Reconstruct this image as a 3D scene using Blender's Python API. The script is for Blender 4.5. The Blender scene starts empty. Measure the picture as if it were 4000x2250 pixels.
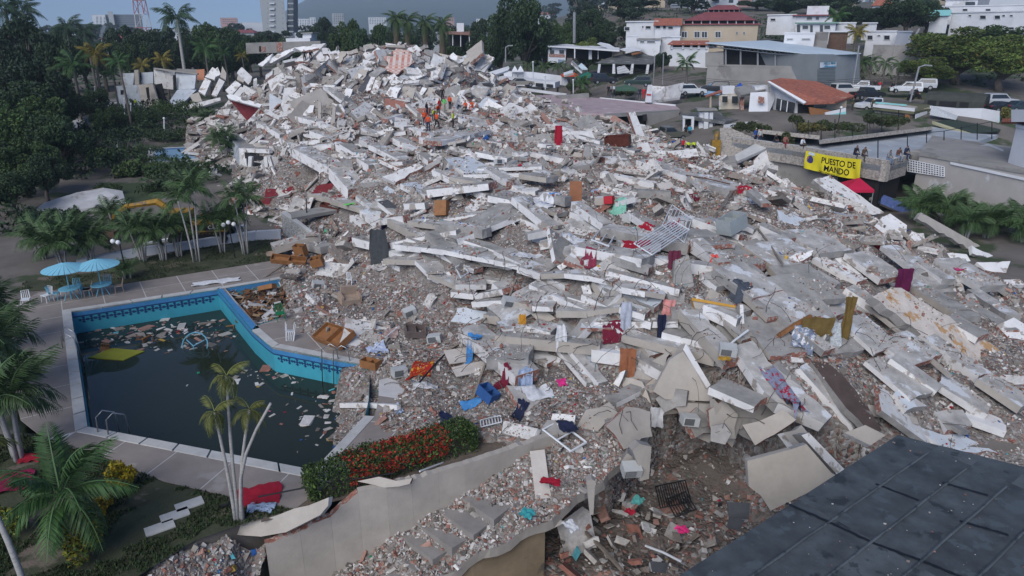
import bpy,bmesh,math,random
import numpy as np
from mathutils import Vector,Matrix,Euler,noise
from mathutils.bvhtree import BVHTree
from mathutils.geometry import tessellate_polygon
S=bpy.context.scene
C=S.collection
R=math.radians
# ---------------------------------------------------------------- camera, sky, sun, exposure
FPX,CX,CY,CAMH=2753.0,2000.0,1125.0,16.0  # photograph is 4000 x 2250
PITCH=math.atan((CY-120.0)/FPX)
cam=bpy.data.cameras.new('camera');camo=bpy.data.objects.new('camera',cam);C.objects.link(camo)
cam.sensor_width=36.0;cam.lens=36.0*FPX/4000.0;cam.clip_start=0.3;cam.clip_end=20000
camo.location=(0,0,CAMH);camo.rotation_euler=(math.pi/2-PITCH,0,0)
S.camera=camo
SUN_EL,SUN_AZ=R(38),R(205)  # diffuse evening light, brightest from behind the camera
W=bpy.data.worlds.new('World');S.world=W;W.use_nodes=True
wn=W.node_tree.nodes;wl=W.node_tree.links
bg=wn['Background']
sky=wn.new('ShaderNodeTexSky');sky.sky_type='NISHITA';sky.sun_disc=False
sky.sun_elevation=SUN_EL;sky.sun_rotation=SUN_AZ
sky.altitude=0;sky.air_density=.32;sky.dust_density=0.25;sky.ozone_density=4.5
wl.new(sky.outputs[0],bg.inputs[0]);bg.inputs[1].default_value=0.1
sl=bpy.data.lights.new('sun','SUN');so=bpy.data.objects.new('sun',sl);C.objects.link(so)
sl.energy=1.5;sl.angle=R(48);sl.color=(1.0,.965,.925)
so.rotation_euler=Vector((math.sin(SUN_AZ)*math.cos(SUN_EL),math.cos(SUN_AZ)*math.cos(SUN_EL),math.sin(SUN_EL))).to_track_quat('Z','Y').to_euler()
S.view_settings.view_transform='Standard';S.view_settings.look='None'
S.view_settings.exposure=1.15;S.view_settings.gamma=1.0;S.view_settings.use_curve_mapping=False
S.render.engine='CYCLES'
S.cycles.max_bounces=5;S.cycles.diffuse_bounces=2;S.cycles.glossy_bounces=3;S.cycles.transmission_bounces=3
S.cycles.transparent_max_bounces=4;S.cycles.volume_bounces=0;S.cycles.use_denoising=True
S.cycles.caustics_reflective=False;S.cycles.caustics_refractive=False
# ---------------------------------------------------------------- pixel <-> world
SP,CP=math.sin(PITCH),math.cos(PITCH)
def ray(u,v):
 r=(u-CX)/FPX;d=(v-CY)/FPX
 return(r,CP-d*SP,-(SP+d*CP))
def Pz(u,v,z=0.0):
 x,y,k=ray(u,v);t=(z-CAMH)/k
 return Vector((x*t,y*t,z))
def Py(u,v,y):
 x,yy,k=ray(u,v);t=y/yy
 return Vector((x*t,y,CAMH+k*t))
def proj(p):
 x,y,z=p[0],p[1],p[2]-CAMH
 dep=y*CP-z*SP;up=y*SP+z*CP
 return CX+FPX*x/dep,CY-FPX*up/dep,dep
# ---------------------------------------------------------------- scene-graph helpers
def setp(o,label=None,cat=None,group=None,kind=None):
 if label:o['label']=label
 if cat:o['category']=cat
 if group:o['group']=group
 if kind:o['kind']=kind
 return o
def obj(name,me,parent=None,mats=None,loc=None,rot=None):
 o=bpy.data.objects.new(name,me);C.objects.link(o)
 if parent is not None:o.parent=parent
 if mats is not None and me is not None and len(me.materials)==0:
  for m in(mats if isinstance(mats,(list,tuple))else[mats]):me.materials.append(m)
 if loc is not None:o.location=loc
 if rot is not None:o.rotation_euler=rot
 return o
def empty(name,loc=(0,0,0),rz=0.0,label=None,cat=None,group=None,kind=None):
 o=bpy.data.objects.new(name,None);C.objects.link(o)
 o.empty_display_size=.2;o.location=loc;o.rotation_euler=(0,0,rz)
 return setp(o,label,cat,group,kind)
def copytree(o,parent=None):
 c=o.copy();C.objects.link(c);c.parent=parent
 for ch in o.children:copytree(ch,c)
 return c
class MB:
 """mesh builder: collects boxes, tubes, quads ... and makes one mesh"""
 def __init__(s):s.v=[];s.f=[];s.m=[]
 def add(s,vs,fs,m=0):
  b=len(s.v);s.v+=[tuple(p)for p in vs]
  s.f+=[tuple(i+b for i in f)for f in fs];s.m+=[m]*len(fs);return s
 def box(s,c,d,rz=0.0,m=0,rot=None):
  hx,hy,hz=d[0]/2,d[1]/2,d[2]/2
  Mx=rot if rot is not None else Matrix.Rotation(rz,3,'Z')
  c=Vector(c)
  vs=[c+Mx@Vector((sx*hx,sy*hy,sz*hz))for sz in(-1,1)for sy in(-1,1)for sx in(-1,1)]
  return s.add(vs,[(0,2,3,1),(4,5,7,6),(0,1,5,4),(2,6,7,3),(0,4,6,2),(1,3,7,5)],m)
 def bx(s,x0,x1,y0,y1,z0,z1,m=0):
  return s.box(((x0+x1)/2,(y0+y1)/2,(z0+z1)/2),(x1-x0,y1-y0,z1-z0),0,m)
 def tube(s,pts,r,n=6,m=0,cap=True):
  pts=[Vector(p)for p in pts];rr=r if isinstance(r,(list,tuple))else[r]*len(pts)
  b=len(s.v);ref=Vector((.31,.83,.46))
  for i,p in enumerate(pts):
   t=(pts[min(i+1,len(pts)-1)]-pts[max(i-1,0)])
   t=t.normalized()if t.length>1e-9 else Vector((0,0,1))
   a=t.cross(ref);a=a.normalized()if a.length>1e-6 else t.orthogonal().normalized()
   c=t.cross(a)
   for k in range(n):
    q=p+(a*math.cos(2*math.pi*k/n)+c*math.sin(2*math.pi*k/n))*rr[i]
    s.v.append(tuple(q))
  for i in range(len(pts)-1):
   for k in range(n):
    k2=(k+1)%n
    s.f.append((b+i*n+k,b+i*n+k2,b+(i+1)*n+k2,b+(i+1)*n+k));s.m.append(m)
  if cap:
   s.f.append(tuple(b+k for k in range(n))[::-1]);s.m.append(m)
   e=b+(len(pts)-1)*n;s.f.append(tuple(e+k for k in range(n)));s.m.append(m)
  return s
 def prism(s,poly,z0,z1,m=0,mside=None):
  n=len(poly);vs=[(p[0],p[1],z0)for p in poly]+[(p[0],p[1],z1)for p in poly]
  s.add(vs,[tuple(range(n))[::-1],tuple(range(n,2*n))],m)
  b=len(s.v)-2*n
  for i in range(n):
   j=(i+1)%n;s.f.append((b+i,b+j,b+n+j,b+n+i));s.m.append(m if mside is None else mside)
  return s
 def lathe(s,prof,n=12,c=(0,0,0),m=0):
  b=len(s.v)
  for(r,z)in prof:
   for k in range(n):
    a=2*math.pi*k/n;s.v.append((c[0]+r*math.cos(a),c[1]+r*math.sin(a),c[2]+z))
  for i in range(len(prof)-1):
   for k in range(n):
    k2=(k+1)%n;s.f.append((b+i*n+k,b+i*n+k2,b+(i+1)*n+k2,b+(i+1)*n+k));s.m.append(m)
  return s
 def mesh(s,name,mats=None,smooth=False):
  me=bpy.data.meshes.new(name);me.from_pydata(s.v,[],s.f)
  if mats is not None:
   for m in(mats if isinstance(mats,(list,tuple))else[mats]):me.materials.append(m)
  if s.m and any(s.m):me.polygons.foreach_set('material_index',s.m)
  if smooth:me.polygons.foreach_set('use_smooth',[True]*len(s.f))
  me.update();return me
 def build(s,name,mats,parent=None,smooth=False,loc=None,rot=None):
  return obj(name,s.mesh(name,mats,smooth),parent,None,loc,rot)
# ---------------------------------------------------------------- materials
MATS={}
def M(name,col,rough=.85,var=.18,scale=1.5,col2=None,c2=.55,spec=.25,metal=0.0,bump=0.0,bscale=12.0,attr=None,detail=4.0,stretch=None,c2scale=None):
 """noise-varied surface; col2 = patches of another colour (paint loss, stains, rust) where a noise passes c2"""
 if name in MATS:return MATS[name]
 m=bpy.data.materials.new(name);m.use_nodes=True;MATS[name]=m
 n,l=m.node_tree.nodes,m.node_tree.links
 b=n['Principled BSDF'];b.inputs['Roughness'].default_value=rough;b.inputs['Metallic'].default_value=metal
 b.inputs['Specular IOR Level'].default_value=spec
 g=n.new('ShaderNodeNewGeometry');vec=g.outputs['Position']
 if stretch:
  mp=n.new('ShaderNodeMapping');mp.inputs['Scale'].default_value=stretch;l.new(vec,mp.inputs[0]);vec=mp.outputs[0]
 t=n.new('ShaderNodeTexNoise');t.inputs['Scale'].default_value=scale;t.inputs['Detail'].default_value=detail;t.inputs['Roughness'].default_value=.65
 l.new(vec,t.inputs['Vector'])
 hs=n.new('ShaderNodeMix');hs.data_type='RGBA';hs.blend_type='MIX'
 A=hs.inputs['A'];B=hs.inputs['B']
 rmp=n.new('ShaderNodeMapRange');rmp.inputs[1].default_value=.3;rmp.inputs[2].default_value=.7
 l.new(t.outputs['Fac'],rmp.inputs[0]);l.new(rmp.outputs[0],hs.inputs['Factor'])
 if attr:
  at=n.new('ShaderNodeAttribute');at.attribute_name=attr
  for sock,k in((A,1-var),(B,1+var)):
   mu=n.new('ShaderNodeMix');mu.data_type='RGBA';mu.blend_type='MULTIPLY';mu.inputs['Factor'].default_value=1.0
   l.new(at.outputs['Color'],mu.inputs['A']);mu.inputs['B'].default_value=(k,k,k,1);l.new(mu.outputs['Result'],sock)
 else:
  A.default_value=tuple(c*(1-var)for c in col)+(1,)
  B.default_value=tuple(min(1,c*(1+var))for c in col)+(1,)
 out=hs.outputs['Result']
 if col2 is not None:
  t2=n.new('ShaderNodeTexNoise');t2.inputs['Scale'].default_value=c2scale or scale*.8;t2.inputs['Detail'].default_value=6;t2.inputs['Roughness'].default_value=.6
  ad=n.new('ShaderNodeVectorMath');ad.inputs[1].default_value=(37.1,11.7,5.3);l.new(vec,ad.inputs[0]);l.new(ad.outputs[0],t2.inputs['Vector'])
  r2=n.new('ShaderNodeMapRange');r2.inputs[1].default_value=c2;r2.inputs[2].default_value=c2+.05
  l.new(t2.outputs['Fac'],r2.inputs[0])
  mx=n.new('ShaderNodeMix');mx.data_type='RGBA';l.new(r2.outputs[0],mx.inputs['Factor']);l.new(out,mx.inputs['A'])
  mx.inputs['B'].default_value=tuple(col2)+(1,);out=mx.outputs['Result']
 l.new(out,b.inputs['Base Color'])
 if bump:
  t3=n.new('ShaderNodeTexNoise');t3.inputs['Scale'].default_value=bscale;t3.inputs['Detail'].default_value=3;l.new(vec,t3.inputs['Vector'])
  bp=n.new('ShaderNodeBump');bp.inputs['Strength'].default_value=bump;bp.inputs['Distance'].default_value=.05
  l.new(t3.outputs['Fac'],bp.inputs['Height']);l.new(bp.outputs[0],b.inputs['Normal'])
 return m
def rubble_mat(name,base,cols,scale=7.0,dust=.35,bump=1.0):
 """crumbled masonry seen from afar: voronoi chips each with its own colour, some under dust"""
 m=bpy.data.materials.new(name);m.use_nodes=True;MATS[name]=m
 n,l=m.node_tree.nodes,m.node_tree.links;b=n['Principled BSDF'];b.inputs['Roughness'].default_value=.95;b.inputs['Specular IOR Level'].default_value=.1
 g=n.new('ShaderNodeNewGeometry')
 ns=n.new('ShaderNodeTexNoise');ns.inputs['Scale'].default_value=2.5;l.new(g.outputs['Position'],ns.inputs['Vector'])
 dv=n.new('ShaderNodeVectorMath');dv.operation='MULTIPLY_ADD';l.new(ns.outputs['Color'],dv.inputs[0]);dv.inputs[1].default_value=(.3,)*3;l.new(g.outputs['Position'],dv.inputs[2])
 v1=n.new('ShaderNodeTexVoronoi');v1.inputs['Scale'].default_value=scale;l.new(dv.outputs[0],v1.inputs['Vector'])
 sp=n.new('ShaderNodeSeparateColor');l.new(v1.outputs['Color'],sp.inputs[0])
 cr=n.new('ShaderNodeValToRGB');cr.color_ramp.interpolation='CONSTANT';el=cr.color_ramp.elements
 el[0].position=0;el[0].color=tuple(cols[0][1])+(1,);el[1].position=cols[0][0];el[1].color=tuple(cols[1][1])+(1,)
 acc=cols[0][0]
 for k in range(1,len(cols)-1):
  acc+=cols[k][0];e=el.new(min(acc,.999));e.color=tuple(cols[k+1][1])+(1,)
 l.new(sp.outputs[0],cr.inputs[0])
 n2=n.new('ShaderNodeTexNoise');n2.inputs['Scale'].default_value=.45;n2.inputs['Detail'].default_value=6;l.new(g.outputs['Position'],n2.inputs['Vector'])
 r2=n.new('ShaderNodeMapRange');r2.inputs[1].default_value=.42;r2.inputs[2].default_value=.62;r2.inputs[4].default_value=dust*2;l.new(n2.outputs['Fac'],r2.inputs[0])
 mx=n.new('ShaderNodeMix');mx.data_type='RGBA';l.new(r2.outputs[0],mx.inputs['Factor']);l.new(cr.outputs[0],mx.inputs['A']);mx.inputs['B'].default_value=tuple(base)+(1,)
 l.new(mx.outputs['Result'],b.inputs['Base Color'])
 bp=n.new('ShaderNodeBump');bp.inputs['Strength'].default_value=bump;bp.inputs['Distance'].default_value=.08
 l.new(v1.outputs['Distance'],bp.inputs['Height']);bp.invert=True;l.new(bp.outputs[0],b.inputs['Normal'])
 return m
WHITE=M('white_paint',(.70,.69,.675),.7,.12,1.2,col2=(.36,.32,.28),c2=.56,bump=.15)
PLASTER=M('white_plaster',(.60,.59,.575),.8,.14,1.2,col2=(.38,.345,.31),c2=.56)
GREY=M('grey_concrete',(.29,.28,.265),.9,.28,1.2,bump=.3)
TOPC=M('slab_top',(.39,.375,.355),.9,.32,1.1,col2=(.58,.60,.62),c2=.555,bump=.4)
BEIGE=M('beige_render',(.40,.365,.32),.9,.12,1.0,bump=.15)
SOFF=M('soffit',(.34,.315,.285),.9,.14,.8)
BRICK=M('broken_brick',(.30,.135,.10),.9,.35,6.0,col2=(.40,.36,.33),c2=.52,bump=.6)
EARTH=M('bare_earth',(.13,.105,.085),.95,.3,1.0,bump=.5)
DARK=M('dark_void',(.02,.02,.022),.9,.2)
BLACK=M('black_plastic',(.015,.016,.018),.5,.2)
STEEL=M('steel',(.42,.43,.44),.35,.1,metal=.9)
RUST=M('rusty_bar',(.12,.075,.055),.85,.3,5)
WOOD=M('brown_wood',(.26,.12,.05),.6,.25,3,stretch=(1,1,6))
RUBBLE=rubble_mat('crumbled_masonry',(.215,.195,.178),[(.22,(.29,.275,.26)),(.20,(.19,.175,.16)),(.16,(.21,.115,.09)),(.14,(.10,.085,.075)),(.10,(.45,.44,.43)),(.18,(.25,.215,.19))])  # mound tones darkened: shade in gaps between pieces is put into the colour
# ---------------------------------------------------------------- terrain function
def sst(a,b,x):
 t=np.clip((x-a)/(b-a),0,1);return t*t*(3-2*t)
def gz(x,y):
 """ground level: flat round the pool, rising gently inland and more on the right towards the street and the hillside"""
 x=np.asarray(x,float);y=np.asarray(y,float)
 z=.03*np.clip(y-62,0,200)+.004*np.clip(y-262,0,400)
 z=z+4.4*sst(78,99,y)*sst(4,34,x)
 z=z+.085*np.clip(y-118,0,160)*sst(0,45,x)+.04*np.clip(y-278,0,500)*sst(-20,200,x)
 return z
def gzf(x,y):return float(gz(x,y))
# ---------------------------------------------------------------- heap height field from control points (u, v, z)
CTRL="""2200 1690 .15|2400 1675 .15|2480 1610 .25|2560 1530 .5|2650 1480 .9|2800 1490 .9|1090 1040 0|1150 1150 .1|1100 1210 .1|1180 1260 .1|1300 1335 .15|1450 1425 .2|1400 1520 -.7|1320 1600 -1.5|1330 1690 -1.5|1480 1640 .15|1560 1690 .1|1700 1720 .1|1870 1700 .2|2000 1730 .2|2150 1680 .3
1550 1550 .2|1750 1550 .35|1950 1550 .5|2200 1550 .6|2350 1600 .5|2400 1500 .6|1600 1420 .4|1800 1420 .6|1950 1400 1.0|2150 1400 .9|2350 1380 1.4
1400 1250 .25|1600 1250 .5|1750 1270 .55|1850 1200 .7|1950 1230 1.0|2100 1220 1.5|1300 1120 .2|1450 1120 .45|1600 1120 .9|1700 1130 1.3
1500 1000 1.6|1650 1010 2.6|1800 1030 3.3|2000 1060 3.7|2200 1060 3.9|2400 1120 4.0|1280 980 .4|1200 900 .4|1350 900 .8|1150 830 .4|1100 700 1.2|1250 750 1.4|1400 800 2
1450 800 2.6|1600 850 3.4|1800 850 4|2000 850 4.2|2200 850 4.5|2400 850 4.6|2600 850 4.6|2800 850 4.6|3000 850 4.2|3150 900 3.6|3300 950 3.0|3450 1000 2.2|3600 1060 1.2|3750 1080 .5|3900 1130 .2|4050 1180 .1
2500 1000 4.2|2700 1000 4.2|2900 1000 4|3100 1050 3.4|3300 1100 2.7|3500 1150 1.9|3700 1220 1.3|3950 1280 .8
2500 1200 3.4|2700 1200 3.5|2900 1250 3.2|3100 1250 2.9|3300 1300 2.4|3500 1350 1.8|3750 1400 1.2|4000 1450 .6|4200 1500 .3
2900 1400 2.6|3100 1450 2.2|3300 1500 1.8|3600 1550 1.1|3900 1650 .4|4100 1750 0
2900 1550 1.6|3100 1600 1.0|3300 1680 .4|3500 1760 -.3|3750 1800 -.5
1100 600 4|1250 650 4|1400 720 3.6|1300 560 5|1500 600 5|1700 600 5.4|1900 600 5.6|2100 600 5.6|2300 600 5.4|2500 620 5.2|2700 680 5|2900 720 4.7|3050 760 4.4
1500 700 4.4|1700 720 4.6|1900 720 5|2100 720 5.1|2300 720 5.1|2500 720 5|2700 770 4.8|3200 830 3.6|3350 900 2.4
1000 400 4.5|1100 450 6|1300 480 6|1500 480 6|1675 490 5.8|1800 460 6.1|2000 480 6|2150 520 5.5|2300 520 5.2|2500 560 4.9
1200 350 8.3|1400 380 8.1|1600 380 8|1800 380 7.6|1950 400 7|1020 330 8|1100 300 9.6|1300 280 10.7|1500 260 11.5|1650 250 11.7|1800 300 9.8|1900 330 8.4|2050 380 6.6
1250 200 12.7|1400 210 13|1480 190 13.5|1600 190 13.5|1700 215 12.7|1800 250 11.2|1880 290 9.3|960 480 3.6|920 560 2.6|950 640 1.2|1020 700 .8"""
WPTS=[tuple(Pz(u,v,z))for u,v,z in((2900,632,2.3),(3050,680,1.6),(3200,735,.8),(3350,785,.3),(3500,850,.2),(3650,930,.1),(2700,580,3.2),(2550,530,3.6),(2400,470,4.0))]+[(-45,122,2),(-30,126,3),(-15,128,3),(0,125,3),(12,118,4.2),(-52,112,2),(22,104,4.2),(30,96,3.6),(-46,98,2),(-40,88,1.2)]
pts=[Pz(*[float(a)for a in t.split()])for t in CTRL.replace('\n','|').split('|')]+[Vector(p)for p in WPTS]
PX=np.array([[p.x,p.y]for p in pts]);PV=np.array([p.z for p in pts])
def _phi(d):return np.sqrt(d*d+.8)
_A=_phi(np.linalg.norm(PX[:,None]-PX[None],axis=2))-.4*np.eye(len(PX))
_w=np.linalg.solve(np.block([[_A,np.ones((len(PX),1))],[np.ones((1,len(PX))),np.zeros((1,1))]]),np.append(PV,0))
HX0,HX1,HY0,HY1,HS=-56.0,52.0,12.0,132.0,.4
gxs=np.arange(HX0,HX1,HS);gys=np.arange(HY0,HY1,HS)
GX,GY=np.meshgrid(gxs,gys)
_q=np.stack([GX.ravel(),GY.ravel()],1)
HG=np.concatenate([_phi(np.linalg.norm(q[:,None]-PX[None],axis=2))@_w[:-1]+_w[-1]for q in np.array_split(_q,40)]).reshape(GX.shape)
for _ in range(2):HG[1:-1,1:-1]=(HG[1:-1,1:-1]*4+HG[:-2,1:-1]+HG[2:,1:-1]+HG[1:-1,:-2]+HG[1:-1,2:])/8
def HF(x,y):
 fx=min(max((x-HX0)/HS,0),len(gxs)-1.001);fy=min(max((y-HY0)/HS,0),len(gys)-1.001)
 i,j=int(fx),int(fy);a,b=fx-i,fy-j
 return float((HG[j,i]*(1-a)+HG[j,i+1]*a)*(1-b)+(HG[j+1,i]*(1-a)+HG[j+1,i+1]*a)*b)
def hit(u,v,dz=0.0):
 """first point of the pixel's ray on the heap surface raised by dz"""
 rx,ry,rz=ray(u,v);t=14.0;pt=t
 while t<135:
  x,y,z=rx*t,ry*t,CAMH+rz*t
  if HX0<x<HX1 and HY0<y<HY1 and z<HF(x,y)+dz:
   a,b=pt,t
   for _ in range(14):
    c=(a+b)/2
    if CAMH+rz*c<HF(rx*c,ry*c)+dz:b=c
    else:a=c
   t=b;return Vector((rx*t,ry*t,CAMH+rz*t))
  pt=t;t+=.4
 return Pz(u,v,0.0)if v>300 else Py(u,v,100)
def inpoly(px,py,poly):
 px=np.asarray(px);py=np.asarray(py);r=np.zeros(px.shape,bool);n=len(poly)
 for i in range(n):
  x1,y1=poly[i][0],poly[i][1];x2,y2=poly[(i+1)%n][0],poly[(i+1)%n][1]
  c=((y1>py)!=(y2>py))&(px<(x2-x1)*(py-y1)/((y2-y1)or 1e-9)+x1);r^=c
 return r
# heap outline on the ground
HEAP=[Pz(u,v,z)for u,v,z in((1060,905,0),(1085,1040,0),(1150,1155,0),(1125,1215,0),(1200,1290,0),(1330,1350,0),(1440,1425,0),(1360,1510,-1.4),(1300,1600,-1.5),(1290,1690,-1.5),(1400,1690,-.3),(1480,1660,0),(1600,1700,0),(1870,1700,0),(2010,1740,0),(2200,1700,0),(2400,1690,0),(2470,1620,.3),(2560,1540,.5),(2650,1490,.8),(2800,1500,.8),(2950,1590,.3),(3100,1700,-.4),(3500,1800,-.5),(4150,1800,0),(4300,1500,0),(4100,1160,0),(3880,1090,0),(3700,1000,.2),(3480,880,.8),(3200,760,1.5),(2900,640,2.4),(2600,560,3),(2300,470,3.5))]
HEAP+=[Vector(p)for p in((20,112,0),(10,122,0),(-15,130,0),(-46,126,0),(-50,112,0),(-42,92,0),(-32,76,0),(-25,62,0))]
# ---------------------------------------------------------------- the ground sheet
POOL=[Pz(u,v)for u,v in((278,1217),(850,1130),(985,1290),(1043,1341),(1066,1357),(1446,1431),(1440,1560),(1425,1625),(1225,1838),(342,1668))]
POOL2=[Pz(u,v)for u,v in((868,1127),(1141,1082),(1190,1120),(1170,1215),(1000,1270))]
PIT=[Pz(u,v,0)for u,v in((430,2420),(545,2262),(765,2106),(885,2058),(1020,1990),(1284,1925),(1500,1875),(1800,1795),(2090,1700),(2350,1640),(2480,1560),(2630,1440),(2830,1450),(3020,1540),(3250,1640),(3550,1740),(4300,1790))]+[Vector((16,6,0)),Vector((-8,6,0))]
def grid_mesh(name,xs,ys,zfun,keep=None,drop=None):
 X,Y=np.meshgrid(xs,ys);Z=zfun(X,Y)
 if drop is not None:
  Z=drop(X,Y,Z)
 nx,ny=len(xs),len(ys)
 I,J=np.meshgrid(np.arange(nx-1),np.arange(ny-1));a=(J*nx+I).ravel()
 F=np.stack([a,a+1,a+nx+1,a+nx],1)
 if keep is not None:
  K=keep(X,Y);kk=K.ravel()
  F=F[kk[F].any(1)]
 V=np.stack([X.ravel(),Y.ravel(),Z.ravel()],1)
 used=np.unique(F);mp=-np.ones(len(V),int);mp[used]=np.arange(len(used));V=V[used];F=mp[F]
 me=bpy.data.meshes.new(name);me.from_pydata(V.tolist(),[],F.tolist());me.polygons.foreach_set('use_smooth',[True]*len(F));me.update()
 return me
def gdrop(X,Y,Z):
 Z=Z.copy()-.06
 def grow(poly,k):
  c=sum(poly,Vector())/len(poly);return[c+(p-c)*k for p in poly]
 def near(poly,k):
  d=np.full(X.shape,1e9);N=len(poly)
  for i in range(N):
   a,b=poly[i],poly[(i+1)%N];L2=(b.x-a.x)**2+(b.y-a.y)**2;t=np.clip(((X-a.x)*(b.x-a.x)+(Y-a.y)*(b.y-a.y))/L2,0,1)
   d=np.minimum(d,np.hypot(X-a.x-t*(b.x-a.x),Y-a.y-t*(b.y-a.y)))
  return d<k
 m=inpoly(X,Y,POOL)|inpoly(X,Y,POOL2)|near(POOL,1.5)|near(POOL2,1.5);Z[m]=-4.5
 m=inpoly(X,Y,PIT)|((X>13)&(Y<18));Z[m]=-5.2
 return Z
xs=np.concatenate([np.linspace(-6000,-400,15)[:-1],np.linspace(-400,-60,18)[:-1],np.arange(-60,60,1.0),np.linspace(60,400,18),np.linspace(400,6000,15)[1:]])
ys=np.concatenate([np.linspace(-400,4,8)[:-1],np.arange(4,130,1.0),np.linspace(130,500,38),np.linspace(500,9000,20)[1:]])
GRND=M('dusty_ground',(.15,.135,.12),.95,.25,.25,col2=(.05,.07,.035),c2=.52,c2scale=.12,bump=.4)
g=obj('ground',grid_mesh('ground',xs,ys,gz,drop=gdrop),None,GRND);setp(g,'dusty ground with patches of weeds',kind='structure')
# ---------------------------------------------------------------- heap mesh
def hz_noise(X,Y):
 out=np.zeros(X.shape)
 fl=out.ravel();xf=X.ravel();yf=Y.ravel()
 for i in range(len(fl)):
  fl[i]=.34*noise.noise((xf[i]*.55,yf[i]*.55,1.7))+.22*noise.noise((xf[i]*1.3,yf[i]*1.3,4.2))
 return out
_K=inpoly(GX,GY,HEAP)
_N=np.zeros(GX.shape);_N[_K]=hz_noise(GX[_K],GY[_K])*1.25
HG=HG+_N
heap_me=grid_mesh('rubble_mound',gxs,gys,lambda X,Y:HG,keep=lambda X,Y:_K)
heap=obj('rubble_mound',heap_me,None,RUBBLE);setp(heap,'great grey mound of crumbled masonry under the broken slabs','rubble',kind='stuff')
# ---------------------------------------------------------------- pool, deck, lawn
DECKM=M('deck_concrete',(.255,.225,.205),.85,.14,.7,col2=(.31,.29,.27),c2=.6,bump=.1)
JOINT=M('deck_joint',(.52,.51,.50),.9,.1)
COPE=M('pool_coping',(.47,.47,.455),.85,.14,1.2,bump=.2)
TURQ=M('turquoise_pool_paint',(.055,.33,.43),.5,.1,.8)
BLUE=M('blue_pool_tile',(.06,.22,.44),.35,.12,2)
NAVY=M('navy_pool_tile',(.02,.06,.16),.35,.12,2)
def poly_sheet(name,outer,holes,z,mat,parent=None):
 loops=[[Vector((p[0],p[1],0))for p in outer]]+[[Vector((p[0],p[1],0))for p in h]for h in holes]
 tri=tessellate_polygon(loops);vs=[p for lp in loops for p in lp]
 me=bpy.data.meshes.new(name);me.from_pydata([(p.x,p.y,z)for p in vs],[],[tuple(t)for t in tri]);me.update()
 bm=bmesh.new();bm.from_mesh(me);bmesh.ops.recalc_face_normals(bm,faces=bm.faces)
 for f in bm.faces:
  if f.normal.z<0:f.normal_flip()
 bm.to_mesh(me);bm.free()
 return obj(name,me,parent,mat)
def offset_poly(poly,d):
 """offset outward (poly may be either orientation)"""
 n=len(poly);A=sum(poly[i].x*poly[(i+1)%n].y-poly[(i+1)%n].x*poly[i].y for i in range(n));s=1 if A>0 else-1
 out=[]
 for i in range(n):
  p,q,r=poly[i-1],poly[i],poly[(i+1)%n]
  e1=(q-p).normalized();e2=(r-q).normalized()
  n1=Vector((e1.y,-e1.x,0))*s;n2=Vector((e2.y,-e2.x,0))*s
  b=(n1+n2);b.normalize();k=d/max(.35,b.dot(n1));out.append(q+b*k)
 return out
COP_O=offset_poly(POOL,.45)
DECK_L=[Pz(u,v)for u,v in((50,1200),(150,1142),(470,1112),(1105,1012),(1230,1000),(1330,1100),(1330,1180),(1560,1300),(1640,1560),(1600,1720),(1420,1760),(1290,1890),(1190,1960),(1150,1990),(880,1935),(640,1880),(420,1790),(180,1720),(80,1640),(40,1480),(45,1300))]
deck=poly_sheet('pool_deck',DECK_L,[COP_O[::-1],offset_poly(POOL2,.12)[::-1]],-.002,JOINT);setp(deck,'brown concrete pool deck with pale joints',kind='structure')
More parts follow.
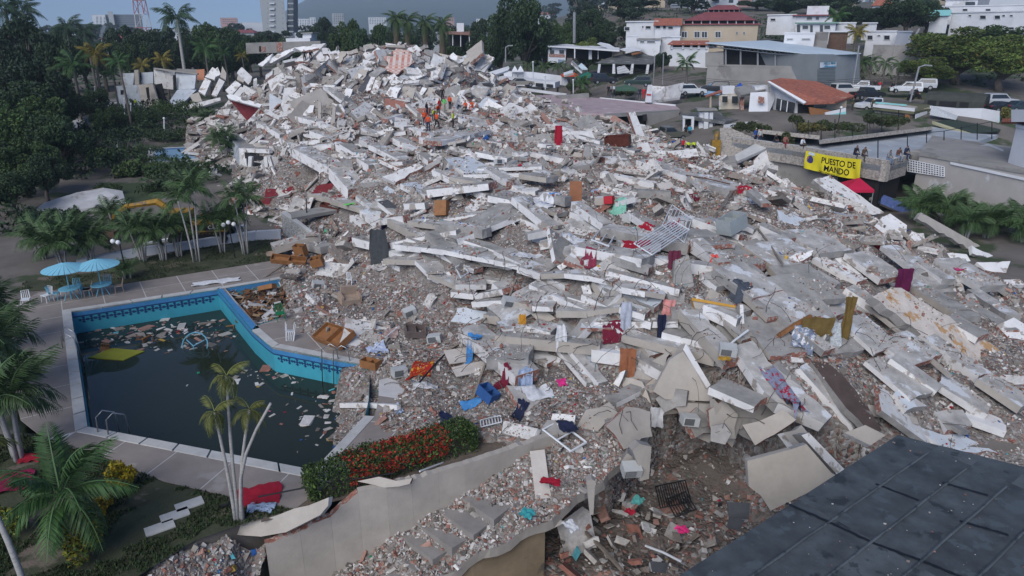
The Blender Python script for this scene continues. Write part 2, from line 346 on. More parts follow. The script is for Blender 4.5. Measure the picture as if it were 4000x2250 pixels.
def panels(parent,outer,holes,org,ang,sx,sy,keep=lambda p:True,gap=.05,z0=-.026,h=.03,mat=None,name='panel',zj=0.0):
 loops=[[Vector((p[0],p[1],0))for p in outer]]+[[Vector((p[0],p[1],0))for p in hh]for hh in holes]
 tri=tessellate_polygon(loops);vs=[p for lp in loops for p in lp]
 Rt=Matrix.Rotation(-ang,3,'Z');loc=[Rt@(p-org)for p in vs]
 bm=bmesh.new();bv=[bm.verts.new((p.x,p.y,0))for p in loc]
 for t in tri:
  try:bm.faces.new([bv[i]for i in t])
  except Exception:pass
 x0,x1=min(p.x for p in loc),max(p.x for p in loc);y0,y1=min(p.y for p in loc),max(p.y for p in loc)
 for k in range(math.floor(x0/sx),math.ceil(x1/sx)+1):
  bmesh.ops.bisect_plane(bm,geom=bm.verts[:]+bm.edges[:]+bm.faces[:],plane_co=(k*sx,0,0),plane_no=(1,0,0))
 for k in range(math.floor(y0/sy),math.ceil(y1/sy)+1):
  bmesh.ops.bisect_plane(bm,geom=bm.verts[:]+bm.edges[:]+bm.faces[:],plane_co=(0,k*sy,0),plane_no=(0,1,0))
 cells={}
 for f in bm.faces:
  c=f.calc_center_median();cells.setdefault((math.floor(c.x/sx),math.floor(c.y/sy)),[]).append(f)
 Ri=Matrix.Rotation(ang,3,'Z');cnt=0
 for(i,j),fs in sorted(cells.items()):
  cw=Ri@Vector(((i+.5)*sx,(j+.5)*sy,0))+org
  if not keep(cw):continue
  idx={};V=[];Fc=[];dzc=random.uniform(0,zj)
  for f in fs:
   q=[]
   for v in f.verts:
    if v not in idx:
     x,y=v.co.x,v.co.y
     x=min(max(x,i*sx+gap/2),(i+1)*sx-gap/2);y=min(max(y,j*sy+gap/2),(j+1)*sy-gap/2)
     idx[v]=len(V);p=Ri@Vector((x,y,0))+org;V.append((p.x,p.y,z0+dzc+h))
    q.append(idx[v])
   Fc.append(tuple(q))
  me=bpy.data.meshes.new('deck_panel');me.from_pydata(V,[],Fc);me.update()
  b2=bmesh.new();b2.from_mesh(me)
  for f in b2.faces:
   if f.normal.z<0:f.normal_flip()
  ed=[e for e in b2.edges if e.is_boundary]
  ex=bmesh.ops.extrude_edge_only(b2,edges=ed)
  for v in[x for x in ex['geom']if isinstance(x,bmesh.types.BMVert)]:v.co.z-=h
  b2.to_mesh(me);b2.free();obj(name,me,parent,mat or DECKM);cnt+=1
 bm.free();return cnt
cor=COP_O[9];e_l=(POOL[0]-POOL[9]).normalized();e_n=(POOL[8]-POOL[9]).normalized()
split_n=(e_l+(-e_n)).normalized()  # decks change their joint direction on the line that leaves the near-left corner
def side(p):
 d=Vector((p.x,p.y,0))-Vector((cor.x,cor.y,0));far=Pz(180,1720)-cor
 return far.x*d.y-far.y*d.x
holes=[COP_O[::-1],offset_poly(POOL2,.12)[::-1]]
panels(deck,DECK_L,holes,cor,math.atan2(e_l.y,e_l.x),2.55,2.3,keep=lambda p:side(p)<=0 or p.y>30)
panels(deck,DECK_L,holes,cor,math.atan2(e_n.y,e_n.x),2.6,2.2,keep=lambda p:side(p)>0 and p.y<=30)
# the basin
WL=-1.45
pool=empty('swimming_pool',tuple(POOL[9]),0,'half empty turquoise swimming pool with dark dirty water','pool')
def rel(o,root):
 o.parent=root;o.matrix_parent_inverse=Matrix.Translation(root.location).inverted();return o
def wall_strip(name,poly,za,zb,mat,off=0.0,closed=True):
 pp=offset_poly(poly,off)if off else poly;mb=MB();n=len(pp)
 for i in range(n if closed else n-1):
  p,q=pp[i],pp[(i+1)%n]
  mb.add([(p.x,p.y,za),(q.x,q.y,za),(q.x,q.y,zb),(p.x,p.y,zb)],[(0,1,2,3)])
 return mb.build(name,mat)
rel(wall_strip('basin_wall',POOL,-3.0,-.02,TURQ),pool)
rel(wall_strip('tile_band',POOL,-.34,-.10,BLUE,-.012),pool)
rel(wall_strip('tile_border',POOL,-.42,-.345,NAVY,-.014),pool)
fl=poly_sheet('basin_floor',POOL,[],-3.0,M('algae_floor',(.05,.06,.03),.9,.4,1));rel(fl,pool)
WAT=bpy.data.materials.new('pool_water');WAT.use_nodes=True
_n,_l=WAT.node_tree.nodes,WAT.node_tree.links;_b=_n['Principled BSDF']
_b.inputs['Base Color'].default_value=(.022,.030,.020,1);_b.inputs['Roughness'].default_value=.03;_b.inputs['Specular IOR Level'].default_value=.5;_b.inputs['IOR'].default_value=1.33
_t=_n.new('ShaderNodeTexNoise');_t.inputs['Scale'].default_value=2.2;_t.inputs['Detail'].default_value=2;_bp=_n.new('ShaderNodeBump');_bp.inputs['Strength'].default_value=.06;_bp.inputs['Distance'].default_value=.05
_l.new(_t.outputs['Fac'],_bp.inputs['Height']);_l.new(_bp.outputs[0],_b.inputs['Normal'])
wsh=poly_sheet('water_surface',offset_poly(POOL,.02),[],WL,WAT);rel(wsh,pool)
# coping stones
def coping(poly,w,z0,z1,parent,name='coping',skip=(),L=1.6):
 o=offset_poly(poly,w);n=len(poly)
 for i in range(n):
  if i in skip:continue
  a,b,c,d=poly[i],poly[(i+1)%n],o[(i+1)%n],o[i]
  k=max(1,round((b-a).length/L))
  for s in range(k):
   t0,t1=s/k+.004,(s+1)/k-.004
   q=[a.lerp(b,t0),a.lerp(b,t1),d.lerp(c,t1),d.lerp(c,t0)]
   mb=MB();mb.prism(q,z0,z1+random.uniform(-.006,.006));rel(mb.build(name,COPE),parent)
coping(POOL,.45,-.12,.035,pool,skip=(1,2,3,5,6))
# diamond tile motifs below the rim of the far wall and of the peninsula wall
def diamonds(a,b,n,z,parent,t0=.04,t1=.96):
 d=(b-a).normalized();nrm=Vector((d.y,-d.x,0))
 if nrm.dot(Vector((0,0,0))-(a+b)/2)<0:nrm=-nrm
 for k in range(n):
  c=a.lerp(b,t0+(t1-t0)*(k+.5)/n)+nrm*.016+Vector((0,0,z));mb=MB()
  up=Vector((0,0,1));s=.17
  for(i,j)in((0,0),(1,0),(-1,0),(0,1),(0,-1)):
   cc=c+d*(i*s*1.05)+up*(j*s*.8);h=s*.62
   mb.add([cc-d*h,cc-up*h*.9,cc+d*h,cc+up*h*.9],[(0,1,2,3)])
  rel(mb.build('diamond_tile',NAVY),parent)
diamonds(POOL[0],POOL[1],18,-.62,pool);diamonds(POOL[4],POOL[5],11,-.60,pool)
# second basin: dark, full of debris, behind the dividing wall
pool2=empty('debris_filled_pool',tuple(POOL2[0]),0,'small side pool choked with broken furniture behind dividing wall','pool')
rel(wall_strip('basin_wall',POOL2,-1.6,0,TURQ),pool2);rel(wall_strip('tile_band',POOL2,-.34,-.06,BLUE,-.012),pool2)
rel(poly_sheet('water_surface',offset_poly(POOL2,.02),[],-.8,WAT),pool2)
mb=MB();mb.add([POOL[1]+Vector((0,0,.02)),POOL2[0]+Vector((0,0,.02)),POOL2[4]+Vector((0,0,.02)),POOL[2]+Vector((0,0,.02))],[(0,3,2,1)]);rel(mb.build('dividing_wall_cap',BLUE),pool2)
coping(POOL2,.4,-.1,.03,pool2,skip=(1,2,3,4))
pen=[POOL[2],POOL[3],POOL[4],POOL[5]]
def strip_coping(pl,w,parent,inner=False):
 for i in range(len(pl)-1):
  a,b=pl[i],pl[i+1];d=(b-a).normalized();nn=Vector((-d.y,d.x,0))*w
  k=max(1,round((b-a).length/1.6))
  for s in range(k):
   t0,t1=s/k+.004,(s+1)/k-.004;p,q=a.lerp(b,t0),a.lerp(b,t1)
   mb=MB();mb.prism([p,q,q+nn,p+nn],-.12,.035);rel(mb.build('coping',COPE),parent)
strip_coping(pen,.42,pool)
# lawn and lower garden
GRASSM=M('lawn_earth',(.055,.062,.036),.95,.35,.7,col2=(.15,.125,.10),c2=.57,c2scale=.5,bump=.5)
LAWN=[Pz(u,v)for u,v in((-250,1700),(150,1700),(420,1792),(640,1882),(880,1937),(1150,1992),(900,2060),(760,2110),(520,2260),(300,2420),(-500,2420))]
lw=poly_sheet('lawn',LAWN,[],-.022,GRASSM);setp(lw,'worn lawn with bare earth',kind='structure')
LAWN2=[Pz(u,v)for u,v in((60,1140),(480,1108),(1110,1008),(1060,900),(640,985),(420,1060),(110,1085))]
lw2=poly_sheet('far_lawn',LAWN2,[],-.02,GRASSM);setp(lw2,'narrow strip of worn grass beside the pool deck',kind='structure')
BED=[Pz(u,v)for u,v in((1020,2030),(1150,1975),(1290,1885),(1420,1750),(1600,1715),(1870,1685),(2180,1655),(2200,1690),(1989,1768),(1817,1828),(1607,1888),(1397,1938),(1284,1962),(1020,2040))]
bd=poly_sheet('garden_bed',BED,[],-.012,EARTH);setp(bd,'earth bed behind the beige wall',kind='structure')
# ---------------------------------------------------------------- broken slabs and beams of the collapsed building
rng=random.Random(7)
REDP=M('dark_red_paint',(.16,.02,.025),.7,.25,2,col2=(.28,.2,.18),c2=.62)
TILEB=M('brown_floor_tile',(.085,.062,.052),.5,.2,1.5,col2=(.2,.18,.17),c2=.62)
BLUET=M('blue_tiled_slab',(.10,.15,.36),.5,.25,2.5,col2=(.3,.38,.5),c2=.62)
YELP=M('ochre_paint',(.50,.27,.05),.8,.15,2)
STAIN=M('stained_wall',(.52,.47,.42),.9,.2,1.0,col2=(.42,.26,.13),c2=.52,stretch=(1.6,1.6,.5),bump=.3)
PALEB=M('pale_blue_paint',(.52,.56,.60),.7,.12,1,col2=(.4,.39,.38),c2=.6)
SPECK=M('speckled_terrazzo',(.40,.43,.44),.85,.4,14,bump=.4)
DKT=M('dark_floor',(.07,.072,.08),.7,.25,2)
def checker_mat():
 m=bpy.data.materials.new('checker_floor');m.use_nodes=True;n,l=m.node_tree.nodes,m.node_tree.links;b=n['Principled BSDF'];b.inputs['Roughness'].default_value=.7
 tc=n.new('ShaderNodeTexCoord');ck=n.new('ShaderNodeTexChecker');ck.inputs['Scale'].default_value=2.6
 ck.inputs['Color1'].default_value=(.42,.17,.13,1);ck.inputs['Color2'].default_value=(.56,.46,.40,1);l.new(tc.outputs['Object'],ck.inputs['Vector'])
 ns=n.new('ShaderNodeTexNoise');ns.inputs['Scale'].default_value=.8;ns.inputs['Detail'].default_value=6;l.new(tc.outputs['Object'],ns.inputs['Vector'])
 r=n.new('ShaderNodeMapRange');r.inputs[1].default_value=.45;r.inputs[2].default_value=.75;r.inputs[4].default_value=.8;l.new(ns.outputs['Fac'],r.inputs[0])
 mx=n.new('ShaderNodeMix');mx.data_type='RGBA';l.new(r.outputs[0],mx.inputs['Factor']);l.new(ck.outputs[0],mx.inputs['A']);mx.inputs['B'].default_value=(.5,.49,.48,1)
 l.new(mx.outputs['Result'],b.inputs['Base Color']);return m
CHECK=checker_mat()
SM={'w':WHITE,'p':PLASTER,'g':GREY,'t':TOPC,'b':BEIGE,'s':SOFF,'r':BRICK,'R':REDP,'T':TILEB,'B':BLUET,'y':YELP,'S':STAIN,'l':PALEB,'k':SPECK,'d':DKT,'c':CHECK}
SMN={'w':'white','p':'white','g':'grey','t':'dusty grey','b':'beige','s':'buff','r':'brick','R':'dark red','T':'brown tiled','B':'blue tiled','y':'ochre','S':'stained','l':'pale blue','k':'speckled','d':'dark','c':'red and cream checkered'}
def area_phrase(u,v):
 """which part of the heap, by things one can find"""
 if v<235:return 'at the top below the trees'
 if v<345:return 'near the long white wall' if u<1330 else 'around the checkered floor' if u<1760 else 'towards the white parapet'
 if v<470:return 'above the garden palms' if u<1330 else 'above the rescue workers' if u<1900 else 'beside the pink terrace'
 if v<640:return 'above the garden' if u<1330 else 'below the rescue workers' if u<2000 else 'near the leaning brick column'
 if v<840:return 'above the red rubble' if u<1450 else 'behind the scattered clothes' if u<2250 else 'near the sprayed markings' if u<2900 else 'facing the yellow banner'
 if v<1080:return 'above the pool' if u<2050 else 'around the white bed frame' if u<2800 else 'below the blue tiled slab'
 if v<1330:return 'by the pool furniture' if u<1900 else 'above the big hollow' if u<2700 else 'beside the stained slab'
 return 'in the debris field' if u<2050 else 'at the hollow mouth' if u<2800 else 'above the dark roof'
GRP='broken slabs of the collapsed building'
def edge_pts(a,b,jag,step,amp,nrm,r):
 L=(b-a).length;k=max(1,int(L/step))if jag else 1;out=[]
 d=(b-a).normalized();side=nrm.cross(d)
 for i in range(k):
  t=i/k;p=a.lerp(b,t)
  if i>0:p=p+side*r.uniform(-amp,amp)+d*r.uniform(-.3,.3)*step
  out.append(p)
 return out
def slab_mesh(name,poly,nrm,thick,mt,ms,mbm,jag,r,step=.45,amp=.12,bend=0.0):
 pts_=[];side_m=[]
 n=len(poly)
 for i in range(n):
  j=jag if isinstance(jag,bool)else jag[i%len(jag)]
  e=edge_pts(poly[i],poly[(i+1)%n],j,step,amp,nrm,r);pts_+=e;side_m+=[1 if not j else 3]*len(e)
 N=len(pts_);c=sum(pts_,Vector())/N
 if bend:
  ax=(poly[1]-poly[0]).normalized()
  pts_=[p-nrm*bend*abs((p-c).dot(ax))**1.5*.1 for p in pts_]
 bot=[p-nrm*thick*r.uniform(.85,1.12)+(p-c)*(r.uniform(-.03,.02)if side_m[i]==3 else 0)for i,p in enumerate(pts_)]
 mb=MB();mb.v=[tuple(p-c)for p in pts_]+[tuple(p-c)for p in bot]
 mb.f=[tuple(range(N)),tuple(range(2*N-1,N-1,-1))];mb.m=[0,2]
 for i in range(N):
  k=(i+1)%N;mb.f.append((k,i,N+i,N+k));mb.m.append(side_m[i])
 me=mb.mesh(name,[mt,ms,mbm,BRICK if r.random()<.45 else GREY]);return me,c
HEROES=[];OCC=[]
def plane_corners(px,tilt,az,dz,anchor=None):
 t,a=R(tilt),R(az);n=Vector((math.sin(t)*math.sin(a),-math.sin(t)*math.cos(a),math.cos(t)))
 cu=sum(p[0]for p in px)/len(px);cv=sum(p[1]for p in px)/len(px)
 if anchor is None:anchor=hit(cu,cv,dz)
 out=[]
 for u,v in px:
  d=Vector(ray(u,v));o=Vector((0,0,CAMH));k=(anchor-o).dot(n)/d.dot(n);out.append(o+d*k)
 return out,n,cu,cv
def finish(o,name,lab,cu,cv,mkey,what,size):
 if lab is None:
  sz='huge' if size>6 else 'large' if size>3 else 'small' if size<1.3 else 'medium'
  n_=max(o.data.polygons,key=lambda p:p.area).normal;w_='upright' if abs(n_.z)<.45 else 'leftward tilted' if n_.x<-.22 else 'rightward tilted' if n_.x>.22 else 'steep' if abs(n_.z)<.8 else 'flat lying'
  lab='%s %s %s %s %s'%(sz,w_,SMN[mkey],what.split()[-1],area_phrase(cu,cv))
 setp(o,lab,'slab' if 'slab' in what else 'beam',GRP if 'slab' in what else 'broken concrete beams of the collapsed building');o['kind']='thing';HEROES.append(o)
def P(px,tilt=30,az=0,th=.28,m='t',ms='w',mb='s',jag=(True,False,True,False),dz=.25,lab=None,bend=0.0,name='concrete_slab',y=None):
 """plate: pixel outline unprojected on a tilted plane through the heap surface"""
 px=[tuple(float(a)for a in q.split(','))for q in px.split()]if isinstance(px,str)else px
 ar=sum(px[i][0]*px[(i+1)%len(px)][1]-px[(i+1)%len(px)][0]*px[i][1]for i in range(len(px)))
 if ar>0:px=px[::-1]
 cs,n,cu,cv=plane_corners(px,tilt,az,dz,None if y is None else Py(sum(p[0]for p in px)/len(px),sum(p[1]for p in px)/len(px),y))
 if(cs[0]-cs[len(cs)//2]).length>16:print('LONG',px,tilt,az,(cs[0]-cs[len(cs)//2]).length)
 rr=random.Random(int(cu*7+cv*13));me,c=slab_mesh(name,cs,n,th,SM[m],SM[ms],SM[mb],jag,rr,bend=bend)
 o=obj(name,me,None,None,c);finish(o,name,lab,cu,cv,m,'slab',(cs[0]-cs[len(cs)//2]).length);return o
def Bm(u1,v1,u2,v2,h,w=.7,m='w',mt='t',dz=0.0,lab=None,name='concrete_beam',slope=0.0):
 """beam: its painted front face runs from pixel 1 to pixel 2 (top edge) and is h pixels high"""
 if u2<u1:u1,v1,u2,v2=u2,v2,u1,v1
 A0,B0=hit(u1,v1+h,dz),hit(u2,v2+h,dz)
 # keep the beam straight: do not let its ends drift apart in depth more than its own pixel length allows
 L=abs(u2-u1)/FPX*(A0.y+B0.y)/2*1.3+1.0
 if abs(A0.y-B0.y)>L:
  mid=(A0.y+B0.y)/2;s=1 if B0.y>A0.y else-1
  A0=Py(u1,v1+h,mid-s*L/2);B0=Py(u2,v2+h,mid+s*L/2)
 A,Bq=Py(u1,v1,A0.y),Py(u2,v2,B0.y)
 d=(Bq-A);L=d.length;d.normalize();back=Vector((-d.y,d.x,0)).normalized()
 if back.y<0:back=-back
 back=(back+Vector((0,0,slope))).normalized()
 nrm=d.cross(back).normalized()
 if nrm.z<0:nrm=-nrm
 th=max(.15,(A-A0).length*.5+(Bq-B0).length*.5)
 poly=[A,Bq,Bq+back*w,A+back*w]
 rr=random.Random(int(u1*7+v1*13));me,c=slab_mesh(name,poly,nrm,th,SM[mt],SM[m],SOFF,(False,True,True,True),rr,amp=.08)
 o=obj(name,me,None,None,c);finish(o,name,lab,(u1+u2)/2,(v1+v2)/2,m,'concrete beam',L);return o
# --- the upper slope
Bm(1061,271,1246,186,33,2.6,'w','w',dz=-.3,lab='long white wall lying across the top of the heap')
P('1040,243 1086,209 1148,187 1145,198 1055,247',50,-30,.4,'w','w',lab='tilted white wall slab behind the long white wall');P('1007,252 1065,209 1048,240 1026,259',45,-30,.3,'w')
P('1148,186 1215,180 1246,188 1180,200',40,-20,.3,'w');P('1255,188 1285,190 1300,215 1262,212',55,20,.4,'p');P('1175,232 1300,222 1306,234 1200,246',25,0,.4,'p');P('1250,247 1300,245 1306,262 1268,265',35,0,.3,'w')
P('1307,232 1332,200 1356,201 1329,246',55,-10,.3,'b',lab='beige wall slab leaning near the top of the heap');P('1332,265 1366,209 1394,212 1363,270',52,-10,.35,'l',lab='pale bluish slab leaning beside the beige one near the top');P('1366,259 1397,215 1409,217 1380,262',55,-10,.4,'g')
P('1440,218 1475,184 1504,206 1468,212',40,0,.3,'w');P('1355,200 1395,190 1400,205 1362,212',40,20,.3,'b');P('1420,178 1450,170 1465,185 1430,196',45,30,.5,'b')
P('1499,223 1574,173 1600,207 1620,243 1546,293 1496,271 1518,252',42,0,.3,'c','g',jag=True,dz=1.2,lab='floor slab with red and cream checkered tiles near the top')
P('1589,190 1627,175 1648,198 1614,206',40,10,.3,'w');P('1660,190 1700,200 1690,222 1650,215',45,20,.3,'g');P('1700,215 1740,222 1752,250 1712,245',45,30,.4,'p');P('1740,225 1775,250 1765,280 1735,262',55,30,.3,'b')
P('1363,336 1403,268 1440,274 1394,346',46,-12,.35,'b',lab='long beige slab on the upper slope left of the dark striped floor');P('1381,374 1434,299 1447,299 1409,383',46,-12,.3,'d',dz=.3);P('1409,380 1443,299 1465,302 1434,383',46,-12,.35,'w',dz=.35,lab='bright white strip of floor beside a dark band on the upper slope')
P('1341,380 1353,343 1378,349 1360,389',46,-12,.3,'w');P('1447,367 1465,311 1490,318 1468,370',46,-12,.5,'w','b');P('1493,398 1524,339 1568,343 1534,408',46,-12,.4,'w','r',lab='broad white slab above the rescue workers');P('1524,324 1540,297 1583,307 1568,329',35,0,.7,'w','b');P('1551,383 1568,355 1583,364 1568,386',40,0,.6,'w','b')
P('1470,330 1500,300 1520,310 1495,345',46,-10,.3,'p');P('1440,290 1480,260 1510,270 1470,300',40,0,.3,'g');P('1395,258 1430,235 1460,240 1430,266',40,10,.4,'p')
P('1586,305 1650,298 1695,325 1640,333',30,0,.25,'g',jag=True);P('1656,295 1691,264 1737,277 1700,310',42,15,.25,'w',lab='white ribbed slab on the upper slope right of the checkered floor');P('1640,262 1690,245 1700,262 1650,275',30,0,.4,'p');P('1720,290 1752,262 1770,280 1738,306',45,20,.3,'p');P('1760,300 1790,285 1815,310 1785,322',45,30,.4,'g')
P('1617,420 1675,342 1703,349 1656,427',52,-15,.35,'b',lab='beige leaning slab directly above the rescue workers');P('1600,405 1650,340 1668,345 1617,410',52,-15,.3,'w');Bm(1582,405,1636,452,12,.5);P('1695,392 1738,349 1792,330 1811,380 1796,411',62,10,.35,'g',jag=True,lab='grey leaning slab behind the rescue workers');P('1761,361 1771,365 1800,411 1792,413',66,10,.12,'w',dz=.9);P('1783,322 1795,330 1812,380 1800,378',64,10,.12,'w',dz=.8)
P('1148,280 1189,296 1204,333 1173,346',74,15,.3,'b');P('1186,284 1198,280 1217,318 1211,324',72,20,.25,'w');P('1245,262 1270,265 1273,318 1248,324',78,0,.3,'p');P('1229,305 1245,274 1254,278 1239,312',70,-20,.3,'g')
P('1083,333 1117,336 1130,374 1105,380',70,15,.3,'b');P('1083,330 1092,325 1117,336 1110,342',30,0,.3,'w');P('1117,333 1136,343 1148,364 1130,364',65,20,.3,'p');P('1210,325 1262,330 1255,342 1212,338',30,0,.3,'w');P('1145,362 1190,368 1180,382 1150,378',30,0,.3,'w')
P('1052,364 1117,398 1114,457 1052,439',76,12,.3,'l','w',jag=False,lab='upright pale blue wall panel at the collapsed corner');P('1037,445 1055,433 1117,460 1111,470 1086,467',45,20,.35,'p',lab='curved white balcony piece below the pale blue panel')
P('1127,398 1254,343 1316,414 1313,460 1180,454',76,5,.4,'s','p',lab='large buff wall standing in shadow at the collapsed corner',jag=(False,True,True,False));P('1192,380 1204,370 1242,383 1229,398',30,0,.7,'w','g',dz=1.2)
P('1243,398 1254,400 1254,464 1242,464',82,0,.3,'b',dz=.9,lab='upright buff post in front of the shadowed wall');P('1300,417 1311,418 1307,488 1291,488',80,0,.3,'b',dz=.8,lab='taller buff post leaning left of the fallen white slab')
Bm(1260,336,1335,395,14,.8,dz=.8);P('1322,408 1332,406 1366,464 1360,467',60,25,.5,'w','b',dz=.5);Bm(1304,361,1412,460,11,1.0,'g','g',dz=.3)
P('1002,345 1016,340 1030,360 1030,395 1020,400',70,20,.3,'b');P('1040,362 1060,355 1062,400 1045,395',75,20,.3,'b')
P('893,386 1012,422 985,452 965,472',80,10,.15,'R','R',jag=False,y=92,lab='dark red underside of the balcony jutting over the palms');P('885,372 900,366 1022,408 1014,420 893,386',55,10,.3,'w',jag=False,y=91,lab='white lip of the balcony jutting over the palms')
P('925,285 945,262 985,300 970,330',65,15,.3,'p');P('905,330 935,318 950,340 920,365',60,0,.3,'l');P('940,345 965,332 985,360 962,380',60,-20,.3,'b')
# --- rows of white beams
for t in """964 451 1002 473 22|1000 475 1040 500 24|1040 492 1092 525 26|1090 538 1150 575 27|1147 453 1229 473 20|1117 508 1198 513 18|1207 510 1260 529 22|1235 474 1282 495 22|1257 529 1300 547 24|1170 554 1254 544 16|1220 572 1304 563 20|1307 554 1360 575 26|1329 535 1384 529 18|1366 578 1428 600 26|1400 490 1508 485 18|1403 535 1434 550 22|1366 566 1440 560 16|1459 557 1521 585 26|1533 538 1623 585 26|1592 498 1645 516 24|1636 535 1700 563 26|1540 476 1577 495 24|1515 465 1574 446 24|1537 520 1583 513 16|1310 562 1357 585 26|1365 585 1431 610 30|1491 585 1540 610 30|1392 616 1439 645 30|1571 562 1625 590 26|1629 597 1672 628 28|1229 574 1303 566 14|1283 605 1357 597 14|1508 636 1571 632 14
1819 756 1904 725 12|1404 826 1470 872 24|1474 791 1551 849 16|1365 842 1411 876 22|1629 907 1776 919 20|1543 954 1726 973 20|1489 973 1621 1012 22|1838 1004 2000 1031 24|1667 1070 1772 1117 20|1490 1020 1560 1042 22|2000 592 2035 625 26|2043 636 2112 678 22|2070 593 2202 620 22|2283 574 2349 585 20|2365 618 2450 618 22|2345 672 2555 717 24|2000 702 2085 682 22|1960 748 2090 748 22|2225 826 2307 857 26|2008 842 2155 904 24|2609 842 2683 865 24|2105 1070 2280 1070 20|2893 725 3000 764 30|2734 1070 2800 1121 24|3000 741 3097 772 28
2070 1198 2159 1198 20|2408 1574 2563 1497 20|2858 1353 2985 1530 26|3128 1140 3268 1233 30|3000 1233 3128 1279 24|3175 1008 3349 1101 22|3233 977 3345 1100 22|3412 1516 3520 1668 20|3765 1625 3932 1686 26|3749 1174 3932 1291 20|1850 1085 1960 1100 18|1950 1010 2060 1040 18|2300 560 2480 590 20|2100 560 2240 575 16|1730 520 1820 530 20|1720 560 1830 590 22|1840 540 1960 560 18|1460 510 1530 520 16|1880 640 1960 655 20""".replace('\n','|').split('|'):
 a=[float(x)for x in t.split()];Bm(*a,w=rng.uniform(.6,1.6),mt=rng.choice('ttgw'))
Bm(1140,578,1285,655,42,2.0,dz=.4,lab='long white beam running down to the curled end above the red rubble');Bm(1285,655,1360,740,46,2.0,dz=.4,lab='curled lower end of the long white beam above the red rubble')
Bm(1726,620,1843,690,30,2.6,mt='l',lab='white edged slab with pale turquoise top propped over a dark gap');Bm(1563,717,1660,764,26,3.0,mt='l',lab='white edged slab sagging left of the green painted one')
P('1571,702 1730,612 1738,624 1606,706',50,-25,.3,'g',lab='grey slab tilted up beside the turquoise topped one');P('1493,690 1637,638 1652,651 1543,713',30,-15,.4,'p');P('1474,787 1516,779 1575,830 1547,842',25,15,.3,'d',lab='slab with dark floor tiles sliding beside a white one');P('1404,822 1474,799 1543,842 1481,857',20,10,.3,'l')
Bm(1730,857,1932,826,16,1.2);Bm(1749,872,1831,876,14,1.0);P('1819,892 1920,838 1926,850 1830,906',50,-10,.1,'w',jag=False,name='white_plank',lab='loose white door leaf lying near the brown cabinet')
P('1855,640 1990,572 2030,600 1900,668',60,-15,.3,'g',lab='pale grey slab facing the camera below the crest');P('2030,440 2070,400 2110,430 2080,470',50,10,.3,'p');P('1945,445 1995,400 2065,430 2000,495',42,15,.3,'p','r',lab='large pale slab with brick edge right of the rescue workers');P('1850,420 1900,380 1950,395 1880,430',25,0,.25,'l');P('2000,480 2060,470 2080,520 2020,530',60,0,.3,'g')
P('2040,545 2140,515 2170,575 2080,580',68,-5,.35,'g',lab='broad grey wall slab below the red hanging curtain');P('2180,515 2310,510 2335,565 2205,568',66,5,.35,'p','g',lab='broad pale wall slab next to the one below the curtain');P('2240,480 2300,440 2420,560 2330,560',55,15,.35,'g','g',lab='large grey slab right of the broken wall slabs');P('2455,440 2480,435 2530,560 2500,570',78,20,.5,'w','r',dz=1.2,lab='tall leaning white column with brick filling and bent bars')
P('2485,560 2530,555 2560,620 2500,610',68,0,.3,'p');P('2560,590 2720,580 2730,610 2600,630',40,0,.6,'p','g',lab='fallen white beam behind the sprayed one')
Bm(2485,625,2683,690,30,1.6,'w','t',lab='long beam with yellow sprayed marks running down to the right');Bm(2683,690,2850,745,34,2.2,'g','t',lab='broken grey continuation of the yellow sprayed beam');Bm(2454,742,2621,750,30,.6,'g','g',lab='grey beam with yellow sprayed letters');Bm(2171,667,2303,640,24,.5,'b');P('2415,600 2430,590 2490,665 2450,660',66,25,.35,'g');P('2105,618 2118,610 2160,660 2120,672',66,20,.35,'g','r');P('2283,575 2300,570 2330,640 2275,620',66,15,.35,'g','r')
P('1925,665 1945,655 1990,720 1955,725',64,25,.35,'g','r');P('1740,735 1800,745 1815,785 1755,785',60,0,.3,'b');P('2080,800 2171,803 2151,842 2012,830',35,0,.5,'p');P('2866,768 2932,744 2998,791 2870,803',22,20,.8,'t','g',lab='thick grey slab overhanging a red brick hollow');P('2405,770 2430,760 2460,820 2395,830',60,-10,.3,'g',name='concrete_slab')
P('2627,1120 2637,1020 2691,997 2712,1121 2690,1180',72,0,.4,'g','g',lab='tall grey concrete slab standing upright above the ochre edged one');P('2606,1140 2675,1150 2672,1217 2614,1212',70,0,.5,'g');P('2175,1040 2268,990 2276,1000 2190,1056',45,-10,.1,'w',jag=False,name='white_plank',lab='loose white board left of the white bed frame')
P('3175,702 3241,684 3454,830 3349,849 3264,768',34,35,.35,'w','r',dz=.8,jag=True,lab='great white plastered wall slab sloping below the yellow banner');P('3415,746 3590,814 3563,849 3404,779',62,25,.35,'B','b',jag=False,dz=.7,lab='blue tiled slab with pale flowers above the palms');P('3446,849 3477,834 3543,880 3540,911 3505,954 3415,884',38,20,.45,'w','r',jag=False,dz=.9,lab='six sided white wall piece with brick edges');P('3563,904 3609,911 3613,942 3536,939',35,10,.3,'w',dz=.4,lab='white panel with one blue stripe')
P('3598,830 3792,938 3885,1000 3815,989 3582,853',64,30,.3,'b','b',dz=.9,lab='grey wall with square holes lying along the edge of the heap');P('3796,958 3880,1000 3890,1016 3800,990',45,30,.3,'w');P('3699,989 3776,993 3792,1020 3722,1024',30,0,.9,'w','g');P('3815,1024 3947,1020 3930,1066 3850,1055',30,10,.3,'w');P('3749,1066 3790,1060 3860,1110 3840,1130',35,25,.4,'w')
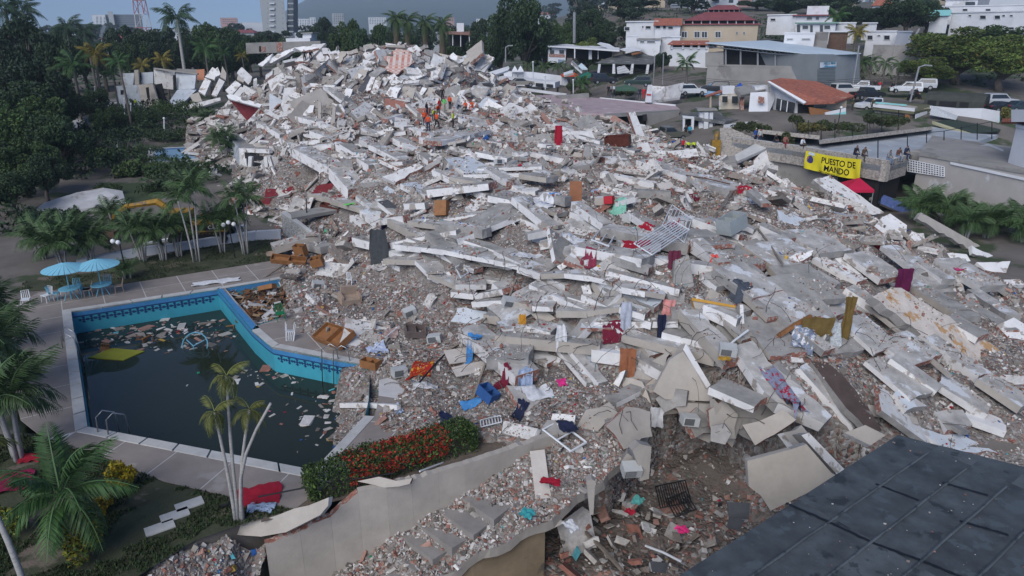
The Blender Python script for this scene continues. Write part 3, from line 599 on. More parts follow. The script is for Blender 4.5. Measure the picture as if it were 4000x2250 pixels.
Bm(3361,1024,3516,1098,36,.9,lab='thick white beam draped with a dark purple cloth');Bm(3520,1082,3578,1121,26,.9);P('2962,1090 3030,1030 3110,990 3178,976 3170,997 3090,1037',28,-20,.35,'w','g',dz=1.0,jag=True,lab='jagged white slab lying diagonally across the slope');P('3128,931 3241,923 3303,981 3175,970',24,20,.3,'l');P('3035,818 3147,857 3116,884 3047,865',20,20,.25,'l');P('3000,869 3070,904 3054,927 2990,900',25,25,.3,'b');P('3050,1040 3090,1035 3125,1090 3095,1100',40,20,.3,'w')
P('2940,640 2985,580 3040,600 3060,650 3040,700 2975,700',68,20,.35,'w','r',dz=.9,jag=True,lab='white wall fragment with beige patches standing near the stone terrace');P('3070,660 3100,665 3112,690 3085,710',60,0,.2,'l')
for k,(px,tl)in enumerate((('1215,755 1240,725 1300,715 1320,740 1245,775',35),('1040,735 1090,740 1080,765 1035,770',30),('1100,745 1140,725 1155,750 1120,760',40),('1280,770 1345,760 1350,790 1290,798',25),('1020,770 1060,775 1050,800 1010,795',25),('1130,790 1190,780 1200,800 1140,812',20),('1345,930 1372,925 1372,965 1350,960',50))):P(px,tl,0,.15,'R','R',jag=True,dz=.3,lab=['largest dark red painted wall fragment below the curled beam','dark red fragment at the left end of the red rubble','small dark red fragment between the larger ones','dark red fragment nearest to the planter wall','faded dark red fragment lowest at the left','dark red fragment behind the planter wall corner','dark red board beside the grey air conditioner'][k],name='wall_fragment')
# --- around the big hollow and the right slope
P('2241,1299 2318,1225 2369,1221 2338,1299',68,0,.3,'s');P('2074,1225 2132,1213 2171,1244 2116,1268',50,0,.1,'b',jag=False);P('2000,1268 2097,1264 2116,1291 2093,1341 2031,1330',70,0,.3,'s');P('2078,1357 2089,1291 2101,1283 2124,1330 2105,1361',68,-20,.5,'w','b');P('2268,1209 2390,1165 2423,1194 2290,1222',20,0,.3,'g');P('2385,1135 2450,1130 2480,1170 2440,1195 2385,1175',55,0,.3,'s')
Bm(2167,1353,2291,1497,18,.5);Bm(2202,1341,2338,1497,26,.5,lab='ribbed white beam sliding into the debris below the maroon cloth');P('2233,1310 2334,1341 2361,1497 2300,1440',40,35,.3,'l','b',lab='white tiled slab beside the ribbed sliding beam');P('2384,1516 2423,1454 2443,1446 2411,1524',60,-30,.4,'w','g');P('2435,1543 2458,1462 2637,1357 2551,1497',62,-20,.3,'s','b',lab='buff ceiling slab tilted under the sprayed rubble')
P('2551,1528 2617,1404 2668,1372 2761,1508 2796,1543 2769,1567 2600,1560',72,0,.35,'b','b',jag=False,dz=.8,lab='large rounded beige ceiling slab hanging over the hollow');P('2668,1365 2679,1341 2776,1504 2761,1516',55,25,.5,'w','b',dz=1.3,jag=False,lab='white slab edge crossing the large rounded beige slab');Bm(2769,1512,2947,1590,28,1.2,'w','g',dz=.6);Bm(2578,1252,2656,1345,22,.7,'g','g')
P('2703,1167 2873,1197 2873,1235 2715,1205',66,0,.3,'b','y',jag=False,dz=.7,lab='slab edge with an ochre painted stripe');P('2703,1163 2873,1193 2873,1203 2703,1174',72,0,.08,'y','y',jag=False,dz=.95,lab='ochre painted strip on the slab edge',name='ochre_edge');Bm(2742,1209,2873,1235,14,.4,dz=.7);P('2890,1190 2903,1190 2910,1299 2893,1299',76,0,.35,'w','b',dz=.8);P('2916,1275 2963,1186 2990,1200 2943,1280',58,0,.5,'k','k',lab='speckled terrazzo block leaning beside the white post');P('3241,1265 3285,1262 3288,1365 3245,1368',64,0,.6,'k','k',dz=.5,lab='speckled terrazzo block wrapped by the checked blanket')
P('2940,1330 3000,1411 3080,1475 3186,1563 3250,1625 3220,1655 3040,1575 2985,1530 2862,1352',22,12,.55,'t','w',jag=(False,True,False,True),dz=.6,lab='great white edged slab jutting towards the dark roof');Bm(3120,1434,3334,1675,26,.6,lab='white edged beam beside the brown tiled floor');P('3167,1411 3233,1415 3300,1475 3445,1680 3400,1695 3280,1560',24,20,.4,'T','g',dz=.35,lab='floor slab with brown tiles running down to the roof')
P('3408,1159 3481,1124 3520,1124 3870,1341 3963,1411 3823,1454 3598,1306',38,28,.5,'S','w',dz=.7,jag=(False,False,True,True),lab='long slab with rust and black water stains');Bm(3303,1124,3594,1310,34,.9,lab='upper part of the white edge under the stained slab');Bm(3594,1310,3823,1470,40,.9,lab='lower part of the white edge under the stained slab')
P('3493,1535 3516,1516 3621,1586 3543,1602',25,15,.3,'l');P('3780,1147 3830,1132 3963,1217 3842,1252',25,20,.35,'t');P('3893,1271 3960,1240 4010,1270 4010,1330 3940,1320',30,10,.2,'w');P('3600,1090 3680,1085 3740,1140 3650,1150',25,20,.3,'g');P('3650,1610 3760,1600 3800,1660 3700,1680',20,10,.3,'t');P('3560,1660 3720,1680 3900,1770 3700,1760',18,15,.3,'l',dz=.2,lab='pale tiled slab just behind the dark roof edge')
P('2919,1801 3090,1755 3150,1735 3250,1850 3280,1865 3010,1995 2925,1900',72,0,.3,'b','b',jag=(True,False,False,False),y=20.5,lab='big beige ceiling panel leaning beside the dark roof');P('3130,1700 3160,1690 3310,1845 3280,1865',62,25,.5,'w','g',y=22,lab='narrow white edged slab between beige panel and dark roof')
P('2620,1570 2780,1580 2830,1640 2770,1730 2680,1690',74,0,.35,'s','b',y=27);P('2790,1560 2900,1640 2860,1750 2800,1690',72,15,.35,'s','b',y=26);P('2450,1500 2560,1560 2540,1660 2470,1650',70,-20,.35,'s',y=29);P('2900,1660 3060,1600 3110,1640 2950,1740',50,-20,.4,'b','b',y=24.5);P('3060,1690 3130,1660 3180,1720 3110,1760',50,20,.4,'s',y=23.5)
P('2240,1690 2290,1600 2380,1570 2420,1620 2330,1690',60,0,.4,'s','b',dz=.3);P('2400,1680 2420,1600 2490,1560 2520,1600 2480,1680',66,10,.4,'s','b',y=29.5);P('2100,1690 2140,1640 2250,1650 2220,1700',30,0,.3,'g');P('3300,1690 3380,1660 3460,1700 3400,1740',40,0,.3,'b',y=22)
# --- more slabs of the same kind, tumbled over the mound
def scatter_slab(u,v,L,Wd,th,yaw,tilt,az,m,ms,lab=None):
 c0=hit(u,v,.12);t,a=R(tilt),R(az);n=Vector((math.sin(t)*math.sin(a),-math.sin(t)*math.cos(a),math.cos(t)))
 x=Vector((math.cos(R(yaw)),math.sin(R(yaw)),0));x=(x-n*x.dot(n)).normalized();y=n.cross(x)
 poly=[c0+x*sx*L/2*rng.uniform(.8,1.1)+y*sy*Wd/2*rng.uniform(.75,1.1)for sx,sy in((-1,-1),(1,-1),(1,1),(-1,1))]
 me,c=slab_mesh('concrete_slab',poly,n,th,SM[m],SM[ms],SOFF,(False,True,rng.random()<.5,True),rng,amp=.1)
 o=obj('concrete_slab',me,None,None,c);finish(o,'concrete_slab',lab,u,v,m,'slab',L);return o
def excl(u,v):return any(a<u<c and b<v<d for a,b,c,d in((3300,1090,3990,1500),(2840,1320,3470,1700),(3150,670,3640,970),(2540,1360,2820,1600),(2150,1300,2370,1510),(2460,610,2900,800),(1120,560,1380,760)))
for i in range(110):
 while True:
  u,v=rng.uniform(1150,3700),rng.uniform(480,1420)
  if v>1000 and u<1900:continue
  if u>2700 and v<640+(u-2700)*.42 or excl(u,v):continue
  w0=hit(u,v,0)
  if bool(inpoly(np.array([w0.x]),np.array([w0.y]),HEAP)[0]):break
 dep=proj(w0)[2];Lp=rng.choice((1.6,2.2,2.8,3.6,5.0))*rng.uniform(.85,1.15)/dep*FPX;k=rng.gauss(.2,.4)if u<2500 else rng.gauss(.5,.35);hh=rng.uniform(.28,.62)/dep*FPX;c,s_=1/math.hypot(1,k),k/math.hypot(1,k)
 Bm(u-Lp/2*c,v-Lp/2*s_,u+Lp/2*c,v+Lp/2*s_,hh,rng.choice((.45,.7,.9,1.3,2.2)),rng.choice('wwwpbg'),rng.choice('tttgg'),dz=rng.uniform(.1,.6))
# pancaked floors: long sagging plates one above the other along the front of the heap
for k,(ch,w,z)in enumerate((('1540,955 1640,966 1730,976 1840,1000 1930,1016 2020,1036',2.6,.5),('2020,1040 2110,1070 2200,1068 2300,1078 2390,1100',2.4,.5),('1495,1012 1620,1016 1672,1068 1780,1112 1900,1112',2.0,.35),('1840,1180 1990,1172 2075,1196 2160,1200',1.6,.4),('2170,1215 2290,1216 2420,1200 2520,1230',1.8,.4),('1760,1140 1850,1150 1960,1130',1.4,.3),('1960,1290 2060,1275 2150,1300',1.2,.3),('2420,1120 2520,1140 2600,1150',1.8,.5))):
 q=[tuple(float(a)for a in t.split(','))for t in ch.split()]
 for(a,b),(c,d)in zip(q,q[1:]):Bm(a,b,c,d,rng.uniform(18,24),w,rng.choice('wwpb'),'t',dz=z+.35)
# long plates sliding down the right slope, and torn ceilings over the hollow
for t in '2840 1090 3000 1240|2960 1130 3120 1300|3050 1180 3230 1310|3440 960 3640 1110|3560 1120 3760 1240|3650 1010 3830 1120|2760 1170 2900 1330|3380 1410 3560 1560|3480 1400 3660 1530|3660 1500 3860 1620|3820 1480 3990 1590|3830 1130 3990 1230|2700 960 2860 1060|2900 960 3040 1050|3060 900 3200 990|2880 1240 3010 1390|3280 1250 3420 1380|3000 1040 3140 1180|3300 990 3440 1090|2620 900 2760 960|3540 1000 3680 1090|2980 1440 3090 1560|3420 1330 3560 1430|3680 1240 3820 1320'.split('|'):
 a=[float(x)for x in t.split()];Bm(*a,rng.uniform(18,30),rng.choice((.8,1.2,1.8,2.4)),rng.choice('wwpb'),rng.choice('ttg'),dz=rng.uniform(.2,.5))
for k in range(16):
 u,v=rng.uniform(2440,2980),rng.uniform(1520,1720);w,h=rng.uniform(40,95),rng.uniform(40,90);a=rng.uniform(-.6,.6);q=[(u+x*w*math.cos(a)-y*h*math.sin(a),v+x*w*math.sin(a)+y*h*math.cos(a))for x,y in((-.9,-.6),(.2,-1),(1,-.2),(.6,.9),(-.7,.8))];P(q,rng.uniform(48,76),rng.uniform(-40,40),.3,rng.choice('sbg'),'b',jag=True,y=26+(1620-v)*.02+rng.uniform(0,1.5))
for i in range(70):
 u,v=rng.uniform(1030,1960),rng.uniform(190,460)
 w0=hit(u,v,0)
 if not bool(inpoly(np.array([w0.x]),np.array([w0.y]),HEAP)[0]):continue
 L=rng.uniform(1.8,4.6);scatter_slab(u,v,L,L*rng.uniform(.3,.7),rng.uniform(.25,.5),rng.uniform(20,130),rng.uniform(30,72),rng.gauss(-5,40),rng.choice('wwpptgb'),rng.choice('wwgb'))
cnt=0;tries=0
while cnt<90 and tries<4000:
 tries+=1;u,v=rng.uniform(950,3980),rng.uniform(200,1660)
 w0=hit(u,v,0)
 if not bool(inpoly(np.array([w0.x]),np.array([w0.y]),HEAP)[0]):continue
 if v>1000 and u<2000 and rng.random()<.85:continue
 if v<420 and rng.random()<.35 or excl(u,v):continue
 up=v<450;right=u>2700
 L=rng.uniform(1.0,3.2)*(1.25 if up else 1);Wd=L*rng.uniform(.3,.75)
 yaw=rng.gauss(-30 if not right else-48,28);tilt=rng.uniform(5,40)if not up else rng.uniform(20,65);az=rng.gauss(20 if right else 0,35)
 scatter_slab(u,v,L,Wd,rng.uniform(.15,.4),yaw,tilt,az,rng.choice('wptttgglb'),rng.choice('wwgbr'));cnt+=1
# ---------------------------------------------------------------- loose rubble lying on mound and slabs (countless: one object each)
CHIPM=M('rubble_chips',(1,1,1),.92,.22,5,attr='col',spec=.15)
def world_bvh(objs):
 V=[];F=[]
 for o in objs:
  me=o.data;b=len(V);T=o.matrix_world if o.parent else Matrix.Translation(o.location)@o.rotation_euler.to_matrix().to_4x4()
  V+=[T@v.co for v in me.vertices];F+=[tuple(i+b for i in p.vertices)for p in me.polygons]
 return BVHTree.FromPolygons(V,F)
HBVH=world_bvh([heap]+HEROES)
nr=np.random.default_rng(11)
PAL=np.array([(.60,.585,.565),(.50,.48,.455),(.39,.365,.335),(.29,.265,.235),(.28,.13,.10),(.34,.20,.16),(.25,.21,.18),(.16,.145,.13),(.06,.06,.06),(.03,.10,.30),(.36,.03,.05),(.03,.25,.12),(.10,.36,.42),(.48,.32,.08),(.5,.15,.25)])
PALW=np.array([.10,.13,.17,.16,.115,.11,.13,.07,.013,.006,.006,.003,.005,.004,.003]);PALW=PALW/PALW.sum()
BASEH=np.array([(-1,-1,-1),(1,-1,-1),(1,1,-1),(-1,1,-1),(-1,-1,1),(1,-1,1),(1,1,1),(-1,1,1)],float)
QF=np.array([(0,3,2,1),(4,5,6,7),(0,1,5,4),(1,2,6,5),(2,3,7,6),(3,0,4,7)])
def pieces(name,pos,nrm,size,aspect,cols,align=.7,jit=.3,mat=None,yaw=None):
 """many small jittered blocks in one mesh"""
 n=len(pos);base=BASEH[None]*(1+nr.uniform(-jit,jit,(n,8,3)))
 base=base*(size[:,None]*aspect)[:,None,:]*.5
 z=nrm*align+nr.normal(0,1-align,(n,3));z/=np.linalg.norm(z,axis=1)[:,None]+1e-9
 a=nr.normal(0,1,(n,3))
 if yaw is not None:a=np.stack([np.cos(yaw),np.sin(yaw),np.zeros(n)],1)+nr.normal(0,.15,(n,3))
 x=a-z*(a*z).sum(1)[:,None];x/=np.linalg.norm(x,axis=1)[:,None]+1e-9
 y=np.cross(z,x)
 V=pos[:,None,:]+base[:,:,0:1]*x[:,None,:]+base[:,:,1:2]*y[:,None,:]+base[:,:,2:3]*z[:,None,:]
 F=(QF[None]+(np.arange(n)*8)[:,None,None]).reshape(-1,4)
 me=bpy.data.meshes.new(name);me.vertices.add(n*8);me.vertices.foreach_set('co',V.reshape(-1).astype(np.float32))
 me.loops.add(len(F)*4);me.loops.foreach_set('vertex_index',F.reshape(-1).astype(np.int32))
 me.polygons.add(len(F));me.polygons.foreach_set('loop_start',(np.arange(len(F))*4).astype(np.int32))
 me.update(calc_edges=True);me.shade_flat()
 at=me.attributes.new('col','FLOAT_COLOR','FACE')
 c4=np.concatenate([np.repeat(cols,6,axis=0),np.ones((n*6,1))],1);at.data.foreach_set('color',c4.reshape(-1).astype(np.float32))
 me.materials.append(mat or CHIPM);return me
def drop(bvh,xy,z0=40,skip=(1e9,1e9),keepp=.15):
 P_,N_,ok=[],[],[]
 d=Vector((0,0,-1))
 for i,(x,y)in enumerate(xy):
  h=bvh.ray_cast(Vector((x,y,z0)),d)
  if h[0]is not None and not(skip[0]<=h[2]<skip[1]and nr.random()>(keepp*4.5 if noise.noise((x*.55,y*.55,6.))>.06 else keepp*.35)):P_.append(h[0]);N_.append(h[1]);ok.append(i)
 return np.array([tuple(p)for p in P_]),np.array([tuple(p)for p in N_]),np.array(ok,int)
def sample_heap(n,poly,fall=1.2):
 X=[];tot=0
 xs_=[p.x for p in poly];ys_=[p.y for p in poly]
 while tot<n:
  q=np.stack([nr.uniform(min(xs_),max(xs_),60000),nr.uniform(min(ys_),max(ys_),60000)],1)
  q=q[inpoly(q[:,0],q[:,1],poly)];dist=np.hypot(q[:,0],q[:,1])
  q=q[nr.uniform(0,1,len(q))<(22/np.maximum(dist,22))**fall];X.append(q);tot+=len(q)
 return np.concatenate(X)[:n]
def colour(n,w=PALW):return PAL[nr.choice(len(PAL),n,p=w)]*nr.uniform(.8,1.15,(n,1))
# larger slab fragments beyond those that can be picked out one by one
xy=sample_heap(2300,HEAP,.35);xy=xy[nr.uniform(0,1,len(xy))<np.clip((xy[:,1]-24)/40,.12,1)]
xy=np.concatenate([xy,[q for q in sample_heap(2600,HEAP,0)if q[1]>74][:450]])
NH=len(heap.data.polygons);pos,nm,ok=drop(HBVH,xy,skip=(NH,1e9),keepp=.04);n=len(pos)
size=np.minimum(nr.lognormal(.25,.42,n)*np.where(pos[:,1]>74,1.2,1),np.where(pos[:,1]<45,1.5,2.6));asp=np.stack([np.ones(n),nr.uniform(.16,.5,n),nr.uniform(.08,.2,n)],1);pos[:,2]+=size*.1
wm=np.zeros(len(PAL));wm[:8]=(.27,.2,.2,.16,.03,.04,.08,.03);wm/=wm.sum()
yw=np.where(nr.uniform(0,1,n)<.65,nr.normal(R(-28),.35,n),nr.uniform(-3.1,3.1,n));yw=yw-.3*(pos[:,0]>15)
big=obj('broken_slab_fragments',pieces('broken_slab_fragments',pos,nm,size,asp,colour(n,wm),.72,.16,yaw=yw));setp(big,'jumbled fragments of white and grey slabs packed between the larger ones','rubble',kind='stuff')
HBVH=world_bvh([heap,big]+HEROES)
# medium broken pieces
NH=NH+len(big.data.polygons)
xy=sample_heap(3400,HEAP,.9);pos,nm,ok=drop(HBVH,xy,skip=(NH,1e9),keepp=.08);n=len(pos)
dist=np.hypot(pos[:,0],pos[:,1]);size=nr.lognormal(-1.1,.45,n)*np.clip(dist/50,.75,1.35)
asp=np.stack([np.ones(n),nr.uniform(.3,.8,n),nr.uniform(.1,.3,n)],1)
wm=PALW.copy();wm[9:]=0;wm[0]*=1.6;wm[1]*=1.5;wm[4:6]*=.5;wm/=wm.sum()
pos[:,2]+=size*.06
o=obj('broken_concrete_pieces',pieces('broken_concrete_pieces',pos,nm,size,asp,colour(n,wm),.55,.28));setp(o,'countless broken pieces of concrete and plaster strewn over the heap','rubble',kind='stuff')
HB2=world_bvh([heap,big,o]+HEROES)
# fine chips
NP=NH+len(o.data.polygons)
xy=sample_heap(95000,HEAP,1.9);pos,nm,ok=drop(HB2,xy,skip=(NP,1e9),keepp=.13);n=len(pos)
dist=np.hypot(pos[:,0],pos[:,1]);size=nr.lognormal(-2.72,.48,n)*np.clip(dist/38,.8,1.6)
asp=np.stack([np.ones(n),nr.uniform(.4,.95,n),nr.uniform(.2,.7,n)],1);pos[:,2]+=size*.08
o=obj('rubble_chips',pieces('rubble_chips',pos,nm,size,asp,colour(n),.45,.35));setp(o,'fine brick and plaster rubble scattered over everything','rubble',kind='stuff')
def strew(name,label,target,poly,n,med=-2.7,w=PALW,sub=None):
 xy=sample_heap(n,poly,.3);pos,nm,ok=drop(world_bvh([target]),xy);n=len(pos);size=nr.lognormal(med,.55,n);asp=np.stack([np.ones(n),nr.uniform(.4,.95,n),nr.uniform(.2,.6,n)],1);pos[:,2]+=size*.1
 o=obj(name,pieces(name,pos,nm,size,asp,colour(n,w),.5,.35));return setp(o,label,'rubble',kind='stuff')
# ---------------------------------------------------------------- skirt under the edge of the mound, hollow, terrace, stairs
bm=bmesh.new();bm.from_mesh(heap.data)
ex=bmesh.ops.extrude_edge_only(bm,edges=[e for e in bm.edges if e.is_boundary])
for v in[q for q in ex['geom']if isinstance(q,bmesh.types.BMVert)]:v.co.z=min(v.co.z-.5,-5.0)if v.co.y<40 else v.co.z-3
newf=[f for f in ex['geom']if isinstance(f,bmesh.types.BMFace)]
for f in newf:f.material_index=1
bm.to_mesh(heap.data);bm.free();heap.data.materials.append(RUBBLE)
def idw_sheet(name,ctrl,poly,step,mat,amp=.08,rag=.0):
 px_=np.array([[p.x,p.y]for p in ctrl]);pv=np.array([p.z for p in ctrl]);r=random.Random(len(name));bd=[]
 for i in range(len(poly)):
  a,b=poly[i],poly[(i+1)%len(poly)];k=max(1,int((b-a).length/(step*1.3)))
  for t in range(k):p=a.lerp(b,t/k);bd.append(Vector((p.x+r.uniform(-rag,rag),p.y+r.uniform(-rag,rag))))
 X,Y=np.meshgrid(np.arange(min(p.x for p in poly),max(p.x for p in poly),step),np.arange(min(p.y for p in poly),max(p.y for p in poly),step));X=X+nr.uniform(-.2,.2,X.shape)*step;Y=Y+nr.uniform(-.2,.2,Y.shape)*step
 m=inpoly(X,Y,poly);inner=[Vector((a,b))for a,b in zip(X[m],Y[m])];n0=len(bd)
 from mathutils.geometry import delaunay_2d_cdt
 vs,es,fs,_,_,_=delaunay_2d_cdt(bd+inner,[(i,(i+1)%n0)for i in range(n0)],[list(range(n0))],1,1e-4)
 XY=np.array([tuple(v)for v in vs]);d=np.hypot(XY[:,None,0]-px_[:,0],XY[:,None,1]-px_[:,1]);w=1/(d**2.4+.05);z=(w*pv).sum(1)/w.sum(1);z=z+np.array([amp*noise.noise((a*1.1,b*1.1,9.1))for a,b in XY])
 me=bpy.data.meshes.new(name);me.from_pydata([(a,b,c)for(a,b),c in zip(XY,z)],[],[tuple(f)for f in fs]);me.update();bm=bmesh.new();bm.from_mesh(me)
 for f in bm.faces:
  if f.normal.z<0:f.normal_flip()
 bm.to_mesh(me);bm.free();return obj(name,me,None,mat)
PITP=[Pz(u,v,z)for u,v,z in((1700,2330,-4.2),(1960,2260,-4.2),(2150,2100,-4.1),(2300,2000,-3.9),(2450,1850,-3.4),(2600,1760,-2.9),(2800,1740,-2.2),(2950,1800,-2.6),(3050,1900,-3.2),(2800,1950,-3.6),(2550,2000,-3.8),(2400,2150,-4.0),(2600,2200,-4.0),(2900,2100,-3.8))]+[Vector((-6,9,-4.2)),Vector((16,9,-4)),Vector((18,20,-3)),Vector((14,28,-2)),Vector((2,29,-3))]
PITB=[Vector(p)for p in((-8,8,0),(20,8,0),(20,30,0),(-1,31,0),(-1.5,24,0),(-8,20,0))]
pit=idw_sheet('hollow_floor',PITP,PITB,.3,rubble_mat('earth_rubble',(.135,.115,.10),[(.3,(.20,.17,.15)),(.25,(.14,.12,.105)),(.2,(.26,.15,.12)),(.15,(.30,.29,.28)),(.1,(.1,.09,.08))],6,.6),.3);setp(pit,'earth and rubble floor of the hollow below the terrace',kind='structure')
TERR=[Pz(u,v,z)for u,v,z in((1280,2250,-3.0),(1389,2188,-2.6),(1557,2067,-1.75),(1681,1990,-1.25),(1814,1904,-.75),(1942,1818,-.3),(2060,1770,-.05),(2200,1715,.1),(2350,1690,.2),(2520,1685,.15),(2460,1790,-.25),(2330,1895,-.6),(2130,2040,-1.1),(1950,2130,-1.5),(1740,2250,-2.3),(1500,2360,-3.1))]
TERC=TERR+[Pz(u,v,z)for u,v,z in((1600,2160,-2.1),(1800,2040,-1.4),(2000,1930,-.85),(2200,1830,-.4),(2350,1760,-.1))]
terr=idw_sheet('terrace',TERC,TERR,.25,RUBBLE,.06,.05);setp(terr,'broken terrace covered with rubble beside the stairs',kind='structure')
sd=terr.modifiers.new('thick','SOLIDIFY');sd.thickness=.45;sd.offset=-1;terr.data.materials.append(SOFF);sd.material_offset_rim=1;sd.material_offset=1
# stairs: each tread its own slab
CONC=M('stair_concrete',(.25,.235,.22),.9,.15,1.5,bump=.2)
stairs=empty('stairs',tuple(TERR[1]),0,'wide concrete steps half buried in rubble below the beige wall','stairs')
lines=[((1330,2222,-2.8),(1480,2330,-2.8)),((1410,2172,-2.5),(1560,2285,-2.5)),((1475,2128,-2.2),(1625,2240,-2.2)),((1540,2083,-1.92),(1690,2195,-1.92)),((1610,2040,-1.62),(1765,2150,-1.62)),((1690,1988,-1.32),(1850,2100,-1.32)),((1775,1935,-1.02),(1930,2040,-1.02)),((1860,1880,-.74),(2010,1975,-.74))]
for i in range(len(lines)-1):
 (a,b),(c,d)=lines[i],lines[i+1];z=a[2]+.3
 q=[Pz(a[0],a[1],a[2]),Pz(b[0],b[1],b[2]),Pz(d[0],d[1],a[2]),Pz(c[0],c[1],a[2])]
 m_=MB();m_.prism(q,z-.8,z-.2);rel(m_.build('tread',CONC),stairs)
# beige retaining wall in joined panels
WTOP=[Pz(u,v,.45)for u,v in((1020,2017),(1160,1980),(1284,1945),(1397,1919),(1510,1898),(1607,1873),(1712,1843),(1817,1814),(1905,1785),(1989,1756),(2085,1720),(2180,1690))]
wall=empty('retaining_wall',tuple(WTOP[0]),0,'beige rendered retaining wall with vertical joints and cracked left end','wall')
WTZ=[-.75,-.55,-.3,.42,.45,.45,.45,.45,.45,.45,.45,.4]
for i in range(len(WTOP)-1):
 a,b=WTOP[i],WTOP[i+1];d=(b-a).normalized();nn=Vector((-d.y,d.x,0))*.28
 k=5;t0,t1=.0018,.9982;top=[]
 for s in range(k+1):
  t=t0+(t1-t0)*s/k;z=WTZ[i]+(WTZ[i+1]-WTZ[i])*(s/k);z+=rng.uniform(-.07,.03)if i<3 or i in(4,5,9)else rng.uniform(-.015,.01)
  p=a.lerp(b,t);top.append(Vector((p.x,p.y,z)))
 m_=MB();n0=k+1
 vs=[tuple(p)for p in top]+[(p.x,p.y,-4.2)for p in top]+[tuple(p+nn)for p in top]+[(p.x+nn.x,p.y+nn.y,-4.2)for p in top]
 fs=[]
 ms_=[]
 for s in range(k):
  fs+=[(n0+s,n0+s+1,s+1,s),(s,s+1,2*n0+s+1,2*n0+s),(2*n0+s+1,3*n0+s+1,3*n0+s,2*n0+s)];ms_+=[0,1 if i<3 else 0,0]
 fs+=[(0,2*n0,3*n0,n0),(k,n0+k,3*n0+k,2*n0+k)];ms_+=[0,0]
 m_.v=vs;m_.f=fs;m_.m=ms_;rel(m_.build('panel',[BEIGE,BRICK]),wall)
P('885,2060 1000,2030 1150,1986 1284,1943 1282,1975 1250,2012 1117,2079 1020,2096 900,2088',58,-12,.3,'b','p','r',jag=(False,False,False,False,False,True,True,True,False),y=20.3,lab='cracked upper piece of the beige wall leaning back from it',name='wall_fragment')
P('1395,1880 1480,1862 1610,1868 1600,1890 1560,1900 1500,1905',60,-10,.2,'b','p',jag=True,y=21.6,lab='loose rendered flake on the rim of the beige wall',name='wall_fragment')
# brown wall below the terrace edge
lw_=[Pz(1740,2250,-2.6),Pz(1850,2195,-2.2),Pz(1950,2130,-1.8),Pz(2060,2075,-1.5),Pz(2130,2040,-1.35)]
bw=empty('basement_wall',tuple(lw_[0]),0,'stained brown basement wall below the terrace edge','wall')
BRN=M('brown_render',(.21,.165,.11),.9,.25,.8,col2=(.10,.09,.075),c2=.56)
for i in range(4):
 a,b=lw_[i],lw_[i+1];d=(b-a);nn=Vector((-d.y,d.x,0)).normalized()*.3
 m_=MB();m_.add([a,b,b+nn,a+nn,(a.x,a.y,-4.4),(b.x,b.y,-4.4),(b.x+nn.x,b.y+nn.y,-4.4),(a.x+nn.x,a.y+nn.y,-4.4)],[(0,1,2,3),(4,5,1,0),(5,6,2,1),(6,7,3,2),(7,4,0,3)]);rel(m_.build('panel',BRN),bw)
P('2290,1880 2312,1872 2325,1880 2318,2010 2305,2012',84,0,.35,'s','s',jag=False,y=20.6,lab='thin concrete pier at the mouth of the hollow',name='concrete_pier');P('2470,1760 2500,1735 2545,1745 2535,1870 2500,1880',78,10,.5,'s','s',y=23.2,lab='leaning concrete pier beside the white air conditioner',name='concrete_pier');P('2430,1800 2450,1770 2480,1790 2470,1850 2440,1850',80,-10,.5,'s','s',y=24,lab='broken pier stump under the terrace edge',name='concrete_pier')
# ---------------------------------------------------------------- dark felt roof of the neighbouring building
ZR=4.6
ROOF=[Pz(u,v,ZR)for u,v in((3510,1700),(2640,2258),(2330,2460),(4500,2900),(4700,2030),(4010,1828))]
FELT=M('bitumen_felt',(.062,.072,.08),.55,.35,1.1,col2=(.08,.098,.11),c2=.55,c2scale=1.6,spec=.15,bump=.3,bscale=3)
rf=empty('neighbouring_building',tuple(ROOF[0]),0,'building with a flat dark felt roof beside the hollow','building')
m_=MB();m_.prism([Vector((p.x,p.y,0))for p in ROOF][::1],ZR-.3,ZR-.03);rel(m_.build('roof_slab',FELT),rf)
c_=sum(ROOF,Vector())/len(ROOF);m_=MB();m_.prism([c_+(p-c_)*.93 for p in ROOF],-4.5,ZR-.3);rel(m_.build('wall',BEIGE),rf)
eL=(ROOF[0]-ROOF[1]).normalized();n0=len(bpy.data.objects)
roofsheet=rel(empty('roofing',tuple(ROOF[0])),rf)
FELTS=[FELT,M('bitumen_felt_worn',(.07,.081,.089),.5,.35,1.3,col2=(.035,.042,.048),c2=.58,c2scale=1.2,spec=.15,bump=.3,bscale=3),M('bitumen_felt_pale',(.085,.098,.107),.6,.3,.9,col2=(.04,.05,.058),c2=.55,c2scale=2,spec=.15,bump=.3,bscale=3)]
before=set(bpy.data.objects)
panels(rf,ROOF,[],ROOF[0],math.atan2(eL.y,eL.x),5.2,1.0,gap=-.02,z0=ZR-.03,h=.028,mat=FELT,name='felt_sheet',zj=.03)
bpy.data.objects.remove(roofsheet)
for o in set(bpy.data.objects)-before:
 if o.name.startswith('felt_sheet'):
  o.parent=None;rel(o,rf);o.data.materials[0]=FELTS[hash(o.name)%3]if False else FELTS[int(abs(o.data.vertices[0].co.x*7+o.data.vertices[0].co.y*13))%3]
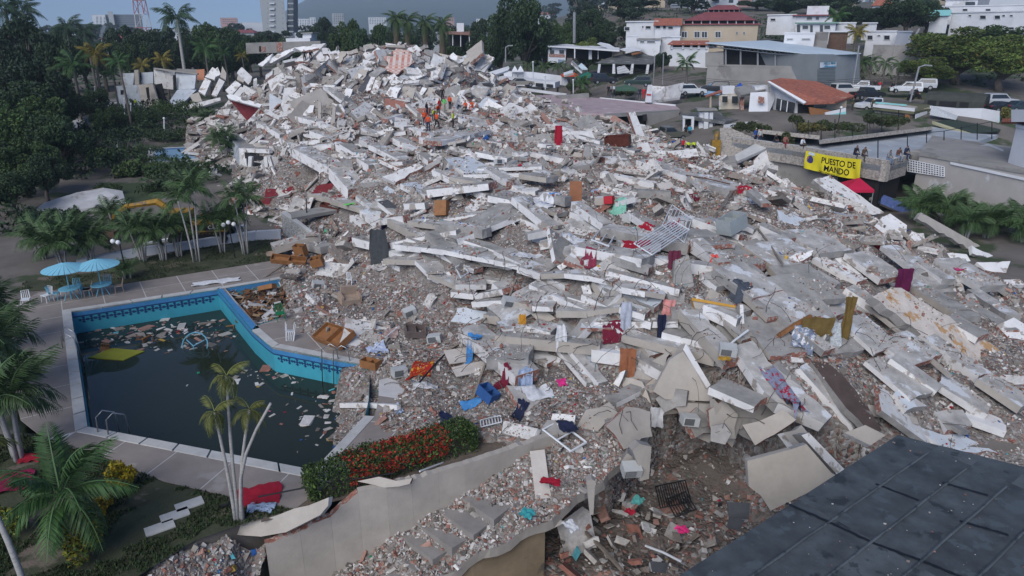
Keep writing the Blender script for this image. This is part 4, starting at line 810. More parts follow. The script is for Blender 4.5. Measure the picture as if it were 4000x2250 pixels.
# seam ridges and battens
Rn=Vector((-eL.y,eL.x,0))
for k in range(1,9):
 m_=MB();a=ROOF[0]-Rn*(k*1.0-.02)*(-1 if(ROOF[5]-ROOF[0]).dot(Rn)>0 else 1);pts_=[a-eL*s+Vector((0,0,.03+.012*noise.noise((s,k*3.,0))))+Rn*.03*noise.noise((s*.7,k*5.,2))for s in np.arange(.3,18,.6)]
 if k*1.0<9:m_.tube(pts_,.035,5);rel(m_.build('seam',FELTS[2]),rf)
BANK=[Pz(u,v,z)for u,v,z in((880,2066,0),(1030,2080,-.4),(1030,2150,-.9),(1015,2260,-2.0),(1010,2400,-3.2),(760,2400,-1.4),(560,2300,-.5),(520,2255,-.1),(640,2170,-.05),(760,2110,0))]
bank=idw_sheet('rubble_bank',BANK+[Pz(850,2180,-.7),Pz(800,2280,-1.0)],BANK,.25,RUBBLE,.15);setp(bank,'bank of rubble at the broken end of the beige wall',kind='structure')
strew('rubble_bank_debris','loose bricks and plaster lumps below the broken wall end',bank,BANK,900,-2.75);PW2=PALW.copy();PW2[9:]*=.3;PW2/=PW2.sum();strew('terrace_debris','brick and plaster rubble strewn over the terrace',terr,TERR,5500,-2.85,PW2);strew('hollow_debris','rubble strewn over the floor of the hollow',pit,PITB,9000,-2.6)
q=nr.uniform(0,1,(110,2));q=np.array([tuple(ROOF[0]+(ROOF[1]-ROOF[0])*a*.95+(ROOF[5]-ROOF[0])*b*2.4)for a,b in q]);q[:,2]=ZR+.045;n=len(q);o=obj('roof_grit',pieces('roof_grit',q,np.tile([[0,0,1.]],(n,1)),nr.lognormal(-3.6,.4,n),np.stack([np.ones(n),nr.uniform(.5,.9,n),nr.uniform(.2,.5,n)],1),colour(n),.9,.3));setp(o,'small white crumbs of plaster lying on the dark roof','debris',kind='stuff')
for k,(u0,v0,u1,v1)in enumerate(((3070,1965,3240,2040),(3240,2040,3420,2125),(3420,2125,3600,2190),(3600,2190,3770,2260),(3680,1885,3860,1935),(3750,2035,3940,2090),(3420,1890,3590,1955))):
 a,b=Pz(u0,v0,ZR+.035),Pz(u1,v1,ZR+.035);d=(b-a).normalized();s_=Vector((-d.y,d.x,0));m_=MB();N=9;up_=[a.lerp(b,t/N)+s_*(.05+.03*noise.noise((t*.9,k,1)))for t in range(N+1)];lo=[a.lerp(b,t/N)-s_*(.04+.03*noise.noise((t*.9,k,5)))for t in range(N+1)];m_.v=[tuple(p)for p in up_+lo];m_.f=[(N+1+i,N+2+i,i+1,i)for i in range(N)];m_.m=[0]*N;rel(m_.build('tar_lap',M('tar',(.012,.013,.015),.4,.2)),rf)
# debris chunks in the hollow
CH=[]
for i in range(150):
 u,v=rng.uniform(2180,2980),rng.uniform(1780,2240)
 if u>2620+(2250-v)*1.5:continue
 CH.append(tuple(Pz(u,v,-3.7+rng.uniform(0,.35))))
CH=np.array(CH);n=len(CH);o=obj('hollow_chunks',pieces('hollow_chunks',CH,np.tile([[0,0,1.]],(n,1)),nr.lognormal(-.9,.5,n),np.stack([np.ones(n),nr.uniform(.4,.9,n),nr.uniform(.1,.4,n)],1),colour(n,PW2),.6,.3));setp(o,'broken chunks lying in the hollow','rubble',kind='stuff')
# ---------------------------------------------------------------- vegetation kit
def leaf_mat(name,rough=.6):
 m=bpy.data.materials.new(name);m.use_nodes=True;n,l=m.node_tree.nodes,m.node_tree.links;b=n['Principled BSDF']
 at=n.new('ShaderNodeAttribute');at.attribute_name='col';oi=n.new('ShaderNodeObjectInfo')
 hv=n.new('ShaderNodeHueSaturation');mr=n.new('ShaderNodeMapRange');mr.inputs[3].default_value=.8;mr.inputs[4].default_value=1.2;l.new(oi.outputs['Random'],mr.inputs[0]);l.new(mr.outputs[0],hv.inputs['Value']);l.new(at.outputs['Color'],hv.inputs['Color'])
 l.new(hv.outputs[0],b.inputs['Base Color']);b.inputs['Roughness'].default_value=rough;b.inputs['Specular IOR Level'].default_value=.3
 return m
LEAF=leaf_mat('leaf');BARK=M('bark',(.13,.11,.09),.9,.25,3,bump=.4);PTRUNK=M('palm_trunk',(.34,.33,.31),.85,.2,4,bump=.3,stretch=(1,1,4));DTRUNK=M('dark_palm_trunk',(.13,.115,.10),.9,.25,4,stretch=(1,1,4))
vr=np.random.default_rng(5)
def leaf_mesh(name,pos,size,cols,asp=.55,up=.35,dirs=None,mat=None):
 """leaf-shaped quads (diamond outline) spread through a volume"""
 n=len(pos);a=vr.normal(0,1,(n,3))if dirs is None else dirs+vr.normal(0,.35,(n,3));a/=np.linalg.norm(a,axis=1)[:,None]
 b=vr.normal(0,1,(n,3));b[:,2]+=up*2;b=np.cross(a,b);b/=np.linalg.norm(b,axis=1)[:,None]+1e-9
 s=size[:,None]if np.ndim(size)else np.full((n,1),size)
 nn=np.cross(a,b);mid=nn*s*.12
 V=np.stack([pos-a*s*.5,pos+b*s*asp*.5+mid,pos+a*s*.5,pos-b*s*asp*.5+mid],1)
 F=np.arange(n*4).reshape(n,4)
 me=bpy.data.meshes.new(name);me.vertices.add(n*4);me.vertices.foreach_set('co',V.reshape(-1).astype(np.float32));me.loops.add(n*4);me.loops.foreach_set('vertex_index',F.reshape(-1).astype(np.int32))
 me.polygons.add(n);me.polygons.foreach_set('loop_start',(np.arange(n)*4).astype(np.int32));me.update(calc_edges=True);me.shade_flat()
 at=me.attributes.new('col','FLOAT_COLOR','FACE');c4=np.concatenate([cols,np.ones((n,1))],1);at.data.foreach_set('color',c4.reshape(-1).astype(np.float32))
 me.materials.append(mat or LEAF);return me
def leafcol(n,base,var=.3,hue=.15,alt=None,pa=0.0):
 c=np.array(base)[None]*vr.uniform(1-var,1+var,(n,1))*(1+vr.uniform(-hue,hue,(n,3)))
 if alt is not None:k=vr.uniform(0,1,n)<pa;c[k]=np.array(alt)[None]*vr.uniform(.7,1.2,(k.sum(),1))
 return np.clip(c,0.003,1)
def crown_pts(n,lobes):
 """points near the surfaces of overlapping lobes -> clumps with gaps"""
 w=np.array([l[3]**2 for l in lobes]);k=vr.choice(len(lobes),n,p=w/w.sum());L=np.array([(l[0],l[1],l[2])for l in lobes])[k];r=np.array([l[3]for l in lobes])[k];fl=np.array([l[4]for l in lobes])[k]
 d=vr.normal(0,1,(n,3));d/=np.linalg.norm(d,axis=1)[:,None];rad=r*vr.uniform(.55,1.12,n)**.6
 q=d*rad[:,None];q[:,2]*=fl;return L+q,k
def make_tree(name,h,w,seed,base=(.028,.052,.02),n=5200,leaf=.42,trunk_h=.35,flat=.75,nl=26,alt=None,pa=0.0,top=0.0):
 """broadleaf tree, origin at the foot: trunk with limbs, crown of leaf clumps"""
 global vr;vr=np.random.default_rng(seed);r=random.Random(seed);root=empty(name)
 th=h*trunk_h;mb=MB();mb.tube([(0,0,-.6),(.05*w*r.uniform(-1,1),.05*w*r.uniform(-1,1),th*.6),(.08*w*r.uniform(-1,1),0,th*1.15)],[w*.045+.1,w*.035+.08,w*.028+.05],8)
 lobes=[];cz=th+(h-th)*.45;hz=(h-th)*.5
 for i in range(nl):
  a=r.uniform(0,6.283);rad=math.sqrt(r.random())*w*.42;zz=cz+r.uniform(-.8,.85)*hz*math.sqrt(max(.08,1-(rad/(w*.5))**2));lr=w*r.uniform(.09,.17)
  lobes.append((rad*math.cos(a),rad*math.sin(a),zz+top*(1-rad/w*2)*hz,lr,flat))
  if i%2==0:mb.tube([(0,0,th*r.uniform(.7,1.1)),(rad*.5*math.cos(a),rad*.5*math.sin(a),(th+zz)/2),(rad*math.cos(a),rad*math.sin(a),zz)],[w*.016+.05,w*.01+.03,.03],5)
 mb.build('trunk',BARK,root,smooth=True)
 pos,k=crown_pts(n,lobes);tint=np.array([r.uniform(.7,1.35)for _ in lobes])[k][:,None]
 cols=leafcol(n,base,.3,.15,alt,pa)*tint
 obj('crown',leaf_mesh('crown',pos,vr.uniform(.6,1.3,n)*leaf,cols),root);return root
def frond_mesh(name,L,nleaf,ll,droop,cols,seed,width=.078,rib=True,fold=.5,lift=.9):
 """feather palm leaf along +X from the origin, arching down; leaflets on both sides"""
 r=random.Random(seed);mb=MB();pts_=[]
 for i in range(9):
  t=i/8;pts_.append(Vector((L*(t-.12*droop*t*t),0,L*(lift*.55*t-droop*.75*t*t))))
 mb.tube(pts_,[.035*L/2.5*(1-.8*i/8)+.006 for i in range(9)],4)
 nc=len(mb.f)
 def at(t):
  f=min(t*8,7.999);i=int(f);return pts_[i].lerp(pts_[i+1],f-i),(pts_[i+1]-pts_[i]).normalized()
 for i in range(nleaf):
  t=.12+.88*(i+.5)/nleaf;p,d=at(t);l_=ll*(math.sin(math.pi*(.12+.86*t))**.6)*r.uniform(.85,1.1)
  for s in(-1,1):
   out=(Vector((0,s,0))*.8+d*.55+Vector((0,0,-fold*r.uniform(.4,1.2)))).normalized()
   tip=p+out*l_+Vector((0,0,-.28*l_*l_/max(ll,.1)));m1=p+out*l_*.5
   wv=d*width*l_/.6*.5
   b=len(mb.v);mb.v+=[tuple(p),tuple(m1+wv),tuple(tip),tuple(m1-wv)];mb.f.append((b,b+1,b+2,b+3));mb.m.append(0)
 me=mb.mesh(name,[LEAF]);n=len(mb.f);c=np.array(cols)[None]*np.array([r.uniform(.7,1.3)for _ in range(n)])[:,None];c[:nc]=np.array(cols)[None]*1.6+.02
 at_=me.attributes.new('col','FLOAT_COLOR','FACE');at_.data.foreach_set('color',np.concatenate([c,np.ones((n,1))],1).reshape(-1).astype(np.float32));return me
FR={}
def fronds(kind):
 if kind not in FR:
  P_={'coco':(3.2,34,.85,1.0,(.04,.09,.024)),'areca':(1.9,22,.55,.9,(.045,.085,.028)),'yellow':(2.9,26,.8,1.1,(.16,.13,.02)),'royal':(3.4,30,.9,1.25,(.03,.06,.03)),'slim':(1.5,22,.5,1.2,(.09,.10,.02)),'limp':(3.4,30,.8,1.5,(.05,.085,.03))}[kind]
  FR[kind]=[frond_mesh('frond',P_[0]*k,P_[1],P_[2],P_[3]*dd,P_[4],3+i,fold=.5+.3*(kind=='royal'))for i,(k,dd)in enumerate(((1,.7),(.95,1.0),(.85,1.3)))]
 return FR[kind]
def add_palm_head(root,top,kind,n,r,sc=1.0,el=(-25,75),mats=None,lean=0.0):
 fr=fronds(kind)
 for i in range(n):
  t=(i+.5)/n;e=el[1]+(el[0]-el[1])*t;az=i*2.39996+r.uniform(-.25,.25)
  me=fr[0 if e>40 else 1 if e>5 else 2];o=obj('frond',me,root);o.location=top
  o.rotation_euler=(r.uniform(-.2,.2),-R(e)*.75,az);s=sc*r.uniform(.85,1.1);o.scale=(s,s,s)
def make_palm(name,loc,kind,h,n,seed,label,cat='palm',group=None,trunk=None,sc=1.0,bend=.3,r0=.14,el=(-25,75),top_dir=None):
 r=random.Random(seed);root=empty(name,loc,0,label,cat,group);a=r.uniform(0,6.28)if top_dir is None else top_dir
 pts_=[Vector((math.cos(a)*bend*(t/5)**2,math.sin(a)*bend*(t/5)**2,h*t/5))for t in range(6)];pts_[0].z=-.4
 mb=MB();mb.tube(pts_,[r0*(1.15-.45*i/5)for i in range(6)],8);mb.build('trunk',trunk or PTRUNK,root,smooth=True)
 add_palm_head(root,tuple(pts_[-1]),kind,n,r,sc,el);return root
def make_clump(name,loc,kind,stems,h,n,seed,label,cat='palm',group=None,spread=.6,sc=1.0,r0=.06,trunk=None,lean=.5,el=(-20,80)):
 """clustering palm: several thin stems, each with its own head"""
 r=random.Random(seed);root=empty(name,loc,0,label,cat,group)
 for k in range(stems):
  a=6.28*k/stems+r.uniform(-.4,.4);b=Vector((math.cos(a),math.sin(a),0));hh=h*r.uniform(.65,1.1)
  pts_=[b*spread*.3+b*lean*(t/4)**1.5*hh*.35+Vector((0,0,hh*t/4-(.3 if t==0 else 0)))for t in range(5)]
  mb=MB();mb.tube(pts_,[r0*(1.2-.4*i/4)for i in range(5)],6);mb.build('trunk',trunk or PTRUNK,root,smooth=True)
  add_palm_head(root,tuple(pts_[-1]),kind,n,r,sc,el)
 return root
def make_shrub(name,loc,w,d,h,n,base,leaf,seed,label,cat='shrub',group=None,alt=None,pa=0,flower=None,rz=0,boxy=False,nl=9):
 global vr;vr=np.random.default_rng(seed);r=random.Random(seed);root=empty(name,loc,rz,label,cat,group)
 if boxy:
  pos=vr.uniform(-.5,.5,(n,3))*np.array([w,d,h]);f=vr.integers(0,5,n)
  pos[f==0,2]=h*.5;pos[f==1,1]=-d/2;pos[f==2,1]=d/2;pos[f==3,0]=w/2*vr.choice([-1,1],(f==3).sum());pos[f==4,2]=h*.5
  pos+=vr.normal(0,.05*min(d,h)+.02,(n,3));pos[:,2]+=h*.5
  for i in range(n):pos[i,2]*=1+.18*noise.noise((pos[i,0]*.9,pos[i,1]*.9,seed))
 else:
  lobes=[(r.uniform(-.33,.33)*w,r.uniform(-.33,.33)*d,h*r.uniform(.35,.75),min(w,d)*r.uniform(.16,.3),h/max(w,d)*1.1+.2)for _ in range(nl)];pos,k=crown_pts(n,lobes)
 mb=MB()
 for i in range(5 if not boxy else 9):
  x=r.uniform(-.3,.3)*w;y=r.uniform(-.3,.3)*d;mb.tube([(x*.5,y*.5,-.1),(x,y,h*.6)],[.03,.015],5)
 mb.build('stem',BARK,root)
 obj('foliage',leaf_mesh('foliage',pos,vr.uniform(.6,1.3,n)*leaf,leafcol(n,base,.35,.15,alt,pa)),root)
 if flower:
  col,m,x0,x1=flower;fp=np.stack([vr.uniform(x0,x1,m)*w,vr.uniform(-.5,.42,m)*d,np.full(m,h)],1);fp[:,2]*=1+vr.normal(0,.07,m)
  ft=vr.uniform(0,1,m)<.35;fp[ft,1]=-d/2-.02;fp[ft,2]=h*vr.uniform(.3,.95,ft.sum())
  obj('blossom',leaf_mesh('blossom',fp,vr.uniform(.7,1.3,m)*leaf*.9,leafcol(m,col,.3,.2),.9),root)
 return root
# ---------------------------------------------------------------- far terrain: hazy mountain
def mtn(X,Y):
 prof_u=np.array([-4000,700,1000,1060,1150,1250,1600,2000,2600,4000,7000]);prof_z=np.array([0,0,30,80,165,245,300,320,330,330,330])
 u=CX+FPX*X/(Y*CP+16*SP);zr=np.interp(u,prof_u,prof_z);t=np.clip((Y-2600)/2600,0,1.0);b=np.clip((Y-5200)/1200,0,1)
 z=zr*(t**1.1)*(1-b*.6)
 nz=np.zeros(X.shape)
 for idx in np.ndindex(X.shape):nz[idx]=noise.fractal((X[idx]/700,Y[idx]/700,3.3),1.0,2.0,5)
 return z*(1+.12*nz)+3
FOREST=M('forested_slope',(.045,.06,.04),.95,.4,.012,col2=(.10,.10,.08),c2=.6)
mo=obj('mountain',grid_mesh('mountain',np.linspace(-3500,6000,120),np.linspace(2600,6400,40),mtn),None,FOREST);setp(mo,'hazy forested mountain behind the city',kind='structure')
# ---------------------------------------------------------------- building kit
def VP(u1,y1,u2,y2):
 a,b=Py(u1,500,y1),Py(u2,500,y2);d=Vector((b.x-a.x,b.y-a.y,0)).normalized();n=Vector((d.y,-d.x,0));n=n if n.y<0 else-n
 def f(u,v,off=0.0):
  r=Vector(ray(u,v));o=Vector((0,0,CAMH));k=(a+n*off-o).dot(n)/r.dot(n);return o+r*k
 f.n=n;f.d=d;return f
def relw(mb,name,mats,root,smooth=False):
 """mesh given in world space, made a child of root with its origin at root"""
 mb.v=[tuple(Vector(p)-root.location)for p in mb.v];return mb.build(name,mats,root,smooth)
def relc(mb,name,mats,root,par):
 mb.v=[tuple(Vector(p)-root.location)for p in mb.v];return mb.build(name,mats,par)
def prism3(pts_,th,off=None):
 n=(pts_[1]-pts_[0]).cross(pts_[2]-pts_[0]).normalized()if off is None else off
 if off is None and n.dot(Vector((0,0,CAMH))-pts_[0])<0:n=-n
 mb=MB();N=len(pts_);mb.v=[tuple(p)for p in pts_]+[tuple(p-n*th)for p in pts_];mb.f=[tuple(range(N)),tuple(range(2*N-1,N-1,-1))]+[((i+1)%N,i,N+i,N+(i+1)%N)for i in range(N)];mb.m=[0]*len(mb.f);return mb
PANE=M('dark_window',(.03,.035,.04),.15,.2,2,spec=.5);FRAME=M('window_frame',(.55,.56,.57),.6,.1);GFRAME=M('grey_frame',(.25,.26,.27),.5,.1)
WW=M('house_white',(.62,.63,.65),.8,.1,.3,col2=(.5,.5,.5),c2=.62);BW_=M('house_beige',(.42,.35,.26),.85,.1,.3);CONCW=M('raw_concrete_wall',(.27,.26,.245),.9,.16,.35,col2=(.2,.19,.18),c2=.58);MAROON=M('maroon_roof',(.22,.07,.075),.7,.2,.6);BLUER=M('pale_blue_roof',(.50,.58,.63),.55,.08,.4);TURQW=M('turquoise_band',(.25,.55,.54),.8,.12,.8)
def tile_mat(name,c,c2):
 return M(name,c,.85,.35,2.2,col2=c2,c2=.6,c2scale=3,bump=.6,bscale=6)
TERRA=tile_mat('terracotta_tiles',(.33,.115,.075),(.38,.22,.17));DGREY=M('dark_grey_roof',(.11,.115,.115),.9,.3,.8,col2=(.22,.22,.22),c2=.57)
STONE=M('stone_cladding',(.33,.30,.265),.9,.35,5.5,col2=(.2,.18,.16),c2=.55,bump=.8,bscale=6)
def window(root,wall,vp,r,frame=FRAME,fw=None,mull=0,off=.0):
 u0,v0,u1,v1=r;c=[vp(u0,v1,.02+off),vp(u1,v1,.02+off),vp(u1,v0,.02+off),vp(u0,v0,.02+off)]
 w=relc(prism3(c,.1),'window',PANE,root,wall);fw=fw or min(.12,(c[1]-c[0]).length*.12);ctr=sum(c,Vector())/4
 dx=(c[1]-c[0]).normalized();dz=(c[3]-c[0]).normalized();mb=MB();W_,H_=(c[1]-c[0]).length,(c[3]-c[0]).length;rot=Matrix((dx,vp.n,dz)).transposed()
 for(px_,pz_,sx,sz)in((0,H_/2,W_+fw,fw),(0,-H_/2,W_+fw,fw),(-W_/2,0,fw,H_-fw),(W_/2,0,fw,H_-fw)):mb.box(ctr+dx*px_+dz*pz_+vp.n*.04,(sx,.1,sz),rot=rot)
 for k in range(mull):mb.box(ctr+dx*W_*((k+1)/(mull+1)-.5)+vp.n*.03,(fw*.6,.06,H_-fw),rot=rot)
 relc(mb,'frame',frame,root,wall);return w
def bld(name,label,vp,u1,u2,vt,vb,depth,mat,wins=(),roof=('flat',),cat='house',frame=FRAME,group=None,mull=0,zdown=2.0):
 A,B_=vp(u1,vb),vp(u2,vb);ztop=(vp(u1,vt).z+vp(u2,vt).z)/2;zb=min(A.z,B_.z)-zdown;root=empty(name,(A.x,A.y,A.z),0,label,cat,group);bk=Vector((A.x+B_.x,A.y+B_.y,0)).normalized()*depth
 q=[Vector((p.x,p.y,0))for p in(A,B_,B_+bk,A+bk)];mb=MB();mb.prism(q,zb,ztop);wall=relw(mb,'wall',mat,root)
 for w in wins:window(root,wall,vp,w,frame,mull=mull)
 c=sum(q,Vector())/4;k=roof[0]
 def ex(o):return[c+(p-c)+(p-c).normalized()*o*1.3 for p in q]
 if k=='flat':
  m_=roof[1]if len(roof)>1 else mat;o=roof[2]if len(roof)>2 else .25;mb=MB();mb.prism(ex(o),ztop+.003,ztop+.25);relw(mb,'roof',m_,root)
 elif k=='parapet':
  mb=MB()
  for i in range(4):
   p,r_=q[i],q[(i+1)%4];d=(r_-p).normalized();nn=Vector((-d.y,d.x,0))*.2;mb.prism([p,r_,r_+nn,p+nn],ztop+.003,ztop+roof[1])
  relw(mb,'parapet',mat,root)
 elif k in('hip','gable','shed'):
  h,m_=roof[1],roof[2];e=ex(roof[3]if len(roof)>3 else .6);z=ztop+.003
  if k=='hip':r1,r2=c+(e[0]-e[1])*.22,c+(e[1]-e[0])*.22
  else:r1,r2=(e[0]+e[3])/2,(e[1]+e[2])/2
  V=[Vector((p.x,p.y,z))for p in e]+[Vector((r1.x,r1.y,z+h)),Vector((r2.x,r2.y,z+h))];mb=MB()
  if k=='shed':V=[Vector((e[0].x,e[0].y,z)),Vector((e[1].x,e[1].y,z)),Vector((e[2].x,e[2].y,z+h)),Vector((e[3].x,e[3].y,z+h)),Vector((e[2].x,e[2].y,z)),Vector((e[3].x,e[3].y,z))];mb.add(V,[(0,1,2,3),(1,4,2),(0,3,5),(4,5,3,2),(0,5,4,1)])
  else:mb.add(V,[(0,1,5,4),(1,2,5),(2,3,4,5),(3,0,4),(3,2,1,0)])
  relw(mb,'roof',m_,root)
 return root,wall
def wgrid(u0,u1,v0,v1,nx,ny,fx=.55,fy=.5):
 return[(u0+(u1-u0)*(i+.5-fx/2)/nx,v0+(v1-v0)*(j+.5-fy/2)/ny,u0+(u1-u0)*(i+.5+fx/2)/nx,v0+(v1-v0)*(j+.5+fy/2)/ny)for j in range(ny)for i in range(nx)]
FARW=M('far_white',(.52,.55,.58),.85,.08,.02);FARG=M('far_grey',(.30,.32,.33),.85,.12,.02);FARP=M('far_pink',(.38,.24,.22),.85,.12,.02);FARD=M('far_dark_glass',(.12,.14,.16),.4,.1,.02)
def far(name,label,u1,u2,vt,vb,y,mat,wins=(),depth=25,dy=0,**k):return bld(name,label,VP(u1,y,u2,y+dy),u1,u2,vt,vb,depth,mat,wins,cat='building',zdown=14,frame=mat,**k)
# --- the city behind
far('hotel_building','far white and grey hotel block left of the lattice mast',368,420,58,112,900,FARW,wgrid(372,416,64,98,3,6));far('glass_office_block','far dark glazed block beside the white hotel',420,560,57,110,905,FARD,[(424,62+8*k,556,64+8*k)for k in range(5)],roof=('flat',FARG,.5));far('stair_tower','grey stair tower between hotel and glazed block',432,452,46,112,898,FARG)
far('low_white_hall','long low white hall left of the hotel',265,345,95,125,850,FARW);far('low_brown_hall','low dark hall below the hotel',343,425,97,118,840,FARD)
far('pink_apartment_block','far pinkish apartment block above the trees',865,932,70,115,1100,FARP,wgrid(868,930,73,95,8,3));far('far_white_terrace','far pale terrace of houses left of the grey tower',940,1030,88,115,1150,FARW)
tw,tww=far('apartment_tower','tall damaged grey apartment tower with torn balconies',1028,1122,-40,125,420,FARG,wgrid(1030,1120,2,120,3,6,.12,.1),depth=16)
vpt=VP(1028,420,1122,420)
for k in range(7):
 for(ua,ub,off)in((1052,1072,.9),(1124,1146,.2)):
  vv=-12+k*22;mb=prism3([vpt(ua,vv+6,off),vpt(ub,vv+6,off),vpt(ub,vv+1,off),vpt(ua,vv+1,off)],1.2);relw(mb,'balcony',FARG if ua>1100 else FARW,tw)
mb=prism3([vpt(1122,128,-3),vpt(1146,128,-3),vpt(1146,-40,-3),vpt(1122,-40,-3)],9);relw(mb,'open_floors',FARD,tw)
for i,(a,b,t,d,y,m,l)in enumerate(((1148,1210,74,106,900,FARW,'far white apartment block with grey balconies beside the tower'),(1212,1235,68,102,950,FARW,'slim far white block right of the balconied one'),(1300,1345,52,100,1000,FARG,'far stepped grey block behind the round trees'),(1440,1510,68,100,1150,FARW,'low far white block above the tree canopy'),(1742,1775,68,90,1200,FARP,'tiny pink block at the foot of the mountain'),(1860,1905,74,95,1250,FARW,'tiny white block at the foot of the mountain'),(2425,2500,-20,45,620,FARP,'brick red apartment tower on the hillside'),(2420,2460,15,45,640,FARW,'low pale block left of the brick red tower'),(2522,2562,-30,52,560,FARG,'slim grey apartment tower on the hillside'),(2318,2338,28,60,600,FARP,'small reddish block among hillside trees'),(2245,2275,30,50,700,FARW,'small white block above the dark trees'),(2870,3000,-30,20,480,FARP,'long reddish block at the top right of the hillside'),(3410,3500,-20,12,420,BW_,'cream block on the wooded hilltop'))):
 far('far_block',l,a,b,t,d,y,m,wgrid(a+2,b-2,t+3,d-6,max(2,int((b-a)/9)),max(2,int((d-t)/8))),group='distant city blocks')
far('slab_block','long white apartment slab with balcony rows on the hillside',2618,2790,-10,55,430,FARW,[(2622,2+9*k,2786,6+9*k)for k in range(6)],dy=30)
# lattice mast
ms=empty('lattice_mast',tuple(Py(560,100,420)),0,'red and white steel lattice mast above the trees','mast');RW=[M('mast_red',(.35,.08,.07),.6,.2),M('mast_white',(.5,.5,.5),.6,.1)]
for s in range(6):
 mb=MB()
 for i,(dx,dy)in enumerate(((-1,-1),(1,-1),(1,1),(-1,1))):
  w0,w1=3.2-.28*s,3.2-.28*(s+1);z0,z1=s*7.0-8,s*7.0-1;mb.tube([(dx*w0,dy*w0,z0),(dx*w1,dy*w1,z1)],.28,4)
  d2=((1,-1),(1,1),(-1,1),(-1,-1))[i];mb.tube([(dx*w0,dy*w0,z0),(d2[0]*w1,d2[1]*w1,z1)],.16,4);mb.tube([(dx*w1,dy*w1,z1),(d2[0]*w1,d2[1]*w1,z1)],.16,4)
 mb.build('mast_section',RW[s%2],ms)
# --- houses on the right hillside
V1=VP(2655,168,2955,160)
rt,wl_=bld('pagoda_house','beige three storey house with stacked maroon roofs',V1,2655,2955,97,165,16,BW_,[(2663,123,2684,147),(2712,123,2734,147),(2741,123,2763,147),(2794,123,2816,147),(2876,124,2882,135),(2903,124,2910,135)],('flat',MAROON,.5),mull=1)
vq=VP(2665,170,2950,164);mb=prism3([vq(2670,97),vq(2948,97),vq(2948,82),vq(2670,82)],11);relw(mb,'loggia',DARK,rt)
for k in range(9):p=vq(2672+34*k,97,.3);mb=MB();mb.tube([p,vq(2672+34*k,80,.3)],.15,5);relw(mb,'post',WW,rt)
def hiproof(root,vp,u1,u2,v,h,depth,mat,name='roof',o=1.0):
 A,B_=vp(u1,v,o),vp(u2,v,o);bk=-vp.n*(depth+2*o);z=(A.z+B_.z)/2;q=[Vector((p.x,p.y,z))for p in(A,B_,B_+bk,A+bk)];c=sum(q,Vector())/4
 r1,r2=c+(q[0]-q[1])*.25+Vector((0,0,h)),c+(q[1]-q[0])*.25+Vector((0,0,h));mb=MB();mb.add(q+[r1,r2],[(0,1,5,4),(1,2,5),(2,3,4,5),(3,0,4),(3,2,1,0)]);relw(mb,name,mat,root)
hiproof(rt,vq,2668,2952,80,1.9,11,MAROON);vr2=VP(2755,174,2905,171);mb=prism3([vr2(2765,60),vr2(2890,60),vr2(2890,40),vr2(2765,40)],5);relw(mb,'lantern',DARK,rt)
for k in range(7):mb=MB();mb.tube([vr2(2768+20*k,60,.1),vr2(2768+20*k,38,.1)],.14,5);relw(mb,'post',WW,rt)
hiproof(rt,vr2,2758,2898,38,1.1,5,MAROON)
